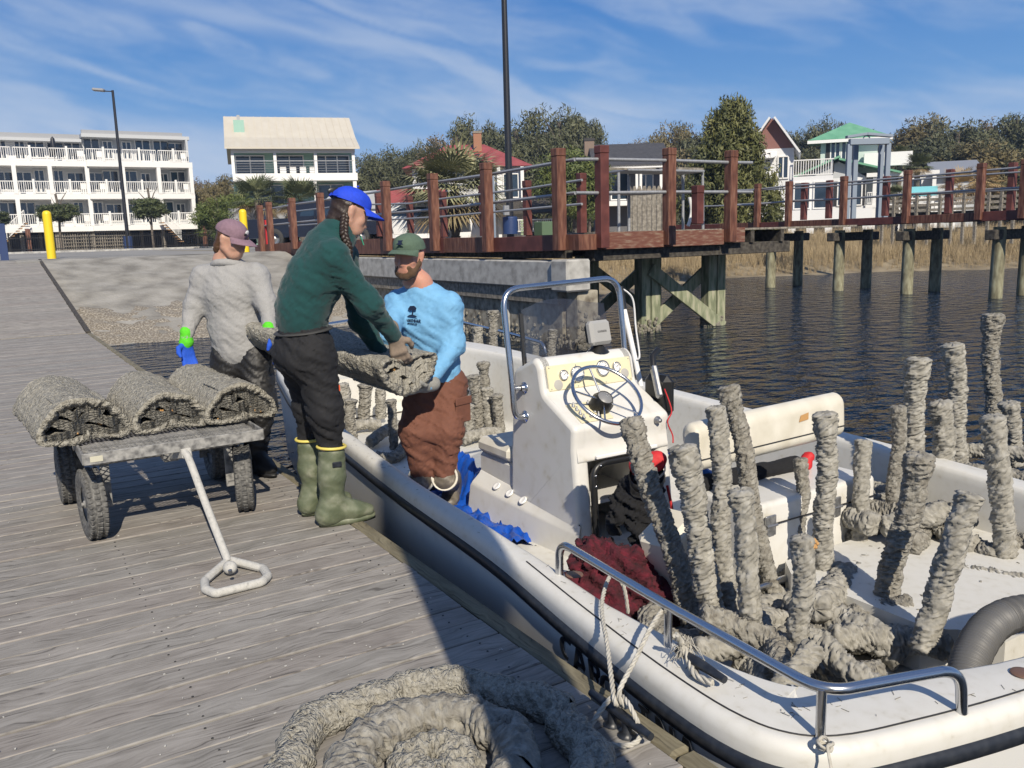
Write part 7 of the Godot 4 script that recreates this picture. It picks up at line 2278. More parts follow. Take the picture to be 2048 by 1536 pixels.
# a flattened loose ring of matting: overlapping folds round a centre
func coil_into(b: MB, c: Vector3, r: float, w: float, h: float, s: int, turn: float) -> void:
	var n1 := noise(1.0, FastNoiseLite.TYPE_SIMPLEX_SMOOTH, 4, s)
	var rows := []
	var n := 220
	for i in n + 1:
		var a := TAU * i / n + turn
		var d := Vector3(cos(a), 0, sin(a))
		var rr := r * (1.0 + 0.10 * n1.get_noise_2d(cos(a) * 1.5, sin(a) * 1.5))
		var row := []
		for k in 30:
			var f := TAU * k / 30
			var fold := 1.0 + 0.10 * sin(f * 3.0 + a * 2.0) * n1.get_noise_2d(a * 2.0, 3.0) * 2.0
			var p := Vector3(cos(f) * w * fold, maxf(sin(f), -0.55) * h * fold, 0)
			var q := c + d * (rr + p.x) + Vector3(0, h * 0.56 + p.y, 0)
			var cr := absf(n1.get_noise_3d(a * 1.3 * r / 0.4 + f * 0.7, f * 1.3, s)) 
			var dd := 0.012 * n1.get_noise_3dv(q * 9.0) + 0.007 * n1.get_noise_3dv(q * 32.0) + 0.0055 * n1.get_noise_3dv(q * 85.0) - 0.02 * smoothstep(0.06, 0.0, cr)
			q += (d * cos(f) + Vector3(0, sin(f), 0)) * dd
			row.append(q)
		rows.append(row)
	b.grid(rows, true)


# a mat folded on itself into a roughly three cornered roll; p is the middle of the near end's base
func mat_roll(label: String, p: Vector3, dir: Vector3, l: float, s: int, size: float, lean := Vector3.ZERO, flip := 1.0) -> void:
	var o := thing("mat_roll", label, "mat", p, "rolled cement mats")
	var z := dir.normalized()
	var x := z.cross(Vector3.UP + lean).normalized()
	x *= flip
	var y := x.cross(z)
	var n1 := noise(1.0, FastNoiseLite.TYPE_SIMPLEX_SMOOTH, 4, 300 + s)
	var r := RandomNumberGenerator.new()
	r.seed = 40 + s
	# outline: flat wavy base, rounded shoulders, a ridge a little off the middle
	var key := [Vector2(-0.86, 0.02), Vector2(-0.3, -0.02), Vector2(0.25, 0.05), Vector2(0.82, 0.0), Vector2(0.98, 0.16), Vector2(0.88, 0.48), Vector2(0.50, 0.86), Vector2(0.02 + 0.10 * r.randfn(), 1.04), Vector2(-0.46, 0.92), Vector2(-0.88, 0.52), Vector2(-1.0, 0.16)]
	var c := Curve2D.new()
	for i in key.size() + 1:
		var a: Vector2 = key[(i + key.size() - 1) % key.size()]
		var q: Vector2 = key[i % key.size()]
		var d: Vector2 = key[(i + 1) % key.size()]
		c.add_point(q, -(d - a) / 6.0, (d - a) / 6.0)
	c.bake_interval = 0.05
	var prof := []
	var total := c.get_baked_length()
	for i in 110: prof.append(c.sample_baked(total * i / 110.0))
	var rows := []
	var n := int(l / 0.011)
	var mid := Vector2(0, 0.4)
	for i in n + 1:
		var run := l * i / n
		var row := []
		var dip := -0.03 * sin(PI * i / n)
		for k in 110:
			var q: Vector2 = prof[k]
			var base := p + x * q.x * size + y * q.y * size + z * run
			var g := n1.get_noise_3dv(base * 22.0) * 0.006 + n1.get_noise_3dv(base * 80.0) * 0.006 + n1.get_noise_3dv(base * 6.0) * 0.012
			var o2 := (q - mid).normalized()
			var ends := 0.016 * n1.get_noise_2d(k * 0.25, 7.0) * smoothstep(0.08, 0.0, run)
			row.append(base + (x * o2.x + y * o2.y) * (g + dip * 0.3) + z * ends)
		rows.append(row)
	var b := MB.new()
	var back := rows.duplicate()
	back.reverse()
	b.grid(back, true)
	# the cut edge of the outer layer, then its inside
	var lip := []
	var inside := []
	for k in 110:
		var q: Vector2 = prof[k]
		var o2 := (q - mid).normalized()
		var th := 0.046 + 0.016 * n1.get_noise_2d(k * 0.22, 2.0)
		var t: Vector3 = rows[0][k] - (x * o2.x + y * o2.y) * th
		lip.append(t + z * 0.006)
		inside.append(t + z * 0.34)
	b.grid([rows[0], lip, inside], true)
	b.grid([rows[n], rows[n].map(func(_q): return p + z * l + y * size * 0.4)], true)
	put_mesh(b.mesh(true), "outer_layer", M.matting, o)
	# folded layers inside, wavy sheets that run from side to side
	for j in 3:
		b = MB.new()
		var h := [0.22, 0.47, 0.70][j] as float
		var half := [0.90, 0.78, 0.54][j] as float
		var ph := r.randf() * TAU
		for face in 2:
			var sheet := []
			for i in 24:
				var run := 0.012 + 0.34 * i / 23.0
				var row := []
				for k in 46:
					var u := (k / 45.0) * 2.0 - 1.0
					var w := 0.085 * sin(u * (5.0 + j) + ph) + 0.02 * sin(u * 13.0 + ph * 2.0)
					var q := p + x * u * half * size + y * (h + w) * size + z * run
					q += y * ((0.025 if face == 0 else -0.025) + 0.006 * n1.get_noise_3dv(q * 40.0)) + z * 0.012 * n1.get_noise_2d(k * 0.4, j * 9.0)
					row.append(q)
				sheet.append(row)
			b.grid(sheet)
			if face == 0: rows = [sheet[0]]
			else: b.grid([rows[0], sheet[0]])
		put_mesh(b.mesh(true), "inner_layer", M.matting, o)
	b = MB.new()
	for k in 26:
		var hy := r.randf_range(0.12, 0.75)
		var q := p + x * r.randf_range(-0.75, 0.75) * (1.0 - hy) * size + y * hy * size + z * r.randf_range(0.02, 0.09)
		b.box(Transform3D(Basis.from_euler(Vector3(r.randf() * TAU, r.randf() * TAU, r.randf() * TAU)), q), Vector3(r.randf_range(0.012, 0.04), 0.006, r.randf_range(0.004, 0.013)))
	put(b, "straw", M.straw, o, "stuff")


# ---------------------------------------------------------------- cleats and lines
# three twisted strands round a path
func rope_into(b: MB, path: PackedVector3Array, r: float) -> void:
	var n := path.size()
	var x := (path[1] - path[0]).normalized().cross(Vector3(0.2, 1, 0.1)).normalized()
	var st := [PackedVector3Array(), PackedVector3Array(), PackedVector3Array()]
	var run := 0.0
	for i in n:
		var t := (path[mini(i + 1, n - 1)] - path[maxi(i - 1, 0)]).normalized()
		x = (x - t * x.dot(t)).normalized()
		var y := t.cross(x)
		if i > 0: run += path[i].distance_to(path[i - 1])
		for k in 3:
			var a := run / r * 0.75 + TAU * k / 3
			st[k].append(path[i] + (x * cos(a) + y * sin(a)) * r * 0.5)
	for k in 3: b.tube(st[k], r * 0.56, 7)


func make_ropes() -> void:
	var cl := thing("dock_cleat", "dark iron cleat bolted to the dock edge under the mooring line", "cleat", Vector3(1.525, 0, -1.902))
	var a := Vector3(1.518, 0.055, -2.039)
	var c := Vector3(1.512, 0.055, -1.744)
	var b := MB.new()
	var mid := (a + c) * 0.5
	b.tube(PackedVector3Array([a, a.lerp(c, 0.12), a.lerp(c, 0.4), mid, a.lerp(c, 0.6), a.lerp(c, 0.88), c]), [0.012, 0.0135, 0.016, 0.017, 0.016, 0.0135, 0.012], 14)
	put(b, "horn", M.stripe, cl)
	b = MB.new()
	for t in [0.38, 0.62]:
		var q: Vector3 = a.lerp(c, t)
		b.tube(PackedVector3Array([Vector3(q.x, 0.002, q.z), Vector3(q.x, 0.012, q.z), q]), [0.03, 0.016, 0.014], 12)
	put(b, "foot", M.stripe, cl)
	var o := thing("mooring_line", "pale twisted rope looped from the dock cleat over the stern grab rail", "rope", mid)
	b = MB.new()
	var k0 := mid + Vector3(0, 0.025, 0)
	var top1 := Vector3(1.94, 0.204, -2.469)
	var top2 := Vector3(1.853, 0.255, -2.054)
	rope_into(b, curve([k0 + Vector3(0.0, 0.0, -0.01), Vector3(1.498, 0.112, -1.896), Vector3(1.63, 0.161, -2.097), Vector3(1.775, 0.183, -2.313), top1, Vector3(1.979, 0.162, -2.445), Vector3(2.015, 0.035, -2.459)], 0.006), 0.0078)
	rope_into(b, curve([Vector3(1.904, 0.222, -2.058), top2, Vector3(1.743, 0.236, -2.004), Vector3(1.617, 0.179, -1.94), Vector3(1.511, 0.128, -1.888), k0 + Vector3(0.01, 0.0, 0.02)], 0.006), 0.0078)
	var dir := (c - a).normalized()
	var sd := Vector3(dir.z, 0, -dir.x)
	rope_into(b, curve([k0, k0 + sd * 0.03 + Vector3(0, 0.0, 0), k0 + sd * 0.04 - dir * 0.05 + Vector3(0, -0.03, 0), k0 - sd * 0.02 - dir * 0.02 + Vector3(0, 0.02, 0), k0 - sd * 0.10 - dir * 0.02 - Vector3(0, 0.055, 0), k0 - sd * 0.115 + dir * 0.03 - Vector3(0, 0.06, 0), k0 - sd * 0.05 + dir * 0.10 - Vector3(0, 0.06, 0), k0 + dir * 0.10 - Vector3(0, 0.04, 0), k0 + dir * 0.05 + Vector3(0, 0.025, 0), k0 - dir * 0.02 + sd * 0.02 + Vector3(0, 0.02, 0)], 0.006), 0.0078)
	put(b, "strands", M.rope, o)
	# boat cleat with a frayed line
	var bc := thing("boat_cleat", "dark cleat on the gunwale beside the rail post, wrapped by frayed line", "cleat", Vector3(1.812, 0.14, -1.856))
	b = MB.new()
	b.tube(PackedVector3Array([Vector3(1.782, 0.17, -1.927), Vector3(1.776, 0.17, -1.819), Vector3(1.775, 0.165, -1.713)]), [0.013, 0.017, 0.012], 12)
	b.rod(Vector3(1.77, 0.17, -1.835), Vector3(1.77, 0.17, -1.835) - Vector3(0, 0.05, 0), 0.013, 10)
	put(b, "horn", M.stripe, bc)
	var fl := thing("frayed_line", "frayed white rope bundle tied at the rail post and boat cleat", "rope", Vector3(1.855, 0.14, -1.947))
	b = MB.new()
	rope_into(b, curve([Vector3(1.738, 0.25, -1.887), Vector3(1.777, 0.2, -1.899), Vector3(1.768, 0.165, -1.86), Vector3(1.744, 0.15, -1.804), Vector3(1.751, 0.15, -1.74)], 0.006), 0.011)
	put(b, "strands", M.rope, fl)
	b = MB.new()
	var r := RandomNumberGenerator.new()
	r.seed = 9
	for i in 90:
		var s := Vector3(1.79, 0.2, -1.911) + Vector3(r.randfn(), r.randfn(), r.randfn()) * 0.012
		var e := Vector3(1.78, 0.15, -1.886) + Vector3(r.randfn() * 0.022, r.randf_range(0.0, 0.02), r.randfn() * 0.022)
		b.tube(PackedVector3Array([s, s.lerp(e, 0.5) + Vector3(r.randfn(), r.randfn(), r.randfn()) * 0.008, e]), 0.0012, 3)
	put(b, "loose_fibres", M.rope, fl, "stuff")
	var kn := thing("knotted_cord", "thin blue and white cord knotted at the stern rail post foot", "cord", Vector3(1.799, 0.11, -1.371))
	b = MB.new()
	var q := Vector3(1.797, 0.115, -1.369)
	var pts := []
	for i in 22: pts.append(q + Vector3(cos(i * 1.3) * (0.02 + 0.004 * sin(i * 2.0)), 0.012 + 0.01 * sin(i * 1.9), sin(i * 1.3) * 0.02))
	pts.append_array([q + Vector3(-0.02, 0.0, 0.03), q + Vector3(-0.03, -0.04, 0.05), q + Vector3(-0.035, -0.09, 0.06)])
	b.tube(curve(pts, 0.006), 0.0042, 6)
	put(b, "cord", M.rope, kn)
	# a spare line end by the green boots, and a tuft of rope
	var ps := thing("rope_scrap", "small knotted scrap of rope on the dock edge behind the green boots", "rope", Vector3(1.58, 0, -5.035))
	b = MB.new()
	rope_into(b, curve([Vector3(1.568, 0.05, -5.035), Vector3(1.553, 0.03, -4.931), Vector3(1.515, 0.02, -4.873), Vector3(1.56, 0.045, -4.928), Vector3(1.566, 0.02, -5.055)], 0.006), 0.009)
	put(b, "strands", M.rope, ps)


func make_litter() -> void:
	# flecks of shell and dried cement on the boards, and scuffs on the gunwale
	var o := MeshInstance3D.new()
	var b := MB.new()
	var r := RandomNumberGenerator.new()
	r.seed = 3
	for i in 300:
		var p := Vector3(r.randf_range(-0.6, 1.52), 0.003, r.randf_range(-8.0, -1.2))
		if i % 3 == 0: p = Vector3(r.randfn(0.8, 0.35), 0.003, r.randfn(-3.3, 0.8))
		if p.x > 1.5: continue
		b.box(Transform3D(Basis(Vector3.UP, r.randf() * TAU), p), Vector3(r.randf_range(0.002, 0.009), 0.003, r.randf_range(0.002, 0.005)))
	put(b, "shell_flecks", M.cart_pale, self, "stuff")
	o.free()
	(get_node("shell_flecks") as Node).set_meta("label", "white flecks of shell and dried cement scattered on the dock boards")
	(get_node("shell_flecks") as Node).set_meta("category", "debris")


# ---------------------------------------------------------------- people
var fold: FastNoiseLite


func cloth(c: Color, s: int, depth := 0.5, scale_ := 2.2, rough := 0.85) -> StandardMaterial3D:
	var m := tex(mat(c, rough), noise_tex(0.05, [[0.1, c * 0.86], [0.9, c * 1.12]], 256, FastNoiseLite.TYPE_SIMPLEX_SMOOTH, 4, s), scale_)
	return relief(m, noise_tex(0.016, [[0.0, grey(0)], [1.0, grey(1)]], 256, FastNoiseLite.TYPE_SIMPLEX_SMOOTH, 3, s + 1), depth)


# where the line from a point inside the cloth outwards along f leaves it
func front(b: MB, a: Vector3, f: Vector3, out := 0.004) -> Vector3:
	var best := 0.0
	for p in b.v:
		var d := p - a
		var t := d.dot(f)
		if t > best and (d - f * t).length() < 0.022: best = t
	return a + f * (best + out)


func soft_part(parent: Node, called: String, m: Material, bones: Array, k := 0.022, cell := 0.012, wr := 0.0, first: MB = null) -> MB:
	var s := Soft.new()
	s.k = k
	s.cell = cell
	for q in bones:
		if q.size() >= 6: s.bone(q[0], q[1], q[2], q[3], q[4], q[5])
		else: s.bone(q[0], q[1], q[2], q[3])
	var b := first if first else MB.new()
	s.mesh_into(b, fold if wr > 0.0 else null, wr)
	if called: put(b, called, m, parent)
	return b


# a head in its own axes (f forward, u up) round c, which is the level of the eyes
func head_into(b: MB, c: Vector3, f: Vector3, u: Vector3, k := 1.0, man := false) -> Transform3D:
	f = f.normalized()
	var r := f.cross(u).normalized()
	u = r.cross(f)
	var x := Transform3D(Basis(r, u, -f) * Basis.from_scale(Vector3.ONE * k), c)
	var s := Soft.new()
	s.k = 0.009
	s.cell = 0.0055
	var P := func(a: float, h: float, d: float) -> Vector3: return x * Vector3(a, h, -d)
	s.bone(P.call(0.0, 0.035, -0.022), P.call(0.0, 0.028, 0.012), 0.078 * k, 0.074 * k)
	s.bone(P.call(0.0, -0.02, -0.01), P.call(0.0, -0.04, 0.03), 0.062 * k, 0.054 * k)
	s.bone(P.call(-0.022, -0.075, 0.052), P.call(0.022, -0.075, 0.052), 0.030 * k)
	s.dot(P.call(0.0, -0.094, 0.068), (0.021 if man else 0.017) * k)
	for sd in [-1.0, 1.0]:
		s.bone(P.call(sd * 0.054, -0.05, 0.0), P.call(sd * 0.028, -0.082, 0.05), 0.024 * k, 0.02 * k)
		s.dot(P.call(sd * 0.036, -0.022, 0.058), 0.026 * k)
		s.bone(P.call(sd * 0.012, 0.022, 0.079), P.call(sd * 0.040, 0.018, 0.066), 0.011 * k, 0.010 * k)
		s.bone(P.call(sd * 0.073, 0.012, -0.012), P.call(sd * 0.071, -0.022, -0.006), 0.012 * k, 0.008 * k)
		s.bone(P.call(sd * 0.078, 0.016, -0.020), P.call(sd * 0.079, -0.012, -0.016), 0.007 * k, 0.005 * k)
		s.dot(P.call(sd * 0.011, -0.036, 0.088), 0.0085 * k)
	s.bone(P.call(0.0, 0.008, 0.083), P.call(0.0, -0.030, 0.103), 0.009 * k, 0.0115 * k)
	s.bone(P.call(-0.017, -0.061, 0.083), P.call(0.017, -0.061, 0.083), 0.0075 * k)
	s.bone(P.call(-0.014, -0.071, 0.081), P.call(0.014, -0.071, 0.081), 0.0085 * k)
	s.bone(P.call(0.0, -0.06, -0.03), P.call(0.0, -0.15, -0.035), 0.054 * k, 0.058 * k)
	s.mesh_into(b)
	return x


func eyes(parent: Node, x: Transform3D, hair: Material, iris: Color) -> void:
	for sd in [-1.0, 1.0]:
		var b := MB.new()
		b.ball(x * Vector3(sd * 0.029, 0.0, -0.071), Vector3.ONE * 0.0115, 12, 8)
		var e := put(b, "eye", M.trim, parent)
		b = MB.new()
		b.ball(x * Vector3(sd * 0.029, -0.001, -0.0795), Vector3(0.005, 0.005, 0.004), 8, 6)
		put(b, "iris", mat(iris, 0.2), e)
		b = MB.new()
		b.tube(PackedVector3Array([x * Vector3(sd * 0.014, 0.023, -0.089), x * Vector3(sd * 0.030, 0.027, -0.083), x * Vector3(sd * 0.046, 0.019, -0.069)]), [0.003, 0.004, 0.002], 6)
		put(b, "eyebrow", hair, parent)


# a baseball cap on a head's axes
func cap_on(parent: Node, x: Transform3D, m: Material, tilt := 0.0, strap := false) -> MeshInstance3D:
	var y := x * Transform3D(Basis(Vector3.RIGHT, tilt), Vector3(0, 0.056, 0.006))
	var b := MB.new()
	var n1 := noise(16.0, FastNoiseLite.TYPE_SIMPLEX_SMOOTH, 2, 5)
	var rows := []
	for i in 15:
		var f := i / 14.0
		var row := []
		for k in 48:
			var a := TAU * k / 48
			var w := sqrt(maxf(1.0 - pow(f, 2.3), 0.0))
			var seam := 0.0016 * (1.0 - smoothstep(0.0, 0.05, absf(fposmod(a / TAU * 6.0 + 0.5, 1.0) - 0.5))) * w
			var p := Vector3(sin(a) * 0.094 * w, -0.012 + 0.092 * f, -cos(a) * 0.112 * w + 0.008 * (1.0 - f))
			p += p.normalized() * (0.004 * n1.get_noise_3dv(p) - seam)
			row.append(y * p)
		rows.append(row)
	b.grid(rows, true)
	var c := put(b, "cap", m, parent)
	b = MB.new()
	b.ball(y * Vector3(0, 0.091, 0.0), Vector3(0.008, 0.005, 0.008), 8, 5)
	put(b, "button", m, c)
	b = MB.new()
	rows = []
	for i in 9:
		var f := i / 8.0
		var row := []
		for side in [0.0016, -0.0016]:
			for k in 25:
				var a := (k / 24.0 - 0.5) * 2.0
				if side < 0: a = -a
				var an := a * 1.15
				var out := f * 0.082 * pow(maxf(cos(a * 1.45), 0.0), 0.6)
				row.append(y * Vector3(sin(an) * (0.0935 + out * 0.18), -0.010 + side - 0.020 * a * a * (0.25 + f) - 0.010 * f * f - 0.003 * f, -cos(an) * 0.112 - out))
		rows.append(row)
	b.grid(rows, true)
	put(b, "brim", m, c)
	if strap:
		b = MB.new()
		var sp := PackedVector3Array()
		for k in 13: sp.append(y * Vector3(sin(PI + (k / 12.0 - 0.5) * 1.3) * 0.096, -0.006, -cos(PI + (k / 12.0 - 0.5) * 1.3) * 0.115 + 0.008))
		b.tube(sp, 0.007, 6, true, 0.4)
		put(b, "strap", m, c)
		b = MB.new()
		b.ball(y * Vector3(0.0, 0.018, 0.112), Vector3(0.034, 0.020, 0.007), 12, 8)
		put(b, "gap", M.black, c)
		b = MB.new()
		b.box(y * Transform3D(Basis(), Vector3(0.016, -0.006, 0.126)), Vector3(0.03, 0.017, 0.005), 0.002)
		put(b, "buckle", m, c)
	return c


# a gloved hand: palm, four fingers of different length, a thumb from the palm's side; n is where the palm faces
func hand_bones(w: Vector3, d: Vector3, n: Vector3, curl: float, thumb: float, k := 1.0, open := 0.0) -> Array:
	d = d.normalized()
	var s := d.cross(n).normalized() * thumb
	n = s.cross(d).normalized() * thumb
	var o := []
	o.append([w - d * 0.03, w + d * 0.015, 0.029 * k, 0.026 * k])
	for i in 4:
		var a := (1.5 - i) / 1.5
		o.append([w + d * 0.012 + s * a * 0.015 * k, w + d * 0.086 * k + s * a * 0.030 * k, 0.019 * k, 0.0145 * k])
		var p := w + d * 0.088 * k + s * a * 0.031 * k
		var dir := (d + s * a * (0.10 + open)).normalized()
		var l: float = [0.040, 0.045, 0.042, 0.033][i] * k
		var ang: float = curl * [0.8, 0.9, 1.0, 1.1][i]
		for j in 3:
			dir = (dir * cos(ang) + n * sin(ang)).normalized()
			var q: Vector3 = p + dir * l * float([1.0, 0.72, 0.58][j])
			o.append([p, q, (0.0115 - j * 0.0008) * k, (0.0108 - j * 0.0008) * k])
			p = q
			n = (n - dir * n.dot(dir)).normalized()
		n = s.cross(d).normalized() * thumb
	var t0 := w + d * 0.022 * k + s * 0.026 * k
	var t1 := t0 + (d * 0.5 + s * 0.8 + n * 0.25).normalized() * 0.045 * k
	var t2 := t1 + (d * 0.8 + s * 0.25 + n * 0.5).normalized() * 0.034 * k
	var t3 := t2 + (d * 0.8 - s * 0.1 + n * 0.6).normalized() * 0.028 * k
	o.append([t0, t1, 0.0165 * k, 0.0135 * k])
	o.append([t1, t2, 0.0132 * k, 0.012 * k])
	o.append([t2, t3, 0.012 * k, 0.0105 * k])
	return o


func boot(parent: Node, ankle: Vector3, top: Vector3, toe_dir: Vector3, m: Material, rim: Material, r := 0.072, l := 0.20, y0 := 0.0) -> void:
	toe_dir = toe_dir.normalized()
	var heel := Vector3(ankle.x, y0 + 0.055, ankle.z) - toe_dir * 0.035
	var toe := Vector3(ankle.x, y0 + 0.05, ankle.z) + toe_dir * l
	var ball := heel.lerp(toe, 0.68) + Vector3(0, 0.008, 0)
	var side := toe_dir.cross(Vector3.UP)
	var mid := Vector3(ankle.x, y0 + 0.15, ankle.z)
	var b := soft_part(parent, "", null, [[top - Vector3(0, 0.012, 0), mid.lerp(top, 0.45), r, r * 0.97], [mid.lerp(top, 0.45), mid, r * 0.97, r * 0.74], [mid, heel + Vector3(0, 0.03, 0), r * 0.74, 0.052], [heel, heel + toe_dir * 0.03, 0.046, 0.046], [mid + Vector3(0, -0.035, 0) + toe_dir * 0.02, ball, 0.055, 0.045], [ball, toe, 0.044, 0.037, side, 1.15], [heel, ball, 0.045, 0.042]], 0.014, 0.0095, 0.0035)
	for i in b.v.size():
		if b.v[i].y < y0 + 0.012: b.v[i].y = y0 + 0.012
	var o := put(b, "boot", m, parent)
	b = MB.new()
	var loop := []
	var lo := []
	for k in 28:
		var a := TAU * k / 28
		var q: Vector3 = (heel.lerp(toe, 0.5)) * Vector3(1, 0, 1) + toe_dir * cos(a) * (l * 0.5 + 0.062) + side * sin(a) * (0.052 if cos(a) > 0.1 else 0.046) * (1.0 - 0.12 * exp(-pow(cos(a) + 0.25, 2.0) * 14.0))
		loop.append(Vector3(q.x, y0 + 0.03, q.z))
		lo.append(Vector3(q.x, y0 + 0.001, q.z))
	b.grid([lo.map(func(q): return (q as Vector3).lerp(heel.lerp(toe, 0.5) * Vector3(1, 0, 1) + Vector3(0, y0 + 0.001, 0), 0.98)), lo, loop, loop.map(func(q): return (q as Vector3).lerp(heel.lerp(toe, 0.5) * Vector3(1, 0, 1) + Vector3(0, y0 + 0.034, 0), 0.6))], true)
	put(b, "sole", m, o)
	b = MB.new()
	var ring := PackedVector3Array()
	var ax := (top - mid).normalized()
	var sx := ax.cross(toe_dir).normalized()
	for k in 25: ring.append(top + ax * (r * 0.40) + (sx * cos(TAU * k / 24) + sx.cross(ax) * sin(TAU * k / 24)) * (r * 1.03))
	b.tube(ring, 0.008, 8, false)
	put(b, "rim", rim, o)


func make_people() -> void:
	fold = noise(9.0, FastNoiseLite.TYPE_SIMPLEX_SMOOTH, 3, 17)
	var skin := mat(Color(0.52, 0.30, 0.22), 0.5)
	skin.subsurf_scatter_enabled = true
	skin.subsurf_scatter_strength = 0.12
	var skin_man := skin.duplicate()
	skin_man.albedo_color = Color(0.46, 0.225, 0.16).linear_to_srgb()
	teal_person(skin)
	grey_person(skin)
	blue_person(skin_man)
	orange_person(skin)


func teal_person(skin: Material) -> void:
	var o := thing("person", "person in teal fleece, bright blue cap and green rubber boots lifting the roll", "person", Vector3(1.52, 0, -4.38))
	var pel := Vector3(1.414, 0.931, -4.36)
	var hip := [Vector3(1.432, 0.931, -4.27), Vector3(1.404, 0.922, -4.46)]
	var knee := [Vector3(1.471, 0.615, -4.245), Vector3(1.47, 0.604, -4.48)]
	var ank := [Vector3(1.478, 0.136, -4.26), Vector3(1.458, 0.122, -4.5)]
	var bt := [Vector3(1.492, 0.399, -4.26), Vector3(1.455, 0.402, -4.5)]
	var waist := Vector3(1.419, 1.067, -4.36)
	var chest := Vector3(1.493, 1.296, -4.35)
	var upper := Vector3(1.567, 1.447, -4.34)
	var neck := Vector3(1.639, 1.527, -4.33)
	var eye := Vector3(1.69, 1.633, -4.31)
	var sh := [Vector3(1.536, 1.411, -4.19), Vector3(1.7, 1.421, -4.48)]
	var el := [Vector3(1.717, 1.168, -4.18), Vector3(1.805, 1.052, -4.525)]
	var wr := [Vector3(1.899, 0.973, -4.303), Vector3(1.962, 0.8, -4.57)]
	var side := (sh[0] - sh[1] as Vector3).normalized()
	var f := Vector3(0.88, -0.44, 0.10)
	var b := MB.new()
	var hx := head_into(b, eye, f, Vector3(0.25, 1, 0), 0.98)
	soft_part(o, "body", skin, [[pel, waist, 0.115, 0.10, side, 1.2], [waist, chest, 0.10, 0.12, side, 1.2], [chest, upper, 0.12, 0.09, side, 1.25], [upper, neck, 0.08, 0.05], [neck, hx * Vector3(0, -0.10, 0.03), 0.05, 0.05], [sh[0], el[0], 0.045, 0.036], [el[0], wr[0], 0.036, 0.026], [sh[1], el[1], 0.045, 0.036], [el[1], wr[1], 0.036, 0.026], [upper, sh[0], 0.07, 0.05], [upper, sh[1], 0.07, 0.05], [hip[0], knee[0], 0.075, 0.05], [knee[0], ank[0], 0.05, 0.035], [hip[1], knee[1], 0.075, 0.05], [knee[1], ank[1], 0.05, 0.035]], 0.02, 0.014, 0.0, b)
	var fleece := cloth(Color(0.004, 0.052, 0.053), 201, 0.35, 2.0, 0.95)
	fleece.rim_enabled = true
	fleece.rim = 0.25
	soft_part(o, "fleece_top", fleece, [[waist + Vector3(0, 0.015, 0), waist + Vector3(0.01, 0.10, 0), 0.124, 0.122, side, 1.18], [waist + Vector3(0, 0.09, 0), chest, 0.122, 0.138, side, 1.2], [chest, upper, 0.138, 0.106, side, 1.28], [upper, neck, 0.10, 0.066], [neck, hx * Vector3(0, -0.105, 0.028), 0.068, 0.064], [upper, sh[0], 0.085, 0.076], [upper, sh[1], 0.085, 0.072], [sh[0], el[0], 0.074, 0.060], [el[0], wr[0], 0.060, 0.043], [sh[1], el[1], 0.07, 0.056], [el[1], wr[1], 0.056, 0.042]], 0.024, 0.0115, 0.009)
	var zb := MB.new()
	zb.tube(curve([neck + Vector3(0.075, 0.04, 0.03), neck + Vector3(0.10, -0.02, 0.035), neck + Vector3(0.115, -0.06, 0.03)], 0.02), 0.006, 6, true, 0.5)
	put(zb, "zip_lining", mat(Color(0.10, 0.62, 0.38), 0.6), o)
	var black := cloth(Color(0.0085, 0.009, 0.0115), 205, 0.3, 2.0)
	soft_part(o, "trousers", black, [[pel, waist + Vector3(0, -0.03, 0), 0.132, 0.122, side, 1.15], [hip[0], knee[0], 0.118, 0.086], [knee[0], bt[0] + Vector3(0, 0.03, 0), 0.084, 0.064], [hip[1], knee[1], 0.112, 0.082], [knee[1], bt[1] + Vector3(0, 0.03, 0), 0.082, 0.062], [pel - Vector3(0.055, 0.01, 0), hip[0] - Vector3(0.05, 0.03, 0), 0.105, 0.10]], 0.022, 0.0115, 0.014)
	zb = MB.new()
	var ring := PackedVector3Array()
	for k in 33: ring.append(waist + Vector3(cos(TAU * k / 32) * 0.134, -0.028 + 0.012 * cos(TAU * k / 32), sin(TAU * k / 32) * 0.157))
	zb.tube(ring, 0.017, 8, false, 0.35)
	put(zb, "belt", mat(grey(0.045), 0.7), o)
	zb = MB.new()
	zb.bar(pel + Vector3(0.0, 0.02, 0.165), pel + Vector3(0.03, 0.035, 0.16), 0.006, 0.012)
	put(zb, "zip_pull", M.orange, o)
	zb = MB.new()
	zb.bar(knee[0] + Vector3(0.05, 0.15, 0.085), knee[0] + Vector3(0.05, 0.12, 0.085), 0.004, 0.008)
	put(zb, "zip_pull", M.orange, o)
	var green := tex(mat(grey(0.2), 0.55), noise_tex(0.02, [[0.2, Color(0.085, 0.105, 0.06)], [0.6, Color(0.135, 0.155, 0.095)], [0.9, Color(0.26, 0.27, 0.20)]], 256, FastNoiseLite.TYPE_SIMPLEX_SMOOTH, 5, 210), 2.0)
	var yellow := mat(Color(0.72, 0.60, 0.14), 0.5)
	boot(o, ank[0], bt[0], Vector3(0.98, 0, 0.06), green, yellow, 0.071, 0.19)
	boot(o, ank[1], bt[1], Vector3(0.98, 0, -0.12), green, yellow, 0.069, 0.19)
	zb = MB.new()
	zb.box(Transform3D(Basis(Vector3.UP, -0.1), bt[0] + Vector3(0.0, -0.055, 0.074)), Vector3(0.05, 0.03, 0.008), 0.004)
	put(zb, "boot_badge", M.stripe, o)
	# glove spread over the roll's edge
	var glove := cloth(Color(0.25, 0.195, 0.15), 215, 0.2, 4.0)
	var hd := Vector3(0.04, -0.141, 0.001)
	var gb := hand_bones(wr[0], hd, Vector3(0.195, -0.169, -0.326), 0.42, 1.0, 1.08, 0.1)
	gb.append([wr[0] - hd.normalized() * 0.05, wr[0], 0.043, 0.036])
	soft_part(o, "glove", glove, gb, 0.006, 0.0052)
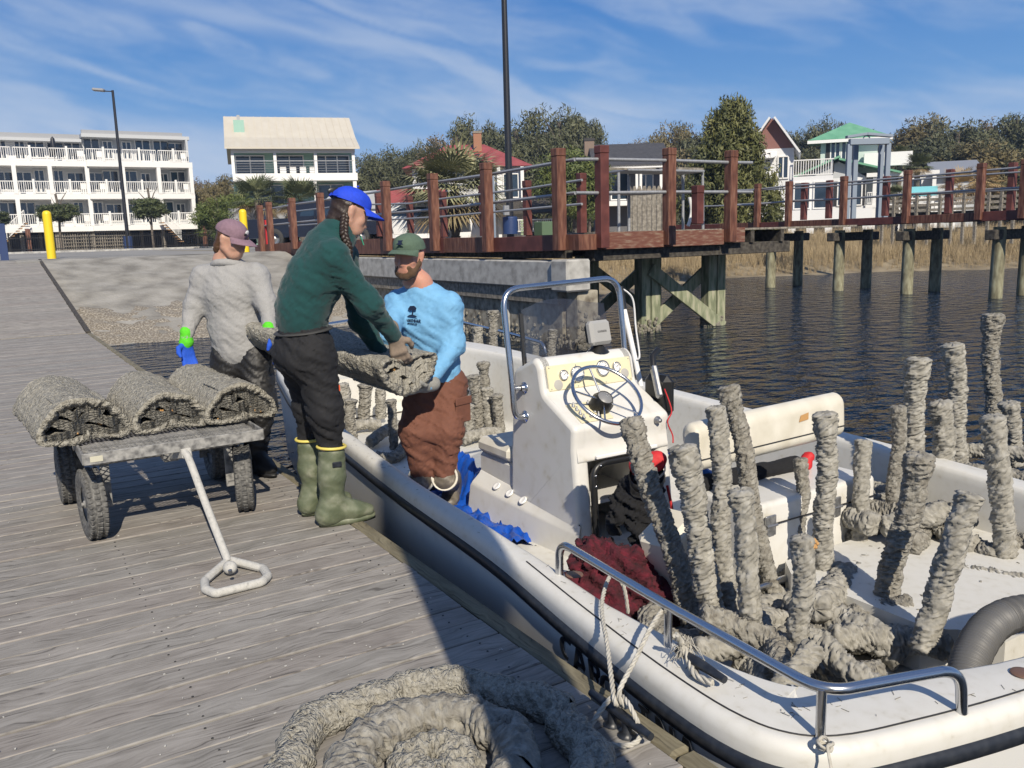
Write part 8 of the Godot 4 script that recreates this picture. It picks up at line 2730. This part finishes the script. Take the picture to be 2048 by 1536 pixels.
	zb = MB.new()
	ring = PackedVector3Array()
	var wd := hd.normalized()
	var wx := wd.cross(Vector3(0, 0, 1)).normalized()
	for k in 17: ring.append(wr[0] + wd * 0.008 + (wx * cos(TAU * k / 16) + wx.cross(wd) * sin(TAU * k / 16)) * 0.036)
	zb.tube(ring, 0.005, 6, false)
	put(zb, "wrist_strap", M.black, o)
	soft_part(o, "glove", glove, hand_bones(wr[1], Vector3(0.7, -0.35, 0.1), Vector3(0.2, -0.1, 1.0), 0.4, -1.0), 0.006, 0.006)
	var hair := cloth(Color(0.028, 0.016, 0.011), 216, 0.3, 6.0, 0.5)
	# hair under the cap, and a braid down over the collar
	soft_part(o, "hair", hair, [[hx * Vector3(0, 0.03, 0.05), hx * Vector3(0, -0.06, 0.060), 0.064, 0.046], [hx * Vector3(0.050, 0.035, 0.028), hx * Vector3(0.050, -0.045, 0.038), 0.038, 0.026], [hx * Vector3(-0.050, 0.035, 0.028), hx * Vector3(-0.050, -0.045, 0.038), 0.038, 0.026]], 0.012, 0.008, 0.006)
	zb = MB.new()
	var bp := [hx * Vector3(0.062, -0.02, 0.035), Vector3(1.611, 1.531, -4.2), Vector3(1.625, 1.465, -4.19), Vector3(1.627, 1.405, -4.2)]
	var path := curve(bp, 0.006)
	for k in 3:
		var st := PackedVector3Array()
		for i in path.size(): st.append(path[i] + Vector3(sin(i * 0.42 + TAU * k / 3) * 0.013, 0, sin(i * 0.84 + TAU * k / 1.5) * 0.008))
		zb.tube(st, 0.0115, 7)
	put(zb, "braid", hair, o)
	cap_on(o, hx, cloth(Color(0.008, 0.055, 0.62), 218, 0.12, 4.0, 0.8), 0.06, true)


func grey_person(skin: Material) -> void:
	var o := thing("person", "person in grey hoodie, mauve cap and black waders standing behind the cart", "person", Vector3(1.4, 0, -5.7))
	var pel := Vector3(1.437, 0.781, -5.714)
	var hip := [Vector3(1.357, 0.763, -5.764), Vector3(1.503, 0.763, -5.627)]
	var knee := [Vector3(1.326, 0.463, -5.712), Vector3(1.489, 0.465, -5.565)]
	var foot := [Vector3(1.25, 0.0, -5.66), Vector3(1.44, 0.0, -5.58)]
	var waist := Vector3(1.421, 0.95, -5.724)
	var chest := Vector3(1.406, 1.179, -5.733)
	var upper := Vector3(1.407, 1.272, -5.745)
	var neck := Vector3(1.403, 1.366, -5.735)
	var eye := Vector3(1.42, 1.511, -5.678)
	var sh := [Vector3(1.266, 1.276, -5.843), Vector3(1.535, 1.28, -5.584)]
	var el := [Vector3(1.192, 1.098, -5.865), Vector3(1.561, 1.116, -5.497)]
	var wr := [Vector3(1.114, 0.904, -5.796), Vector3(1.537, 0.939, -5.371)]
	var side := (sh[1] - sh[0] as Vector3).normalized()
	var b := MB.new()
	var hx := head_into(b, eye, Vector3(0.62, -0.42, 0.80), Vector3(0.12, 1, 0.1), 0.97)
	soft_part(o, "body", skin, [[pel, waist, 0.12, 0.11, side, 1.3], [waist, chest, 0.11, 0.115, side, 1.25], [chest, upper, 0.115, 0.085, side, 1.4], [upper, neck, 0.07, 0.05], [neck, hx * Vector3(0, -0.10, 0.03), 0.05, 0.05], [upper, sh[0], 0.06, 0.05], [upper, sh[1], 0.06, 0.05], [sh[0], el[0], 0.045, 0.036], [el[0], wr[0], 0.036, 0.026], [sh[1], el[1], 0.045, 0.036], [el[1], wr[1], 0.036, 0.026], [hip[0], knee[0], 0.08, 0.055], [knee[0], foot[0] + Vector3(0, 0.08, 0), 0.055, 0.04], [hip[1], knee[1], 0.08, 0.055], [knee[1], foot[1] + Vector3(0, 0.08, 0), 0.055, 0.04]], 0.02, 0.014, 0.0, b)
	var hoodie := tex(mat(grey(0.3), 0.95), noise_tex(0.09, [[0.1, Color(0.27, 0.27, 0.27)], [0.9, Color(0.385, 0.385, 0.385)]], 512, FastNoiseLite.TYPE_SIMPLEX_SMOOTH, 4, 221), 3.0)
	relief(hoodie, noise_tex(0.012, [[0.0, grey(0)], [1.0, grey(1)]], 512, FastNoiseLite.TYPE_SIMPLEX_SMOOTH, 2, 222), 0.55)
	var hoo := soft_part(o, "hoodie", hoodie, [[pel + Vector3(0, 0.02, 0), waist, 0.148, 0.136, side, 1.28], [waist, chest, 0.138, 0.14, side, 1.22], [chest, upper, 0.138, 0.105, side, 1.42], [upper, neck, 0.09, 0.07], [upper, sh[0], 0.082, 0.074], [upper, sh[1], 0.082, 0.074], [sh[0], el[0], 0.071, 0.055], [el[0], wr[0], 0.055, 0.04], [sh[1], el[1], 0.071, 0.055], [el[1], wr[1], 0.055, 0.04]], 0.024, 0.012, 0.007)
	# hood lying open on the shoulders
	var fwd := side.cross(Vector3.UP) * -1.0
	var hb := MB.new()
	var ring := []
	for k in 22:
		var a := PI * 2.0 * k / 21
		ring.append(neck + Vector3(0, -0.022, 0) + side * sin(a) * 0.098 + fwd * (cos(a) * 0.09 + 0.012) + Vector3(0, -0.05 * maxf(cos(a), 0.0) + 0.03 * maxf(-cos(a), 0.0), 0))
	hb.tube(curve(ring, 0.015), 0.026, 9)
	put(hb, "hood", hoodie, o)
	for s in [-1.0, 1.0]:
		hb = MB.new()
		var p0: Vector3 = neck + fwd * 0.105 + side * 0.018 * s - Vector3(0, 0.055, 0)
		var p1: Vector3 = chest + fwd * 0.152 + side * (0.03 * s - 0.02) + Vector3(0, 0.02, 0)
		var dp := []
		for k in 6: dp.append(front(hoo, (upper as Vector3).lerp(waist, 0.02 + k * (0.16 if s < 0 else 0.11)) + side * (0.02 * s - 0.012 * k * (1.0 if s < 0 else 0.4)) + Vector3(0, 0.035, 0), fwd))
		hb.tube(curve(dp, 0.02), 0.0036, 6)
		put(hb, "drawstring", mat(grey(0.04), 0.8), o)
	var wader := cloth(Color(0.013, 0.013, 0.014), 225, 0.45, 1.6, 0.55)
	soft_part(o, "waders", wader, [[pel - Vector3(0, 0.03, 0), waist + Vector3(0, -0.09, 0), 0.120, 0.108, side, 1.2], [hip[0], knee[0], 0.112, 0.100], [knee[0], foot[0] + Vector3(0, 0.12, 0), 0.102, 0.07], [hip[1], knee[1], 0.112, 0.100], [knee[1], foot[1] + Vector3(0, 0.12, 0), 0.102, 0.07]], 0.022, 0.012, 0.014)
	for i in 2:
		boot(o, foot[i] + Vector3(0, 0.1, 0), foot[i] + Vector3(0, 0.26, 0), Vector3(0.25, 0, 1), wader, wader, 0.066, 0.18)
	var font := SystemFont.new()
	font.font_names = PackedStringArray(["Droid Sans"])
	for i in 2:
		var tm := TextMesh.new()
		tm.text = "MAGELLAN"
		tm.font = font
		tm.font_size = 16
		tm.pixel_size = 0.00085
		tm.depth = 0.001
		var mid := (hip[i] as Vector3).lerp(knee[i], 0.33)
		put_at(tm, "lettering", M.trim, o, Transform3D(Basis(side, Vector3.UP, side.cross(Vector3.UP)), mid + fwd * 0.122 - o.position))
	# two tone gloves: lime backs and cuffs, blue dipped palms
	var lime := cloth(Color(0.10, 0.62, 0.02), 228, 0.15, 4.0)
	var blue := cloth(Color(0.012, 0.085, 0.55), 229, 0.15, 4.0)
	var hd := [Vector3(-0.02, -1.0, 0.05), Vector3(0.15, -0.85, 0.35)]
	var pn := [side * 0.8 - fwd * 0.5, -side * 0.8 - fwd * 0.3]
	for i in 2:
		var bones := hand_bones(wr[i] + hd[i].normalized() * 0.02, hd[i], pn[i], 0.28, 1.0 if i == 0 else -1.0, 1.0)
		soft_part(o, "glove", blue, bones, 0.006, 0.0055)
		soft_part(o, "glove_cuff", lime, [[wr[i] - hd[i].normalized() * 0.035, wr[i] + hd[i].normalized() * 0.03, 0.038, 0.036], [wr[i] + hd[i].normalized() * 0.03 - pn[i].normalized() * 0.008, wr[i] + hd[i].normalized() * 0.085 - pn[i].normalized() * 0.010, 0.032, 0.022, hd[i].cross(pn[i]), 1.35]], 0.01, 0.007, 0.003)
	var hair := cloth(Color(0.09, 0.045, 0.022), 230, 0.3, 6.0, 0.55)
	soft_part(o, "hair", hair, [[hx * Vector3(0, 0.03, 0.052), hx * Vector3(0, -0.09, 0.066), 0.062, 0.042], [hx * Vector3(0.050, 0.03, 0.036), hx * Vector3(0.045, -0.08, 0.056), 0.036, 0.026], [hx * Vector3(-0.050, 0.03, 0.036), hx * Vector3(-0.045, -0.08, 0.056), 0.036, 0.026]], 0.012, 0.008, 0.006)
	eyes(o, hx, hair, Color(0.05, 0.06, 0.05))
	var cap := cap_on(o, hx, cloth(Color(0.235, 0.15, 0.19), 231, 0.12, 4.0, 0.9), -0.02)
	hb = MB.new()
	var y := hx * Transform3D(Basis(), Vector3(0.012, 0.094, -0.106))
	hb.ball(y * Vector3(0, 0, 0.0), Vector3(0.018, 0.016, 0.005), 10, 6, y.basis)
	put(hb, "emblem", M.trim, cap)
	hb = MB.new()
	hb.ball(y * Vector3(0.012, -0.014, -0.001), Vector3(0.014, 0.010, 0.005), 10, 6, y.basis)
	put(hb, "emblem", M.dark, cap)
	soft_part(o, "lips", mat(Color(0.36, 0.12, 0.10), 0.45), [[hx * Vector3(-0.018, -0.062, -0.087), hx * Vector3(0.018, -0.062, -0.087), 0.0048, 0.0048], [hx * Vector3(-0.014, -0.070, -0.086), hx * Vector3(0.014, -0.070, -0.086), 0.0055, 0.0055]], 0.003, 0.003)


func blue_person(skin: Material) -> void:
	var fy := FLOOR_Y
	var o := thing("person", "bearded person in pale blue shirt, brown trousers and green cap standing in the skiff", "person", Vector3(2.45, fy, -4.85))
	var pel := Vector3(2.398, 0.579, -4.842)
	var hip := [Vector3(2.311, 0.559, -4.824), Vector3(2.478, 0.557, -4.792)]
	var knee := [Vector3(2.212, 0.318, -4.745), Vector3(2.382, 0.308, -4.664)]
	var foot := [Vector3(2.475, -0.26, -5.214), Vector3(2.565, -0.26, -4.977)]
	var bt := [Vector3(2.235, 0.004, -4.754), Vector3(2.363, 0.009, -4.675)]
	var waist := Vector3(2.397, 0.707, -4.842)
	var chest := Vector3(2.352, 0.975, -4.823)
	var upper := Vector3(2.339, 1.116, -4.819)
	var neck := Vector3(2.317, 1.222, -4.797)
	var eye := Vector3(2.233, 1.386, -4.778)
	var sh := [Vector3(2.225, 1.089, -4.948), Vector3(2.437, 1.074, -4.676)]
	var el := [Vector3(2.031, 0.942, -4.68), Vector3(2.448, 0.842, -4.646)]
	var wr := [Vector3(2.07, 0.792, -4.714), Vector3(2.166, 0.642, -4.479)]
	var side := (sh[1] - sh[0] as Vector3).normalized()
	var fwd := Vector3.UP.cross(side).normalized()
	if fwd.z < 0: fwd = -fwd
	var b := MB.new()
	var hx := head_into(b, eye, Vector3(-0.76, -0.10, 0.66), Vector3(0.0, 1, 0.05), 1.03, true)
	soft_part(o, "body", skin, [[pel, waist, 0.125, 0.12, side, 1.2], [waist, chest, 0.12, 0.135, side, 1.25], [chest, upper, 0.115, 0.07, side, 1.3], [upper, neck, 0.058, 0.054], [neck, hx * Vector3(0, -0.10, 0.03), 0.062, 0.06], [upper, sh[0], 0.07, 0.062], [upper, sh[1], 0.07, 0.062], [sh[0], el[0], 0.058, 0.045], [el[0], wr[0], 0.045, 0.032], [sh[1], el[1], 0.058, 0.045], [el[1], wr[1], 0.045, 0.032], [hip[0], knee[0], 0.085, 0.06], [knee[0], foot[0] + Vector3(0, 0.08, 0), 0.06, 0.042], [hip[1], knee[1], 0.085, 0.06], [knee[1], foot[1] + Vector3(0, 0.08, 0), 0.06, 0.042]], 0.02, 0.014, 0.0, b)
	var shirt := cloth(Color(0.165, 0.40, 0.655), 241, 0.35, 1.3, 0.8)
	var sb := soft_part(o, "shirt", shirt, [[pel + Vector3(0, 0.005, 0), waist, 0.140, 0.130, side, 1.2], [waist, chest, 0.130, 0.142, side, 1.25], [chest, upper, 0.140, 0.105, side, 1.34], [upper, upper.lerp(neck, 0.45), 0.088, 0.070], [upper, sh[0], 0.082, 0.076], [upper, sh[1], 0.082, 0.078], [sh[0], el[0], 0.076, 0.058], [el[0], wr[0], 0.058, 0.042], [sh[1], el[1], 0.079, 0.060], [el[1], wr[1], 0.062, 0.042]], 0.024, 0.0115, 0.009)
	var cb := MB.new()
	var cr := PackedVector3Array()
	var na := (neck - upper).normalized()
	var nx := na.cross(fwd).normalized()
	for k in 25: cr.append(upper.lerp(neck, 0.62) + (nx * cos(TAU * k / 24) + nx.cross(na) * sin(TAU * k / 24)) * 0.072 + na * 0.004)
	cb.tube(cr, 0.013, 8, false)
	put(cb, "collar", shirt, o)
	var brown := cloth(Color(0.155, 0.060, 0.037), 245, 0.4, 1.6)
	soft_part(o, "trousers", brown, [[pel - Vector3(0, 0.02, 0), waist + Vector3(0, -0.06, 0), 0.138, 0.13, side, 1.2], [hip[0], knee[0], 0.120, 0.100], [knee[0], bt[0] + Vector3(0, 0.03, 0), 0.097, 0.068], [hip[1], knee[1], 0.122, 0.102], [knee[1], bt[1] + Vector3(0, 0.03, 0), 0.099, 0.070]], 0.02, 0.0115, 0.014)
	var hb := MB.new()
	var th := (hip[1] as Vector3).lerp(knee[1], 0.5)
	hb.box(Transform3D(Basis(Vector3.UP, 0.3), th + Vector3(0.05, 0.0, 0.108)), Vector3(0.13, 0.15, 0.012), 0.005)
	hb.box(Transform3D(Basis(Vector3.UP, 0.3), th + Vector3(0.052, 0.062, 0.116)), Vector3(0.14, 0.05, 0.01), 0.004)
	put(hb, "cargo_pocket", brown, o)
	var bootm := tex(mat(grey(0.2), 0.5), noise_tex(0.02, [[0.2, Color(0.10, 0.085, 0.065)], [0.7, Color(0.20, 0.175, 0.14)], [0.9, Color(0.36, 0.33, 0.28)]], 256, FastNoiseLite.TYPE_SIMPLEX_SMOOTH, 5, 250), 2.4)
	boot(o, foot[0] + Vector3(0, 0.1, 0), bt[0], fwd + side * -0.3, bootm, M.vinyl, 0.076, 0.20, fy + 0.004)
	boot(o, foot[1] + Vector3(0, 0.1, 0), bt[1], fwd + side * 0.35, bootm, M.vinyl, 0.076, 0.20, fy + 0.004)
	# mud grey gloves holding the roll from below
	var glove := cloth(Color(0.25, 0.25, 0.235), 252, 0.2, 4.0)
	var hd := Vector3(-0.185, -0.031, 0.039)
	var gb := hand_bones(wr[1], hd, Vector3(0.0, 1.0, -0.3), 0.32, -1.0, 1.12)
	gb.append([wr[1] - hd.normalized() * 0.05, wr[1], 0.046, 0.038])
	soft_part(o, "glove", glove, gb, 0.006, 0.0055)
	soft_part(o, "glove", glove, hand_bones(wr[0], Vector3(-0.009, -0.073, 0.112), Vector3(0.2, 0.5, -0.5), 0.3, 1.0, 1.1), 0.006, 0.0055)
	# beard, hair, cap
	var hair := relief(cloth(Color(0.105, 0.058, 0.028), 255, 0.3, 8.0, 0.7), noise_tex(0.12, [[0.0, grey(0)], [1.0, grey(1)]], 256), 0.35)
	soft_part(o, "beard", hair, [[hx * Vector3(-0.060, -0.035, -0.005), hx * Vector3(-0.042, -0.082, -0.048), 0.024, 0.024], [hx * Vector3(0.060, -0.035, -0.005), hx * Vector3(0.042, -0.082, -0.048), 0.024, 0.024], [hx * Vector3(-0.038, -0.090, -0.052), hx * Vector3(0.038, -0.090, -0.052), 0.026, 0.026], [hx * Vector3(-0.014, -0.108, -0.072), hx * Vector3(0.014, -0.108, -0.072), 0.023, 0.023], [hx * Vector3(-0.026, -0.052, -0.082), hx * Vector3(0.026, -0.052, -0.082), 0.0085, 0.0085], [hx * Vector3(-0.032, -0.055, -0.078), hx * Vector3(-0.036, -0.08, -0.066), 0.012, 0.014], [hx * Vector3(0.032, -0.055, -0.078), hx * Vector3(0.036, -0.08, -0.066), 0.012, 0.014], [hx * Vector3(-0.012, -0.085, -0.084), hx * Vector3(0.012, -0.085, -0.084), 0.010, 0.010]], 0.008, 0.006, 0.003)
	soft_part(o, "hair", hair, [[hx * Vector3(0, 0.03, 0.046), hx * Vector3(0, -0.04, 0.048), 0.060, 0.044], [hx * Vector3(0.064, 0.03, 0.004), hx * Vector3(0.065, -0.02, -0.004), 0.018, 0.014], [hx * Vector3(-0.064, 0.03, 0.004), hx * Vector3(-0.065, -0.02, -0.004), 0.018, 0.014]], 0.01, 0.007, 0.003)
	eyes(o, hx, hair, Color(0.06, 0.09, 0.12))
	soft_part(o, "lips", mat(Color(0.34, 0.11, 0.09), 0.45), [[hx * Vector3(-0.016, -0.067, -0.090), hx * Vector3(0.016, -0.067, -0.090), 0.0055, 0.0055]], 0.003, 0.003)
	var cap := cap_on(o, hx, cloth(Color(0.085, 0.135, 0.095), 258, 0.12, 4.0, 0.9), 0.03)
	hb = MB.new()
	var y := hx * Transform3D(Basis(Vector3.RIGHT, 0.35), Vector3(0.0, 0.094, -0.110))
	hb.prism(PackedVector2Array([Vector2(-0.024, -0.012), Vector2(0.024, -0.012), Vector2(0.01, 0.0), Vector2(0.016, 0.012), Vector2(-0.016, 0.014), Vector2(-0.006, -0.002)]), 0.004, y)
	put(hb, "emblem", M.navy, cap)
	# print on the chest: a windblown tree over two lines of lettering
	var axis := (chest + upper) * 0.5
	var at := axis + fwd * 0.19
	var best := -1.0
	for p in sb.v:
		var d := p - (axis - Vector3(0, 0.02, 0))
		if d.dot(fwd) > best and (d - fwd * d.dot(fwd)).length() < 0.03:
			best = d.dot(fwd)
			at = axis - Vector3(0, 0.02, 0) + fwd * best
	var lx := Transform3D(Basis(side, Vector3.UP, fwd).orthonormalized(), at + fwd * 0.004 - side * 0.01)
	hb = MB.new()
	hb.prism(PackedVector2Array([Vector2(-0.028, 0.045), Vector2(-0.012, 0.066), Vector2(0.014, 0.068), Vector2(0.030, 0.055), Vector2(0.026, 0.042), Vector2(0.010, 0.040), Vector2(0.006, 0.012), Vector2(0.0, 0.012), Vector2(0.002, 0.040), Vector2(-0.012, 0.036)]), 0.003, lx)
	hb.prism(PackedVector2Array([Vector2(-0.034, 0.0), Vector2(0.036, 0.0), Vector2(0.022, 0.010), Vector2(0.0, 0.015), Vector2(-0.02, 0.010)]), 0.003, lx)
	put(hb, "tree_print", M.navy, o)
	var font := SystemFont.new()
	font.font_names = PackedStringArray(["Droid Sans"])
	font.font_weight = 700
	for q in [["SANDBAR", -0.022, 0.00125], ["OYSTER CO", -0.042, 0.00062]]:
		var tm := TextMesh.new()
		tm.text = q[0]
		tm.font = font
		tm.font_size = 20
		tm.pixel_size = q[2]
		tm.depth = 0.003
		put_at(tm, "lettering", M.navy, o, Transform3D(lx.basis, lx * Vector3(0.0, q[1], 0.0) - o.position))


func orange_person(skin: Material) -> void:
	var p := Vector3(16.201, 1.454, -36.997)
	p.y = 1.17
	var o := thing("person", "distant person in a bright orange jacket bending by the parked white car", "person", p)
	var c := Vector3(16.227, 2.04, -36.981)
	var h := Vector3(16.165, 2.401, -37.018)
	var b := MB.new()
	b.ball(h + Vector3(0.1, 0.05, 0), Vector3(0.10, 0.12, 0.1), 10, 8)
	soft_part(o, "body", skin, [[c, h, 0.16, 0.1], [p + Vector3(0, 0.05, 0), c, 0.08, 0.14]], 0.03, 0.04, 0.0, b)
	soft_part(o, "jacket", M.orange, [[c - Vector3(0.05, 0.25, 0), c + Vector3(0.05, 0.12, 0), 0.30, 0.22], [c + Vector3(0.2, 0.15, 0), c + Vector3(0.4, -0.2, 0), 0.12, 0.1], [c + Vector3(-0.15, 0.15, 0), c + Vector3(-0.3, -0.25, 0), 0.12, 0.1], [h, h + Vector3(0.1, 0.05, 0), 0.14, 0.13]], 0.04, 0.04, 0.02)
	soft_part(o, "trousers", M.dark, [[p + Vector3(-0.1, 0.05, 0), c - Vector3(0.1, 0.2, 0), 0.1, 0.14], [p + Vector3(0.15, 0.05, 0), c - Vector3(-0.05, 0.2, 0), 0.1, 0.14]], 0.03, 0.04)
